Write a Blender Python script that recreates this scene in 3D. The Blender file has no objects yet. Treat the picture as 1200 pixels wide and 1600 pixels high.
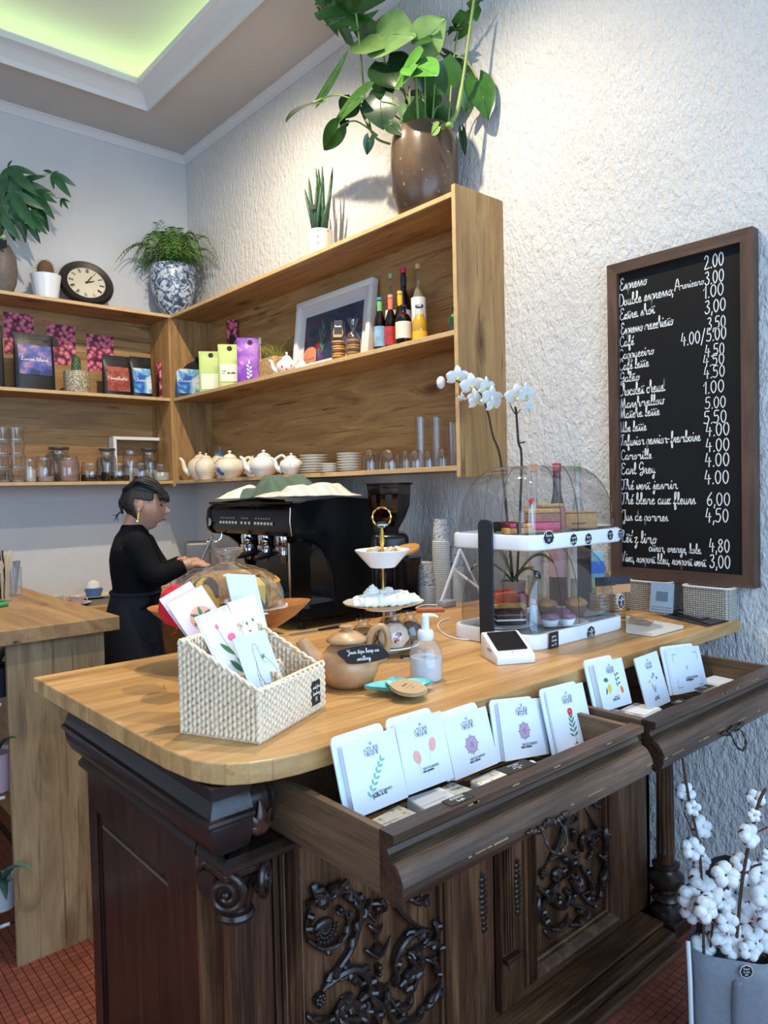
import bpy, bmesh, math, random
from mathutils import Vector, Matrix, noise
random.seed(7)
PI = math.pi
scene = bpy.context.scene
COL = scene.collection

# ------------------------------------------------------------------ camera
CAM = Vector((-2.66552, -5.27255, 1.55))
YAW, PIT, ROL, FPX = 0.717776, -0.030876, -0.022742, 1149.564
_f = Vector((math.sin(YAW)*math.cos(PIT), math.cos(YAW)*math.cos(PIT), math.sin(PIT)))
_r = Vector((math.cos(YAW), -math.sin(YAW), 0)); _u = _r.cross(_f)
CR = _r*math.cos(ROL)+_u*math.sin(ROL); CU = -_r*math.sin(ROL)+_u*math.cos(ROL); CF = _f
cd = bpy.data.cameras.new('camera'); cam = bpy.data.objects.new('camera', cd); COL.objects.link(cam)
cd.sensor_fit = 'VERTICAL'; cd.sensor_height = 36; cd.lens = 36*FPX/1600; cd.clip_start = .02
M = Matrix.Identity(4)
for i in range(3):
    M[i][0] = CR[i]; M[i][1] = CU[i]; M[i][2] = -CF[i]; M[i][3] = CAM[i]
cam.matrix_world = M
scene.camera = cam
def at(px, py, ax, val):
    """surveying helper: the point of a real plane (x, y or z = val) seen at a pixel of the photograph"""
    d = CF + CR*((px-600)/FPX) + CU*((800-py)/FPX)
    t = (val-CAM[ax])/d[ax]
    return CAM + d*t

# ------------------------------------------------------------------ world, light, exposure
w = bpy.data.worlds.new('sky'); scene.world = w; w.use_nodes = True
bg = w.node_tree.nodes['Background']; bg.inputs[0].default_value = (.62, .78, 1, 1); bg.inputs[1].default_value = 1.0
scene.view_settings.view_transform = 'Standard'; scene.view_settings.look = 'None'
scene.view_settings.gamma = 1; scene.view_settings.use_curve_mapping = False
scene.view_settings.exposure = 0.28
cy = scene.cycles
cy.use_denoising = True; cy.max_bounces = 9; cy.diffuse_bounces = 4; cy.glossy_bounces = 4
cy.transmission_bounces = 6; cy.transparent_max_bounces = 24
cy.caustics_reflective = False; cy.caustics_refractive = False; cy.sample_clamp_indirect = 6
def lamp(name, kind, loc, energy, color, **k):
    l = bpy.data.lights.new(name, kind); l.energy = energy; l.color = color
    for a, b in k.items():
        if a != 'aim': setattr(l, a, b)
    o = bpy.data.objects.new(name, l); COL.objects.link(o); o.location = loc
    if 'aim' in k:
        o.rotation_euler = (Vector(k['aim'])-Vector(loc)).to_track_quat('-Z', 'Y').to_euler()
    return o
# daylight through the shop window in the front wall, and through a smaller one in the left wall
lamp('window_daylight', 'AREA', (-2.3, -6.82, 1.95), 112, (.38, .65, 1), shape='RECTANGLE', size=4.0, size_y=2.6, aim=(-2.3, 0, 1.5))
lamp('side_daylight', 'AREA', (-5.35, -3.2, 1.9), 22, (.66, .82, 1), shape='RECTANGLE', size=3.4, size_y=2.3, aim=(0, -3.2, 1.7))
# the warm ceiling spots: a row in the flat rim round the recess
SPOTS = [(-1.07, -2.15), (-1.07, -3.15), (-1.07, -4.50)]
for i, (sx, sy) in enumerate(SPOTS):
    lamp('spot_light', 'SPOT', (sx, sy, 4.03), [190, 185, 150][i], (1, .84, .62), spot_size=math.radians([130, 142, 72][i]), spot_blend=1,
         shadow_soft_size=.025, aim=[(-.25, -1.15, 1.6), (-.7, -3.1, 1.0), (-2.1, -3.9, 1.0)][i])

# ------------------------------------------------------------------ mesh helpers
class G:
    """collects geometry, then links it as ONE mesh object"""
    def __init__(s): s.v = []; s.f = []
    def add(s, vs, fs, m=None):
        n = len(s.v)
        s.v += [tuple(m @ Vector(p)) if m else tuple(p) for p in vs]
        s.f += [tuple(n+i for i in f) for f in fs]; return s
    def box(s, x0, x1, y0, y1, z0, z1, m=None, bev=0, seg=2):
        if bev:
            bm = bmesh.new(); r = bmesh.ops.create_cube(bm, size=1)
            for q in bm.verts:
                q.co = Vector(((x0+x1)/2+q.co.x*(x1-x0), (y0+y1)/2+q.co.y*(y1-y0), (z0+z1)/2+q.co.z*(z1-z0)))
            bmesh.ops.bevel(bm, geom=bm.edges[:], offset=bev, segments=seg, affect='EDGES', profile=.5)
            return s.bm(bm, m)
        vs = [(x, y, z) for z in (z0, z1) for y in (y0, y1) for x in (x0, x1)]
        return s.add(vs, [(0,2,3,1),(4,5,7,6),(0,1,5,4),(2,6,7,3),(0,4,6,2),(1,3,7,5)], m)
    def bm(s, bm, m=None):
        bm.verts.index_update()
        s.add([q.co for q in bm.verts], [[q.index for q in f.verts] for f in bm.faces], m); bm.free(); return s
    def lathe(s, prof, n=24, m=None, sx=1, sy=1, cap=True, wob=None):
        vs = []; fs = []
        for j, (r, z) in enumerate(prof):
            for i in range(n):
                a = 2*PI*i/n; k = wob(a, z) if wob else 1
                vs.append((r*k*math.cos(a)*sx, r*k*math.sin(a)*sy, z))
        for j in range(len(prof)-1):
            for i in range(n):
                a, b = j*n+i, j*n+(i+1) % n
                fs.append((a, b, b+n, a+n))
        if cap:
            if prof[0][0] > 1e-5: fs.append(tuple(reversed(range(n))))
            if prof[-1][0] > 1e-5: fs.append(tuple(range((len(prof)-1)*n, len(prof)*n)))
        return s.add(vs, fs, m)
    def tube(s, pts, r, n=8, m=None, cap=True, closed=False, flat=1):
        pts = [Vector(p) for p in pts]; k = len(pts)
        rs = r if isinstance(r, (list, tuple)) else [r]*k
        vs = []; fs = []; up = None
        for i, p in enumerate(pts):
            if closed: t = pts[(i+1) % k]-pts[i-1]
            else: t = pts[min(i+1, k-1)]-pts[max(i-1, 0)]
            if t.length < 1e-9: t = Vector((0, 0, 1))
            t.normalize()
            if up is None:
                up = Vector((0, 0, 1)) if abs(t.z) < .9 else Vector((0, 1, 0))
            sd = t.cross(up)
            if sd.length < 1e-6: sd = t.orthogonal()
            sd.normalize(); up = sd.cross(t).normalized()
            for j in range(n):
                a = 2*PI*j/n
                vs.append(p+sd*(math.cos(a)*rs[i])+up*(math.sin(a)*rs[i]*flat))
        for i in range(k if closed else k-1):
            for j in range(n):
                a = i*n+j; b = i*n+(j+1) % n; c = ((i+1) % k)*n+(j+1) % n; d = ((i+1) % k)*n+j
                fs.append((a, b, c, d))
        if cap and not closed:
            fs.append(tuple(reversed(range(n)))); fs.append(tuple(range((k-1)*n, k*n)))
        return s.add(vs, fs, m)
    def prism(s, poly, z0, z1, m=None):
        n = len(poly)
        vs = [(x, y, z0) for x, y in poly]+[(x, y, z1) for x, y in poly]
        fs = [tuple(reversed(range(n))), tuple(range(n, 2*n))]+[(i, (i+1) % n, n+(i+1) % n, n+i) for i in range(n)]
        return s.add(vs, fs, m)
    def ball(s, c, r, n=12, k=8, m=None):
        c = Vector(c); r = Vector(r) if isinstance(r, (tuple, list)) else Vector((r, r, r))
        mm = Matrix.Translation(c) @ Matrix.Diagonal((r.x, r.y, r.z, 1))
        if m: mm = m @ mm
        return s.lathe([(max(math.sin(PI*j/k), 0), -math.cos(PI*j/k)) for j in range(k+1)], n, mm, cap=False)
    def grid(s, fn, nu, nv, m=None):
        vs = [fn(i/nu, j/nv) for j in range(nv+1) for i in range(nu+1)]
        fs = [(j*(nu+1)+i, j*(nu+1)+i+1, (j+1)*(nu+1)+i+1, (j+1)*(nu+1)+i) for j in range(nv) for i in range(nu)]
        return s.add(vs, fs, m)
    def obj(s, name, mat, parent=None, smooth=False, loc=None, ang=None):
        me = bpy.data.meshes.new(name); me.from_pydata(s.v, [], s.f); me.materials.append(mat)
        if smooth:
            me.polygons.foreach_set('use_smooth', [True]*len(me.polygons))
            bm = bmesh.new(); bm.from_mesh(me); bmesh.ops.remove_doubles(bm, verts=bm.verts, dist=1e-6)
            bmesh.ops.recalc_face_normals(bm, faces=bm.faces); bm.to_mesh(me); bm.free()
            if ang is not False: me.set_sharp_from_angle(angle=math.radians(ang or 38))
        me.update()
        o = bpy.data.objects.new(name, me); COL.objects.link(o)
        if parent: o.parent = parent
        if loc: o.location = loc
        return o
def T(x=0, y=0, z=0): return Matrix.Translation((x, y, z))
def R(ax, deg): return Matrix.Rotation(math.radians(deg), 4, ax)
def S(x, y=None, z=None): return Matrix.Diagonal((x, x if y is None else y, x if z is None else z, 1))
def tag(o, label, cat, group=None):
    o['label'] = label; o['category'] = cat
    if group: o['group'] = group
    return o
def thing(name, label, cat, loc=(0, 0, 0), rot=(0, 0, 0), group=None):
    o = bpy.data.objects.new(name, None); COL.objects.link(o); o.empty_display_size = .05
    o.location = loc; o.rotation_euler = [math.radians(a) for a in rot]
    return tag(o, label, cat, group)
def struct(o): o['kind'] = 'structure'; return o
def dup(o, loc=None, rotz=None, label=None, group=None, parent=None, scale=None):
    c = o.copy(); COL.objects.link(c)
    if parent: c.parent = parent
    if loc is not None: c.location = loc
    if rotz is not None: c.rotation_euler[2] = math.radians(rotz)
    if scale is not None: c.scale = scale if isinstance(scale, (tuple, list)) else (scale,)*3
    if label: c['label'] = label
    if group: c['group'] = group
    for ch in [q for q in KIDS.get(o.name, []) or list(o.children)]: dup(ch, parent=c)
    return c
KIDS = {}
def smoothpath(p, k=4, closed=False):
    """Catmull-Rom through the points (any dimension)"""
    n = len(p); out = []
    if n < 3 and not closed: return [tuple(q) for q in p]
    for i in range(n if closed else n-1):
        a, b = p[i-1] if (i or closed) else p[0], p[i]
        c = p[(i+1) % n]; d = p[(i+2) % n] if (closed or i+2 < n) else p[-1]
        for j in range(k):
            t = j/k
            out.append(tuple(.5*((2*b[q])+(-a[q]+c[q])*t+(2*a[q]-5*b[q]+4*c[q]-d[q])*t*t+(-a[q]+3*b[q]-3*c[q]+d[q])*t**3) for q in range(len(b))))
    if not closed: out.append(tuple(p[-1]))
    return out
def frame(o, x, y):
    """matrix whose local x, y run along the two directions (z = outward)"""
    x = Vector(x).normalized(); y = Vector(y); y = (y-x*y.dot(x)).normalized(); z = x.cross(y); m = Matrix.Identity(4)
    for i in range(3): m[i][0] = x[i]; m[i][1] = y[i]; m[i][2] = z[i]; m[i][3] = o[i]
    return m

# ------------------------------------------------------------------ materials
MATS = {}
def nmat(name):
    m = bpy.data.materials.new(name); m.use_nodes = True
    nt = m.node_tree; b = nt.nodes['Principled BSDF']
    return m, nt, b
def N(nt, t, **k):
    n = nt.nodes.new(t)
    for a, v in k.items():
        if a.startswith('i_'):
            key = a[2:]; key = int(key) if key.isdigit() else key.replace('_', ' ')
            n.inputs[key].default_value = v
        else: setattr(n, a, v)
    return n
def L(nt, a, b): nt.links.new(a, b)
def ramp(nt, src, stops):
    r = N(nt, 'ShaderNodeValToRGB'); e = r.color_ramp.elements
    while len(e) < len(stops): e.new(.5)
    for i, (p, c) in enumerate(stops):
        e[i].position = p; e[i].color = (*c, 1) if len(c) == 3 else c
    L(nt, src, r.inputs[0]); return r.outputs[0]
def mixc(nt, fac, a, b, mode='MIX'):
    m = N(nt, 'ShaderNodeMix', data_type='RGBA', blend_type=mode)
    for s, v in ((0, fac), (6, a), (7, b)):
        if hasattr(v, 'is_linked') or hasattr(v, 'links'): L(nt, v, m.inputs[s])
        else: m.inputs[s].default_value = v if s == 0 else (*v, 1)
    return m.outputs[2]
def bump(nt, b, h, st=.3, dist=.01):
    n = N(nt, 'ShaderNodeBump'); n.inputs['Strength'].default_value = st; n.inputs['Distance'].default_value = dist
    L(nt, h, n.inputs['Height']); L(nt, n.outputs[0], b.inputs['Normal'])
def coords(nt, scale=(1, 1, 1), rot=(0, 0, 0), gen=False):
    t = N(nt, 'ShaderNodeTexCoord'); mp = N(nt, 'ShaderNodeMapping')
    mp.inputs['Scale'].default_value = scale; mp.inputs['Rotation'].default_value = rot
    L(nt, t.outputs['Generated' if gen else 'Object'], mp.inputs[0]); return mp.outputs[0]
def noi(nt, co, scale=5, det=3, rough=.55, dist=0):
    n = N(nt, 'ShaderNodeTexNoise'); n.inputs['Scale'].default_value = scale; n.inputs['Detail'].default_value = det
    n.inputs['Roughness'].default_value = rough; n.inputs['Distortion'].default_value = dist
    L(nt, co, n.inputs['Vector']); return n.outputs['Fac']
def P(name, col, rough=.5, metal=0, vary=0, vscale=8, bmp=0, bscale=60, **k):
    """plain procedural surface: colour with a little mottling and relief"""
    if name in MATS: return MATS[name]
    m, nt, b = nmat(name)
    b.inputs['Base Color'].default_value = (*col, 1); b.inputs['Roughness'].default_value = rough; b.inputs['Metallic'].default_value = metal
    for a, v in k.items(): b.inputs[a.replace('_', ' ')].default_value = v
    if vary:
        c = noi(nt, coords(nt), vscale, 4)
        dk = tuple(max(0, x*(1-vary)) for x in col); lt = tuple(min(1, x*(1+vary)) for x in col)
        L(nt, ramp(nt, c, [(.3, dk), (.7, lt)]), b.inputs['Base Color'])
    if bmp: bump(nt, b, noi(nt, coords(nt), bscale, 3), bmp, .004)
    MATS[name] = m; return m
def glass(name, tint=(1, 1, 1), rough=.0, refl=1.0, dens=0, milk=0):
    """thin-walled glass or clear plastic: a tinted see-through sheet with Fresnel reflection"""
    if name in MATS: return MATS[name]
    m = bpy.data.materials.new(name); m.use_nodes = True; nt = m.node_tree; nt.nodes.clear()
    out = N(nt, 'ShaderNodeOutputMaterial'); tr = N(nt, 'ShaderNodeBsdfTransparent'); tr.inputs[0].default_value = (*tint, 1)
    gl = N(nt, 'ShaderNodeBsdfGlossy'); gl.inputs['Roughness'].default_value = rough
    lw = N(nt, 'ShaderNodeLayerWeight'); lw.inputs[0].default_value = .5
    r = N(nt, 'ShaderNodeMapRange'); L(nt, lw.outputs['Facing'], r.inputs[0])
    pw = N(nt, 'ShaderNodeMath', operation='POWER'); L(nt, lw.outputs['Facing'], pw.inputs[0]); pw.inputs[1].default_value = 3.2
    ad = N(nt, 'ShaderNodeMath', operation='MULTIPLY_ADD'); L(nt, pw.outputs[0], ad.inputs[0]); ad.inputs[1].default_value = .75*refl; ad.inputs[2].default_value = .06*refl+dens
    if milk:
        df = N(nt, 'ShaderNodeBsdfDiffuse'); df.inputs[0].default_value = (*tint, 1); m2 = N(nt, 'ShaderNodeMixShader'); m2.inputs[0].default_value = milk
        L(nt, tr.outputs[0], m2.inputs[1]); L(nt, df.outputs[0], m2.inputs[2]); tr = m2
    mx = N(nt, 'ShaderNodeMixShader'); L(nt, ad.outputs[0], mx.inputs[0]); L(nt, tr.outputs[0], mx.inputs[1]); L(nt, gl.outputs[0], mx.inputs[2])
    L(nt, mx.outputs[0], out.inputs[0]); MATS[name] = m; return m
def wood(name, axis, cols, grain=1.0, knots=.5, rough=.5, off=(0, 0, 0), cracks=.6, bm=.15, staves=None, fc=.80):
    """axis: 0/1/2 direction of the grain; cols = dark, middle, light"""
    if name in MATS: return MATS[name]
    m, nt, b = nmat(name)
    t = N(nt, 'ShaderNodeTexCoord'); ad = N(nt, 'ShaderNodeVectorMath', operation='ADD'); ad.inputs[1].default_value = off
    L(nt, t.outputs['Object'], ad.inputs[0]); base = ad.outputs[0]
    def st(al, ac):
        sc = [ac, ac, ac]; sc[axis] = al
        mp = N(nt, 'ShaderNodeMapping'); mp.inputs['Scale'].default_value = sc; L(nt, base, mp.inputs[0]); return mp.outputs[0]
    # knots bend the grain
    kv = N(nt, 'ShaderNodeTexVoronoi'); kv.inputs['Scale'].default_value = 1; kv.inputs['Randomness'].default_value = 1
    L(nt, st(1.6, 4.2), kv.inputs['Vector'])
    kn = ramp(nt, kv.outputs['Distance'], [(.0, (1, 1, 1)), (.13, (.25, .25, .25)), (.32, (0, 0, 0))])
    warp = N(nt, 'ShaderNodeVectorMath', operation='SCALE'); L(nt, kn, warp.inputs[0]); warp.inputs['Scale'].default_value = .9*knots
    c0 = st(.9*grain, 7*grain); av = N(nt, 'ShaderNodeVectorMath', operation='ADD'); L(nt, c0, av.inputs[0]); L(nt, warp.outputs[0], av.inputs[1])
    broad = noi(nt, av.outputs[0], 1.3, 5, .6, 1.1)
    fine = noi(nt, st(6*grain, 170*grain), 1, 4, .65, .3)
    streak = noi(nt, st(1.2*grain, 30*grain), 1, 3, .6, 1.6)
    c = ramp(nt, broad, [(.28, cols[0]), (.5, cols[1]), (.72, cols[2])])
    fr = ramp(nt, fine, [(.34, (fc, fc*.98, fc*.95)), (.60, (1.0, 1.0, 1.0))])
    c = mixc(nt, .85, c, fr, 'MULTIPLY')
    sr = ramp(nt, streak, [(.31, (.34, .28, .24)), (.41, (1, 1, 1))])
    c = mixc(nt, cracks, c, sr, 'MULTIPLY')
    if knots:
        kk = ramp(nt, kv.outputs['Distance'], [(.0, (.14, .09, .06)), (.06, (.42, .33, .25)), (.18, (1, 1, 1))])
        c = mixc(nt, min(1, knots), c, kk, 'MULTIPLY')
    if staves:
        br = N(nt, 'ShaderNodeTexBrick'); br.inputs['Scale'].default_value = 1
        br.inputs['Mortar Size'].default_value = .0006; br.inputs['Brick Width'].default_value = staves[0]; br.inputs['Row Height'].default_value = staves[1]
        br.inputs['Color1'].default_value = (.80, .78, .76, 1); br.inputs['Color2'].default_value = (1.12, 1.10, 1.06, 1); br.inputs['Mortar'].default_value = (.62, .58, .54, 1)
        mp = N(nt, 'ShaderNodeMapping')
        if axis == 1: mp.inputs['Rotation'].default_value = (0, 0, PI/2)
        L(nt, base, mp.inputs[0]); L(nt, mp.outputs[0], br.inputs['Vector'])
        c = mixc(nt, staves[2], c, br.outputs['Color'], 'MULTIPLY')
    L(nt, c, b.inputs['Base Color']); b.inputs['Roughness'].default_value = rough
    bump(nt, b, fine, bm, .002)
    MATS[name] = m; return m
def lin(h):
    """sRGB hex -> linear"""
    h = h.lstrip('#'); r = [int(h[i:i+2], 16)/255 for i in (0, 2, 4)]
    return tuple(x/12.92 if x <= .04045 else ((x+.055)/1.055)**2.4 for x in r)
OAK = (lin('86633d'), lin('ad8351'), lin('c49a64'))
oak_h = wood('oak_board_along_x', 0, OAK, knots=1, cracks=1)
oak_y = wood('oak_board_along_y', 1, OAK, knots=1, cracks=1, off=(3, 1, 2))
oak_z = wood('oak_board_upright', 2, OAK, knots=1, cracks=.9, off=(1.3, 4, 2))
oak_edge = P('oak_edge_band', lin('c9a878'), .5, vary=.12, vscale=20)
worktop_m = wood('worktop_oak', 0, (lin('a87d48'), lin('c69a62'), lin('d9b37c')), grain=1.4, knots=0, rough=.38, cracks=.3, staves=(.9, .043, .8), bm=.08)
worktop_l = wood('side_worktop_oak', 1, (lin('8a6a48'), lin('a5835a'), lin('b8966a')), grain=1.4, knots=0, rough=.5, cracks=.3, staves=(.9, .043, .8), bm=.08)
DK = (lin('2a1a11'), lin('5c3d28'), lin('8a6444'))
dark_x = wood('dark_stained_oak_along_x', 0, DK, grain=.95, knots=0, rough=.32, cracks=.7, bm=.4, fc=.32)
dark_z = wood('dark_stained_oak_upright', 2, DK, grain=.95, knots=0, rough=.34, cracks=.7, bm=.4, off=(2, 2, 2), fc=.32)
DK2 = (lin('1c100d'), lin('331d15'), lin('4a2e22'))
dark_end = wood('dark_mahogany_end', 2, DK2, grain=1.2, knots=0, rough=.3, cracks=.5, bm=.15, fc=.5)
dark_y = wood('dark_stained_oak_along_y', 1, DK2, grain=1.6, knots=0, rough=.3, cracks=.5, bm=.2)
carved_m = P('carved_black_oak', lin('2b1e18'), .27, vary=.35, vscale=30, bmp=.15, bscale=90)
white_m = P('white_matt', (.78, .78, .77), .6)
black_m = P('black_matt', (.012, .012, .014), .5)

# ------------------------------------------------------------------ the room
H = 4.12
def plaster(name, col, st):
    m, nt, b = nmat(name)
    a = noi(nt, coords(nt, (1, 1, .6)), 82, 3, .6, .5); c = noi(nt, coords(nt, (1, 1, .5)), 36, 2, .5, .3)
    mx = N(nt, 'ShaderNodeMath', operation='MULTIPLY_ADD'); L(nt, a, mx.inputs[0]); mx.inputs[1].default_value = .7; L(nt, c, mx.inputs[2])
    bump(nt, b, mx.outputs[0], st, .016)
    L(nt, ramp(nt, noi(nt, coords(nt), 3, 4), [(.3, tuple(x*.93 for x in col)), (.7, col)]), b.inputs['Base Color'])
    b.inputs['Roughness'].default_value = .75; return m
wall_m = plaster('rough_white_plaster', (.71, .70, .68), .8)
wall_m2 = plaster('fine_white_plaster', (.68, .685, .69), .22)
ceil_m = P('ceiling_paint', (.52, .50, .48), .8, vary=.03, vscale=2)
trim_m = P('trim_paint', (.72, .72, .72), .5)
X0, Y0 = -5.5, -7.0
struct(G().box(0, .12, Y0, .12, 0, H).obj('wall_right', wall_m))
struct(G().box(X0, 0, 0, .12, 0, H).obj('wall_back', wall_m2))
# left and front walls with the window openings the daylight comes through
g = G(); g.box(X0-.12, X0, Y0, -5.0, 0, H); g.box(X0-.12, X0, -1.4, .12, 0, H); g.box(X0-.12, X0, -5.0, -1.4, 0, .7); g.box(X0-.12, X0, -5.0, -1.4, 3.1, H)
struct(g.obj('wall_left', wall_m2))
g = G(); g.box(X0-.12, -4.4, Y0-.12, Y0, 0, H); g.box(-.25, .12, Y0-.12, Y0, 0, H); g.box(-4.4, -.25, Y0-.12, Y0, 0, .6); g.box(-4.4, -.25, Y0-.12, Y0, 3.3, H)
struct(g.obj('wall_front', wall_m2))
for nm, (a, b, c, e, f) in {'window_1': (0, -4.4, -.25, .6, 3.3), 'window_2': (1, -5.0, -1.4, .7, 3.1)}.items():
    g = G()
    for k in range(4):
        q = b+(c-b)*k/3
        if a == 0: g.box(q-.03, q+.03, Y0-.08, Y0-.02, e, f)
        else: g.box(X0-.08, X0-.02, q-.03, q+.03, e, f)
    for z in (e+.03, f-.03):
        if a == 0: g.box(b, c, Y0-.08, Y0-.02, z-.03, z+.03)
        else: g.box(X0-.08, X0-.02, b, c, z-.03, z+.03)
    struct(g.obj(nm, P('window_frame_paint', (.6, .6, .6), .5)))
# ceiling: a flat rim round a recess with a hidden green LED strip
rx0, rx1, ry0, ry1, rh = -4.6, None, -6.2, None, .30
c1 = at(231, 167, 2, H)          # inner corner of the rim moulding seen in the photograph
rx1, ry1 = c1.x, c1.y
g = G()
g.box(X0-.12, .12, ry1, .12, H, H+.1); g.box(rx1, .12, Y0-.12, ry1, H, H+.1); g.box(X0-.12, rx0, Y0-.12, ry1, H, H+.1); g.box(rx0, rx1, Y0-.12, ry0, H, H+.1)
ceiling = struct(g.obj('ceiling', ceil_m))
rec_m = P('recess_paint', (.80, .82, .78), .8, bmp=.2, bscale=60)
g = G(); o = .22
g.box(rx0-o, rx1+o, ry0-o, ry1+o, H+rh, H+rh+.05)
for a in ((rx0-o-.05, rx0-o, ry0-o, ry1+o), (rx1+o, rx1+o+.05, ry0-o, ry1+o), (rx0-o, rx1+o, ry0-o-.05, ry0-o), (rx0-o, rx1+o, ry1+o, ry1+o+.05)):
    g.box(*a, H+.1, H+rh)
g.obj('ceiling_recess', rec_m, ceiling)
# rim moulding: swept profile round the opening
def mould(name, path, prof, mat, parent=None, closed=True):
    g = G(); n = len(path); vs = []
    for i in range(n):
        p = Vector(path[i]); a = Vector(path[i-1]); b = Vector(path[(i+1) % n])
        if not closed and i == 0: d1 = d2 = (b-p).normalized()
        elif not closed and i == n-1: d1 = d2 = (p-a).normalized()
        else: d1 = (p-a).normalized(); d2 = (b-p).normalized()
        n1 = Vector((-d1.y, d1.x)); n2 = Vector((-d2.y, d2.x)); nn = (n1+n2)/(1+n1.dot(n2))
        for (u, v) in prof: vs.append((p.x+nn.x*u, p.y+nn.y*u, v))
    k = len(prof); fs = []
    for i in range(n if closed else n-1):
        for j in range(k):
            fs.append((i*k+j, i*k+(j+1) % k, ((i+1) % n)*k+(j+1) % k, ((i+1) % n)*k+j))
    if not closed: fs += [tuple(reversed(range(k))), tuple(range((n-1)*k, n*k))]
    g.add(vs, fs); return g.obj(name, mat, parent, True, ang=25)
PF = [(-.005, H+.1), (-.005, H-.03), (.012, H-.035), (.02, H-.005), (.05, H+.03), (.095, H+.055), (.115, H+.06), (.115, H+.10)]
struct(mould('trim_1', [(rx0, ry0), (rx1, ry0), (rx1, ry1), (rx0, ry1)], PF, trim_m))
CP = [(0, H), (0, H-.055), (.006, H-.055), (.012, H-.03), (.028, H-.012), (.045, H-.006), (.045, H)]
struct(mould('trim_2', [(-.001, Y0), (-.001, -.001), (X0, -.001)], CP, trim_m, closed=False))
# hidden LED strip lying on the ledge of the rim
led = bpy.data.materials.new('green_led'); led.use_nodes = True; led.node_tree.nodes.clear()
e = N(led.node_tree, 'ShaderNodeEmission'); e.inputs[0].default_value = (.78, 1, .42, 1); e.inputs[1].default_value = 5
L(led.node_tree, e.outputs[0], N(led.node_tree, 'ShaderNodeOutputMaterial').inputs[0])
g = G(); zl = H+.105
g.box(rx0-.16, rx1+.16, ry1+.13, ry1+.16, zl, zl+.02); g.box(rx1+.13, rx1+.16, ry0-.1, ry1+.12, zl, zl+.02)
g.box(rx0-.16, rx0-.13, ry0-.1, ry1+.12, zl, zl+.02); g.box(rx0-.12, rx1+.12, ry0-.16, ry0-.13, zl, zl+.02)
tag(g.obj('led_strip', led), 'green glowing light strip hidden in the ceiling recess', 'light')
# spot housings
for i, (sx, sy) in enumerate(SPOTS):
    t = thing('ceiling_spot', ['small white ceiling spot pointing at the corner shelves', 'small white ceiling spot above the oak counter', 'small white ceiling spot nearest the shop window'][i], 'ceiling light', (sx, sy, H))
    G().lathe([(.03, 0), (.045, -.004), (.045, -.03), (.036, -.03), (.034, -.008)], 20).obj('housing', trim_m, t, True)
# floor of small red mosaic tiles
grout = P('dark_grout', lin('3a1f18'), .8)
floor = struct(G().box(X0, .0, Y0, .0, -.1, -.004).obj('floor', grout))
tile_ms = [P('red_tile_%s' % 'abc'[i], lin(h), .42, vary=.12, vscale=30) for i, h in enumerate(('8a4a38', '834535', '904e3b'))]
ts = .027; tp = .0245
tm = []
for i in range(3):
    me = G().box(0, tp, 0, tp, -.004, .0).obj('tile', tile_ms[i], floor); tm.append(me.data); bpy.data.objects.remove(me)
cells = []
for i in range(-85, 0):
    for j in range(-175, -88):
        x, y = i*ts, j*ts
        if (-2.3 < x < -1.8 and -3.4 < y < -2.35) or (-1.0 < x < -.03 and -4.72 < y < -4.1): cells.append((x, y))
cells.sort(key=lambda c: (Vector((c[0], c[1], 0))-Vector((-2.03, -2.88, 0))).length if c[0] < -1.5 else 9)
for k, (x, y) in enumerate(cells[:300]):
    o = bpy.data.objects.new('tile', tm[random.randrange(3)]); COL.objects.link(o); o.parent = floor; o.location = (x, y, 0)
for q in range(3):
    g = G()
    for k, (x, y) in enumerate(cells[300:]):
        if (k*7+k//5) % 3 == q: g.box(x, x+tp, y, y+tp, -.004, 0)
    o = g.obj('mosaic_tiling', tile_ms[q], floor); o['kind'] = 'stuff'
m, nt, b = nmat('red_mosaic_far')
br = N(nt, 'ShaderNodeTexBrick', offset=0.0); br.inputs['Scale'].default_value = 1; br.inputs['Brick Width'].default_value = ts; br.inputs['Row Height'].default_value = ts
br.inputs['Mortar Size'].default_value = .0012; br.inputs['Color1'].default_value = (*lin('8a4a38'), 1); br.inputs['Color2'].default_value = (*lin('7c4030'), 1); br.inputs['Mortar'].default_value = (*lin('3a1f18'), 1)
L(nt, coords(nt), br.inputs['Vector']); L(nt, br.outputs['Color'], b.inputs['Base Color']); b.inputs['Roughness'].default_value = .45
floor_far = m
g = G()
for a in ((X0, -2.3, Y0, 0), (-2.295, -1.81, -2.36, 0), (-2.295, -1.81, Y0, -3.43), (-1.78, -1.02, Y0, 0), (-.99, 0, -4.1, 0), (-.99, 0, Y0, -4.74), (-.027, 0, -4.735, -4.105)):
    g.box(*a, -.004, -.0006)
g.obj('mosaic_floor_field', floor_far, floor)

# ------------------------------------------------------------------ wall shelves
D, D2, LS = .316, .326, 3.07
ZT, ZM, ZB = 2.823, 2.233, 1.646
th = .022
def board(name, x0, x1, y0, y1, z0, z1, m, par, edge=None):
    return G().box(x0, x1, y0, y1, z0, z1, bev=.0012, seg=1).obj(name, m, par)
us = thing('wall_shelf_unit', 'oak wall shelf with three boards on the back wall, left of the corner', 'shelf', (0, 0, 0))
XL = -3.3
board('back_panel', XL, -D-th, -.014, -.002, ZB-th, ZT, oak_h, us)
for z in (ZT, ZM, ZB): 
    board('shelf_board', XL, -D-th-.0005 if z != ZT else -D, -D2+.012, -.0145, z-th, z, oak_h, us)
    board('edge_band', XL, -D-th-.0005 if z != ZT else -D, -D2, -D2+.012, z-th, z, oak_edge, us)
board('end_panel', -D-th, -D, -D2, -.0145, ZB-th-.02, ZT-th-.0005, oak_z, us)
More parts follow.
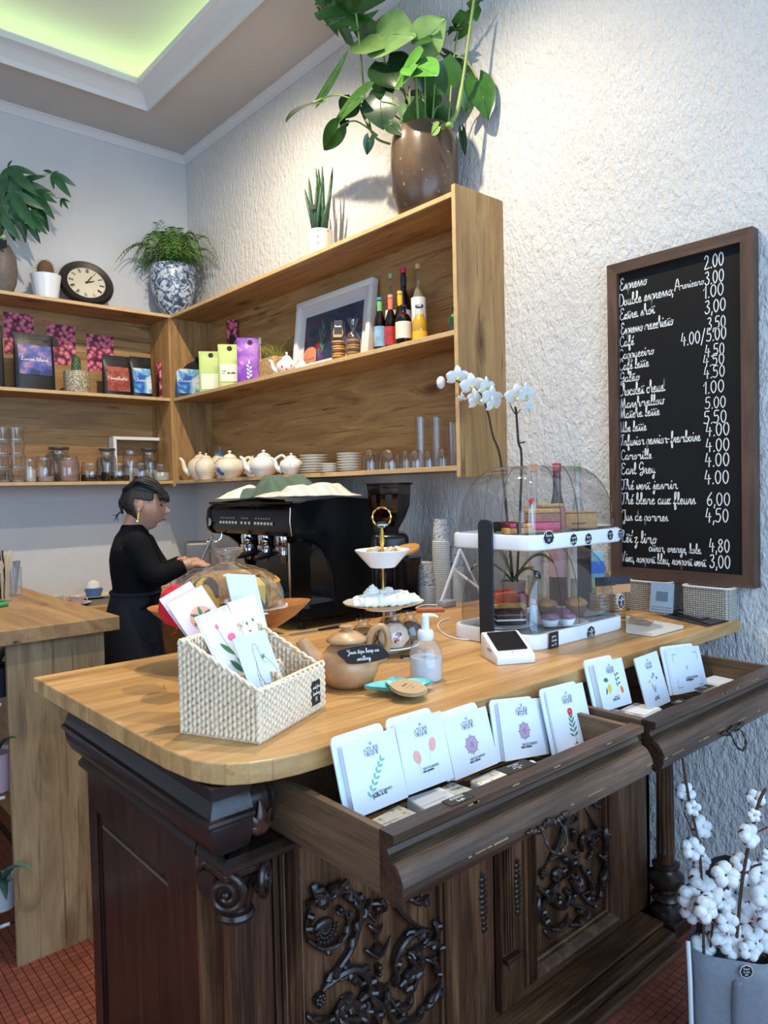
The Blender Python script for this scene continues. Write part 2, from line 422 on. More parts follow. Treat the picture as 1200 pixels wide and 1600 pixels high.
ur = thing('wall_shelf_unit', 'long oak wall shelf on the right wall with a tall end panel', 'shelf', (0, 0, 0))
board('back_panel', -.014, -.002, -LS, -D2, ZB-th, ZT, oak_y, ur)
board('divider', -D+.001, -.0145, -D2-.0005, -D2+.016, ZB-th, ZT-th-.0005, oak_z, ur)
for z in (ZT, ZM, ZB):
    board('shelf_board', -D+.012, -.0145, -LS, -D2-.001 if z != ZT else -D2+.018, z-th, z, oak_y, ur)
    board('edge_band', -D, -D+.0118, -LS, -D2-.001 if z != ZT else -D2+.018, z-th, z, oak_edge, ur)
board('end_panel', -D, -.002, -LS-th, -LS-.0005, ZB-.05, ZT+.028, oak_z, ur)
board('edge_band', -D-.0015, -D-.0002, -LS-th, -LS-.0005, ZB-.05, ZT+.028, oak_edge, ur)

# ------------------------------------------------------------------ left peninsula and back counters
ZL = at(5, 987, 1, -2.72).z
pc = at(187, 962, 2, ZL)
PX1, PY0 = pc.x, pc.y
lc = thing('side_worktop', 'thick oak worktop of the side counter at the left edge', 'worktop')
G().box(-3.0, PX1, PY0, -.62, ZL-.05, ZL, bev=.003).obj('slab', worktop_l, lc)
panel_m = wood('grey_oak_panel', 2, (lin('75604a'), lin('a98e68'), lin('bfa57e')), knots=1, rough=.55, off=(.31, 4.2, 1.1), cracks=.8)
lb = thing('panelled_cupboard', 'grey oak end panel and carcass under the side worktop', 'counter')
pz = -2.66; xr = at(162, 984, 1, pz).x; xl = at(9.5, 1009, 1, pz).x
G().box(xl, xr, pz, pz+.02, 0, ZL-.0505).obj('end_panel', panel_m, lb)
G().box(xr-.02, xr-.0005, pz+.0205, -.66, 0, ZL-.0505).obj('side_panel', oak_y, lb)
bc = thing('back_worktop', 'oak worktop running along the back wall', 'worktop')
zb_ = at(150, 948, 1, -.62).z
ZK = zb_
G().box(-3.0, -.001, -.615, -.001, ZK-.04, ZK, bev=.003).obj('slab', worktop_m, bc)
bb = thing('kitchen_cupboard', 'wooden cupboards under the back wall worktop', 'cupboard')
G().box(-1.69, -.001, -.56, -.005, 0, ZK-.0405).obj('carcass', oak_h, bb)
for k in range(2):
    d_ = G().box(-1.68+.55*k, -1.15+.55*k, -.58, -.561, .08, ZK-.06, bev=.002).obj('door', oak_z, bb)
    G().tube([(-1.2+.55*k, -.595, .6), (-1.2+.55*k, -.595, .72)], .006).obj('handle', P('steel', (.6, .6, .6), .3, 1), d_)
rc = thing('side_worktop', 'oak worktop under the coffee machine along the right wall', 'worktop')
G().box(-.68, -.001, -3.13, -.617, ZK-.04, ZK, bev=.003).obj('slab', worktop_m, rc)
rb = thing('kitchen_cupboard', 'wooden cupboards under the coffee machine', 'cupboard')
G().box(-.64, -.005, -3.11, -.62, 0, ZK-.0405).obj('carcass', oak_y, rb)
print('DIM ZL',ZL,'pen',PX1,PY0,'panel',xl,xr,'ZK',ZK,'rim',rx1,ry1)

# ------------------------------------------------------------------ the oak counter top and the carved sideboard under it
ZC = 1.061
ct = thing('counter_worktop', 'thick honey oak worktop on the carved dark sideboard, with rounded front corner', 'worktop')
poly = [(-2.085, -3.142), (-2.0735, -3.80), (-2.070, -3.93), (-2.059, -4.022), (-2.041, -4.064), (-2.022, -4.090), (-1.99, -4.113), (-1.951, -4.128), (-1.90, -4.138), (-1.83, -4.141), (-1.6, -4.146), (-.02, -4.146), (-.006, -4.13), (-.002, -3.142)]
bm = bmesh.new(); vs = [bm.verts.new((x, y, ZC)) for x, y in poly]; f = bm.faces.new(vs)
r = bmesh.ops.extrude_face_region(bm, geom=[f]); 
for q in r['geom']:
    if isinstance(q, bmesh.types.BMVert): q.co.z -= .041
bmesh.ops.recalc_face_normals(bm, faces=bm.faces)
es = [e for e in bm.edges if abs(e.verts[0].co.z-e.verts[1].co.z) < 1e-4]
bmesh.ops.bevel(bm, geom=es, offset=.0035, segments=2, affect='EDGES', profile=.5)
G().bm(bm).obj('slab', worktop_m, ct)

sb = thing('carved_sideboard', 'antique dark oak sideboard with carved doors, fluted columns and two open drawers', 'sideboard')
SX0, SX1, SYB, SYF = -2.0, -.27, -3.30, -3.93
# carcass end with a framed panel of three boards
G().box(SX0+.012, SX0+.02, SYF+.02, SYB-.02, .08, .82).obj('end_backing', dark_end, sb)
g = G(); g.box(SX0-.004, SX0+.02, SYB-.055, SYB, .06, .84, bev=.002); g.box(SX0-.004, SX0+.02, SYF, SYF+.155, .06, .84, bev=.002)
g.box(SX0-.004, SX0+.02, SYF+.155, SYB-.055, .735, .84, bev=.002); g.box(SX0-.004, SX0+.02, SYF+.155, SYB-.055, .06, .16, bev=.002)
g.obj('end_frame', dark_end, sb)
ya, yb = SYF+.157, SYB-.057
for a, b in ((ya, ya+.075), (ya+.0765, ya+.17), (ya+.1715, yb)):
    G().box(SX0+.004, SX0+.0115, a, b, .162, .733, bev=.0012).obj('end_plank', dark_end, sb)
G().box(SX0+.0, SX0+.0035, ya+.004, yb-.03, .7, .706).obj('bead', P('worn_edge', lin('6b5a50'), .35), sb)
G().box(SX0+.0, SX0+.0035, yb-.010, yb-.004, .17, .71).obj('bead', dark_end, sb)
# mouldings running round the end and front: (outward, z) profiles
def band(name, prof, mat, x0=SX0, x1=SX1, y0=SYB, y1=SYF):
    return mould(name, [(x1, y0), (x1, y1), (x0, y1), (x0, y0)], [(u, v) for u, v in prof], mat, sb, closed=False)
def arc(u0, v0, ru, rv, a0, a1, n=8): return [(u0+ru*math.cos(math.radians(a0+(a1-a0)*i/n)), v0+rv*math.sin(math.radians(a0+(a1-a0)*i/n))) for i in range(n+1)]
lipP = [(0, .835), (.018, .838), (.026, .846), (.026, .856), (.012, .868), (0, .868)]
band('lip_moulding', lipP, dark_y)
# cornice: torus under a stepped cove, only down the end; the front has the drawers
cor = [(0, .868), (.010, .870), (.026, .878), (.042, .895), (.053, .918), (.057, .938), (.055, .948), (.064, .951), (.066, .956), (.065, .962), (.057, .965), (.055, .972), (.050, .984), (.045, .992), (.052, .996), (.052, 1.018), (0, 1.018)]
mould('cornice', [(SX0+.03, -4.03), (SX0, -4.03), (SX0, SYB)], cor, P('ebonised_oak', lin('231b1a'), .28, vary=.3, vscale=14, bmp=.1), sb, closed=False)
G().box(SX0+.0, SX1, SYF-.02, SYB, .868, .872).obj('drawer_floor', dark_x, sb)
G().box(SX0, SX1, SYB-.03, SYB, .05, 1.018).obj('back', dark_x, sb)
G().box(SX1-.02, SX1, SYF, SYB-.031, .05, 1.018).obj('end_panel', dark_z, sb)
G().box(SX0+.001, SX0+.05, SYF-.10, SYB-.031, .8725, 1.018).obj('drawer_cheek', dark_y, sb)
# carved console blocks over the columns
def scroll_leaf(g, m, s=1):
    """an acanthus leaf lying in the local xy plane, growing along +y, z up"""
    for k, (a, l, w) in enumerate([(0, 1, .2), (32, .82, .17), (-32, .82, .17), (62, .6, .15), (-62, .6, .15), (15, .6, .12), (-15, .6, .12)]):
        pts = [Vector((math.sin(math.radians(a*t))*l*t*s*.9, math.cos(math.radians(a*t))*l*t*s, (.10+.18*math.sin(PI*t))*s)) for t in [i/6 for i in range(7)]]
        g.tube(pts, [w*s*x for x in (.35, .7, 1, .95, .8, .5, .12)], 8, m, flat=.45)
gilt_m = P('worn_brown_carving', lin('4a2f20'), .3, vary=.5, vscale=40)
def console(xc, wd=.145):
    g = G()
    pf = [(0, .87), (.03, .872), (.075, .885), (.105, .91), (.115, .935), (.108, .962), (.085, .985), (.07, 1.0), (.075, 1.018), (0, 1.018)]
    pts = [(SYF-u, z) for u, z in pf]
    vs = [(xc-wd/2, y, z) for y, z in pts]+[(xc+wd/2, y, z) for y, z in pts]; n = len(pts)
    g.add(vs, [tuple(range(n)), tuple(reversed(range(n, 2*n)))]+[(i, n+i, n+(i+1) % n, (i+1) % n) for i in range(n)])
    for e in (-wd/2+.008, wd/2-.008):
        g.tube([(xc+e, SYF-u-.002, z) for u, z in pf[1:9]], .007, 6)
    g.obj('console_block', carved_m, sb, True)
    g = G(); m = frame((xc, SYF-.098, .882), (1, 0, 0), (0, -.16, 1)); scroll_leaf(g, m, .074)
    g.obj('acanthus_leaf', gilt_m, sb, True)
console(SX0+.068, .078); console(SX1-.065, .12)
console((SX0+SX1)/2+.03, .055)
# fluted columns with ionic capitals and turned bases
def column(xc, yc, full):
    par = thing_part = bpy.data.objects.new('column', None); COL.objects.link(par); par.parent = sb; par.location = (xc, yc, 0)
    def fl(a, z): return 1-.10*max(0, math.cos(a*12))**.5 if .27 < z < .72 else 1
    G().lathe([(.03, .2), (.03, .265), (.031, .27)]+[(.031-.005*i/8, .272+(.72-.272)*i/8) for i in range(9)]+[(.026, .725)], 96, wob=fl).obj('shaft', dark_z, par, True)
    G().lathe([(.052, .05), (.054, .06), (.05, .075), (.035, .085), (.03, .092), (.045, .10), (.052, .112), (.045, .125), (.03, .132), (.028, .14), (.05, .152), (.062, .172), (.060, .19), (.04, .205), (.036, .212), (.046, .22), (.046, .228), (.036, .235)], 32).obj('turned_base', carved_m, par, True)
    G().lathe([(.026, .715), (.034, .719), (.037, .727), (.034, .735), (.028, .738), (.032, .742), (.028, .747)], 28).obj('astragal', carved_m, par, True)
    g = G(); g.lathe([(.026, .745), (.028, .77), (.036, .80), (.046, .815)], 28)
    for k in range(10):
        a = 2*PI*k/10; q = [(math.cos(a)*r, math.sin(a)*r, z) for r, z in ((.028, .748), (.031, .772), (.038, .795), (.048, .81))]
        g.tube(q, [.005, .007, .006, .003], 6)
    g.obj('capital_bell', carved_m, par, True)
    for k, (cx_, cy_, dx) in enumerate([(-.042, -.040, (1, -1, 0)), (.042, -.040, (1, 1, 0)), (-.04, .02, (-.4, 1, 0))]):
        g = G(); m = frame((cx_, cy_, .795), dx, (0, 0, 1))
        sp = []
        for i in range(34):
            a = -i/33*2*PI*1.7+PI*.5; rr = .038*(1-i/33*.78); sp.append((rr*math.cos(a)*(-1 if k == 1 else 1), rr*math.sin(a), .006*i/33))
        g.tube(sp, [.0078*(1-i/33*.45) for i in range(34)], 8, m)
        g.ball((0, 0, .004), .008, 10, 6, m); g.lathe([(.027, -.014), (.030, 0), (.0, .002)], 20, m)
        g.obj('volute', carved_m, par, True)
    G().box(-.05, .05, -.05, .06, .820, .8345, bev=.003).obj('abacus', carved_m, par)
    G().box(-.058, .058, -.062, .07, .0, .05, bev=.004).obj('pedestal', carved_m, par)
column(SX0+.037, -4.0, True); column(SX1-.02, -4.0, False)
mould('column_shelf', [(SX0+.11, -3.93), (SX0+.11, -4.045), (SX0-.0, -4.045), (SX0-.0, -3.90)], [(-.1, .8352), (.014, .838), (.024, .846), (.024, .856), (.01, .867), (-.1, .867)], carved_m, sb, closed=False)
mould('column_shelf', [(SX1+.03, -3.90), (SX1+.03, -4.045), (SX1-.09, -4.045), (SX1-.09, -3.93)], [(-.1, .8352), (.014, .838), (.024, .846), (.024, .856), (.01, .867), (-.1, .867)], carved_m, sb, closed=False)
# plinth with a stepped platform in front of the doors
G().box(SX0, SX1, -4.02, SYB, 0, .05, bev=.004).obj('plinth', dark_x, sb)
pl = [(SX0+.11, -4.02)]
G().box(SX0+.10, SX1-.09, -4.075, -4.0205, .0, .045, bev=.01, seg=3).obj('plinth_step', dark_x, sb)
G().box(SX0+.12, SX1-.10, -4.112, -4.0755, .0, .022, bev=.005, seg=2).obj('plinth_foot', dark_x, sb)
# front frame and the two doors
YD = SYF
def px_(x, y): return at(x, y, 1, YD).x
d1l, d1r = px_(424, 1330), px_(768, 1325); d2l, d2r = px_(779, 1320), px_(985, 1220)
G().box(SX0-.0045, d1l-.004, YD-.002, YD+.018, .0505, .8675, bev=.002).obj('front_stile', dark_z, sb)
G().box(d2r+.004, SX1, YD, YD+.02, .05, .868, bev=.002).obj('front_stile', dark_z, sb)
G().box(d1l, d2r, YD+.001, YD+.02, .82, .868, bev=.002).obj('front_rail', dark_x, sb)
G().box(d1r+.003, d2l-.003, YD+.025, YD+.03, .05, .82).obj('dark_gap', black_m, sb)
def door(x0, x1, pl, pr, ptop, pbot, left):
    d = bpy.data.objects.new('door', None); COL.objects.link(d); d.parent = sb; d.location = (x0, YD, .055)
    def B(nm, a, b, c, e, f, h, m, bev=.0015): return G().box(a-x0, b-x0, c-YD, e-YD, f-.055, h-.055, bev=bev).obj(nm, m, d)
    o = .055
    B('stile', x0, pl-o, YD-.004, YD+.02, .055, .818, dark_z); B('stile', pr+o, x1, YD-.004, YD+.02, .055, .818, dark_z)
    B('rail', pl-o, pr+o, YD-.004, YD+.02, ptop+o, .818, dark_x); B('rail', pl-o, pr+o, YD-.004, YD+.02, .055, pbot-o, dark_x)
    B('panel', pl-.01, pr+.01, YD+.014, YD+.02, pbot-.01, ptop+.01, dark_z, 0)
    # bolection moulding mitred round the panel
    pf = [(0, .018), (0, .006), (-.005, .002), (-.009, .006), (-.010, -.004), (-.020, -.020), (-.031, -.025), (-.034, -.014), (-.043, -.016), (-.046, -.004), (-.055, -.004), (-.055, .016)]
    loop = [(pl, pbot), (pr, pbot), (pr, ptop), (pl, ptop)]; vs = []
    for i, (x, z) in enumerate(loop):
        sx = -1 if i in (0, 3) else 1; sz = -1 if i < 2 else 1
        for u, v in pf: vs.append((x+sx*-u-x0, v-.006, z+sz*-u-.055))
    k = len(pf); fs = [(i*k+j, i*k+(j+1) % k, ((i+1) % 4)*k+(j+1) % k, ((i+1) % 4)*k+j) for i in range(4) for j in range(k)]
    G().add(vs, fs).obj('panel_moulding', dark_z, d, True, ang=20)
    bd = P('worn_highlit_brown', lin('7d5f43'), .4, vary=.3, vscale=40)  # lighter brown paints both worn edges and highlights along the moulding
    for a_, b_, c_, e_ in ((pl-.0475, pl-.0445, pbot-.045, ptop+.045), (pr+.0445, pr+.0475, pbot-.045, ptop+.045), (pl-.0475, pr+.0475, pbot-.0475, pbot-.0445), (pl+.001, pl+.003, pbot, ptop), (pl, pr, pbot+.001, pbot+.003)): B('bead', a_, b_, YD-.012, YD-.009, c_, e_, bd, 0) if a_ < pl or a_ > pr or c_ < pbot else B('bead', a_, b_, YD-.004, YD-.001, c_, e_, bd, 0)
    return d
p1l, p1r = px_(468, 1400), px_(688, 1450)
p2l, p2r = px_(834, 1400), px_(946, 1320)
pbot = at(836, 1500, 1, YD).z; pbot = max(pbot, .13)
da = door(d1l, d1r, p1l, p1r, .76, pbot, True); db = door(d2l, d2r, p2l, p2r, .76, pbot, False)
def fpx(zoomx, zoomy, o, k): return (o[0]+zoomx/k, o[1]+zoomy/k)
def carve(name, door_, strokes, blobs, o, k):
    ox = door_.location
    g = G()
    def W(q, off=0): v = at(*fpx(q[0], q[1], o, k), 1, YD+.012); return Vector((v.x-ox.x, v.y-ox.y-off, v.z-ox.z))
    for pts, r in strokes:
        sp = smoothpath(pts, 5); n = len(sp)
        ps = [W(q, .006+.008*math.sin(PI*i/(n-1))) for i, q in enumerate(sp)]
        rs = [max(.0015, 1.35*1.12*r*(.35+.65*math.sin(PI*min(1, .12+i/(n-1)))**.7)) for i in range(n)]
        g.tube(ps, rs, 8, flat=.8)
        # curling lobes along the back of the stem
        if r > .0055:
            for i in range(3, n-2, 4):
                t = (ps[i+1]-ps[i-1]).normalized(); nrm = Vector((-t.z, 0, t.x)); sg = 1 if (i//3) % 2 else -1
                b = ps[i]; tip = b+t*r*1.5+nrm*sg*r*1.7+Vector((0, -.004, 0))
                g.tube([b, b+nrm*sg*r*1.3+t*r*.2+Vector((0, -.006, 0)), tip, tip+t*r*.9-nrm*sg*r*.4], [r*1.25, r*1.3, r*1.0, r*.45], 8, flat=.8)
    for (x, y, r, kind) in blobs:
        c = W((x, y), .008)
        if kind == 0: g.ball(c, (r, .012, r), 12, 8)
        elif kind == 1:
            for a in range(7):
                th_ = a/7*2*PI; e = c+Vector((math.cos(th_)*r*.7, -.003, math.sin(th_)*r*.7)); g.ball(e, (r*.45, .008, r*.45), 8, 6)
            g.ball(c+Vector((0, -.006, 0)), r*.4, 8, 6)
        elif kind == 2:
            for a in range(9):
                for b in range(3):
                    th_ = PI+a/8*PI; rr = r*(.4+.28*b); e = c+Vector((math.cos(th_)*rr, -.004+.003*b*-1, math.sin(th_)*rr)); g.ball(e, r*.17, 6, 4)
            g.ball(c, (r*.95, .008, r*.75), 12, 8)
        elif kind == 3:
            g.lathe([(0, -r), (r*.3, -r*.8), (r*.45, -r*.2), (r*.85, r*.3), (r*.9, r*.6), (r*.5, r*.75), (r*.6, r)], 14, T(*c) @ S(1, .5, 1))
    return g.obj(name, carved_m, door_, True)
A3 = (420, 1300)
st = [([(245,735),(300,650),(370,540),(400,440),(412,370),(395,300),(345,265),(285,262),(225,290),(180,350),(163,430),(175,500)], .0075),
      ([(200,240),(215,285),(260,290),(310,262),(370,270),(405,330)], .010), ([(175,500),(230,535),(300,515),(350,450),(350,380),(322,352)], .006),
      ([(262,715),(330,650),(400,632),(452,690),(440,760),(400,800)], .009), ([(300,690),(360,660),(410,690),(430,740)], .006),
      ([(300,900),(320,800),(370,745),(330,770)], .006), ([(330,860),(345,810),(400,800),(415,850),(370,885),(340,850)], .008),
      ([(470,310),(430,380),(415,430)], .0055), ([(470,330),(520,320),(540,345)], .006),
      ([(575,325),(620,385),(680,430),(745,465)], .005), ([(745,460),(680,458),(610,510),(572,600),(590,675),(640,700)], .0085),
      ([(640,560),(690,560),(695,620),(650,640),(620,690),(640,740),(680,720)], .009), ([(690,640),(660,600),(640,575)], .007),
      ([(560,770),(590,815),(640,800),(670,750)], .007), ([(560,860),(610,888),(680,860),(720,820)], .009), ([(720,820),(760,760),(795,705)], .009),
      ([(700,540),(730,510),(780,520),(790,600)], .007), ([(725,590),(760,600),(775,640),(770,700)], .006), ([(765,410),(775,450),(775,500)], .007),
      ([(470,700),(475,770),(510,800),(545,765),(548,700)], .008), ([(480,810),(500,870),(490,930)], .007), ([(450,790),(445,850),(420,930)], .007), ([(545,790),(560,850),(600,930)], .006),
      ([(170,850),(210,880),(260,865),(270,900)], .007), ([(640,300),(690,320),(740,290)], .007),
      ([(455,370),(480,400),(500,370),(530,370)], .005), ([(460,430),(490,450),(525,425)], .005), ([(445,545),(500,570),(560,480)], .005)]
bl = [(250,440,.030,2), (228,785,.019,3), (228,775,.014,1), (497,350,.009,0), (495,480,.012,3), (500,550,.018,3), (505,625,.009,0), (505,655,.007,0), (512,740,.018,3),
      (745,480,.014,3), (680,270,.014,1), (735,250,.008,0), (322,352,.008,0), (345,850,.009,0)]
carve('carved_relief', da, st, bl, A3, 3.0)
A4 = (760, 1180)
st2 = [([(345,225),(325,260),(290,370),(240,475)], .0075), ([(262,440),(300,412),(340,445),(345,500),(310,530)], .009), ([(290,540),(275,500),(305,485),(325,520)], .007),
       ([(300,545),(268,560),(275,620),(310,640),(340,600),(335,560)], .009), ([(210,560),(245,600),(215,650),(235,705),(270,735)], .008), ([(270,735),(310,725),(340,670)], .008),
       ([(345,720),(390,700),(395,650),(355,635)], .009), ([(400,405),(398,345),(440,322),(490,345)], .008), ([(420,440),(440,400),(425,370),(450,360),(465,390)], .007),
       ([(485,320),(440,285),(405,215)], .005), ([(395,590),(425,622),(465,605),(478,570)], .008), ([(500,470),(480,520),(480,560)], .009), ([(360,600),(380,560),(375,520)], .007),
       ([(395,470),(420,520),(440,560),(400,590)], .008), ([(240,740),(250,765),(255,775)], .005), ([(215,600),(205,650),(210,720)], .005), ([(360,240),(370,260),(352,290)], .005),
       ([(430,180),(450,210),(475,190)], .007), ([(350,480),(360,540),(380,560),(395,520)], .008), ([(500,300),(495,350),(505,400)], .008), ([(470,420),(490,440),(500,470)], .007)]
bl2 = [(230,505,.018,3), (230,495,.014,1), (358,320,.009,0), (362,350,.014,3), (368,410,.009,0), (372,455,.012,3), (372,490,.017,3), (492,315,.012,3), (452,190,.012,1), (300,600,.01,0), (440,605,.01,0)]
carve('carved_relief', db, st2, bl2, A4, 2.727)
# drop ornaments, fluting and little bracket on the meeting stiles
iron_m = P('dark_bronze', lin('474039'), .34, .8, vary=.3, vscale=60)
def escutcheon(x0, y0, x1, y1, par):
    a = at(x0, y0, 1, YD-.004); b = at(x1, y1, 1, YD-.004); g = G(); n = 11
    for i in range(n):
        t = i/(n-1); c = a.lerp(b, t); w = .006+.006*math.sin(PI*t)+(.003 if i % 3 == 1 else 0)
        g.ball((c.x-par.location.x, c.y-par.location.y-.002, c.z-par.location.z), (w, .004, .010), 8, 6)
        for sg in (-1, 1): g.ball((c.x-par.location.x+sg*w*.8, c.y-par.location.y-.004, c.z-par.location.z), .0035, 6, 4)
    g.obj('escutcheon', iron_m, par, True)
escutcheon(753, 1367, 756, 1452, da); escutcheon(807, 1345, 809, 1425, db)
g = G(); zt_, zb2 = .80, at(790, 1498, 1, YD).z
for i in range(4): x = d2l-db.location.x+.012+.011*i; g.box(x, x+.006, -.011, -.004, zb2-.055+.02, .745, bev=.002)
g.obj('reeding', dark_z, db)
g = G(); x = d2l-db.location.x; z = zb2-.055
g.box(x+.002, x+.07, -.026, -.004, z, z+.012, bev=.003); g.box(x+.008, x+.062, -.018, -.004, z-.008, z, bev=.002); g.box(x+.025, x+.045, -.014, -.004, z-.03, z-.008, bev=.003)
g.obj('bracket', dark_x, db)

# ------------------------------------------------------------------ the two open drawers
fr_m = wood('drawer_front_oak', 0, (lin('261a13'), lin('4d3828'), lin('755a44')), grain=.9, knots=0, rough=.36, cracks=.8, fc=.4, bm=.35, off=(.7, 0, 0))
inn_m = wood('drawer_side_oak', 1, (lin('4a3726'), lin('6d5339'), lin('8c6f4e')), grain=.9, knots=0, rough=.6, cracks=.6, fc=.5, bm=.3, off=(5, 3, 0))
worn = P('worn_bare_wood', lin('9a7a56'), .6)
DT, DB = .986, .872
FP = [(0, DT), (0, DT-.014), (-.004, DT-.018), (-.013, DT-.021), (-.017, DT-.028), (-.013, DT-.036), (-.005, DT-.040), (-.008, DT-.044), (.006, DT-.050), (.014, DT-.060), (.020, DT-.072), (.022, DT-.080), (.018, DT-.083), (.019, DT-.094), (.013, DT-.108), (-.002, DT-.120), (-.016, DB), (-.036, DB), (-.036, DT)]
def drawer(x0, x1, yf, yback, hx):
    d = bpy.data.objects.new('drawer', None); COL.objects.link(d); d.parent = sb; d.location = (x0, yf, DB); w_ = x1-x0
    vs = [(0, -u, z-DB) for u, z in FP]+[(w_, -u, z-DB) for u, z in FP]; n = len(FP)
    G().add(vs, [tuple(range(n)), tuple(reversed(range(n, 2*n)))]+[(i, n+i, n+(i+1) % n, (i+1) % n) for i in range(n)]).obj('drawer_front', fr_m, d, True, ang=22)
    h = DT-DB; L_ = yback-yf
    for a in (0.002, w_-.018): G().box(a, a+.016, .0365, L_, 0, h-.003, bev=.0012).obj('drawer_side', inn_m, d)
    G().box(.0185, w_-.0185, .0365, L_, .004, .012).obj('drawer_bottom', inn_m, d)
    G().box(.0185, w_-.0185, L_-.014, L_, .0125, h-.01).obj('drawer_back', inn_m, d)
    # worn edge
    g = G(); rnd = random.Random(int(x0*-1000))
    x = 0.0
    while x < w_-.02:
        l = rnd.uniform(.008, .07); x2 = min(x+l, w_)
        if rnd.random() < .4:
            s_ = rnd.uniform(.0012, .003); g.box(x, x2, -.0224, -.0195, h-.081-s_, h-.0805)
        x = x2+rnd.uniform(0, .01)
    for k in range(5):
        x = rnd.uniform(.02, w_-.06); g.box(x, x+rnd.uniform(.006, .03), -.0006, .001, h-.006, h-.003)
    g.obj('worn_edge', worn, d)['kind'] = 'stuff'
    # bail handle
    hd = bpy.data.objects.new('handle', None); COL.objects.link(hd); hd.parent = d; hd.location = (hx, -.020, h-.096)
    g = G()
    for i in range(13):
        t = (i-6)/6; g.ball((t*.062, -.003, .004*math.cos(t*7)), (.0075, .005, .009-.005*abs(t)), 8, 5)
        if i % 2: g.ball((t*.062, -.006, .008*(1-abs(t))), .0045, 6, 4)
    me = g.obj('handle', iron_m, d, True); me.location = hd.location; bpy.data.objects.remove(hd)
    hd = me
    pts = [(-.026, -.006, 0), (-.031, -.018, -.014), (-.026, -.026, -.034), (-.012, -.029, -.044), (0, -.030, -.047), (.012, -.029, -.044), (.026, -.026, -.034), (.031, -.018, -.014), (.026, -.006, 0)]
    sp = smoothpath(pts, 4); g = G().tube(sp, [.003+.0012*math.sin(i*1.4) for i in range(len(sp))], 8)
    g.ball((-.026, -.006, 0), .006); g.ball((.026, -.006, 0), .006); g.obj('bail', iron_m, hd, True)
    return d
AX0, AX1 = -1.887, -1.105
BX0, BX1 = -1.062, -.305
YA, YB = -4.386, -4.392
hx = at(855, 1278, 1, YA-.02).x-AX0; hb = at(1143, 1120, 1, YB-.02).x-BX0
drA = drawer(AX0, AX1, YA, -3.98, hx); drB = drawer(BX0, BX1, YB, -3.98, hb)

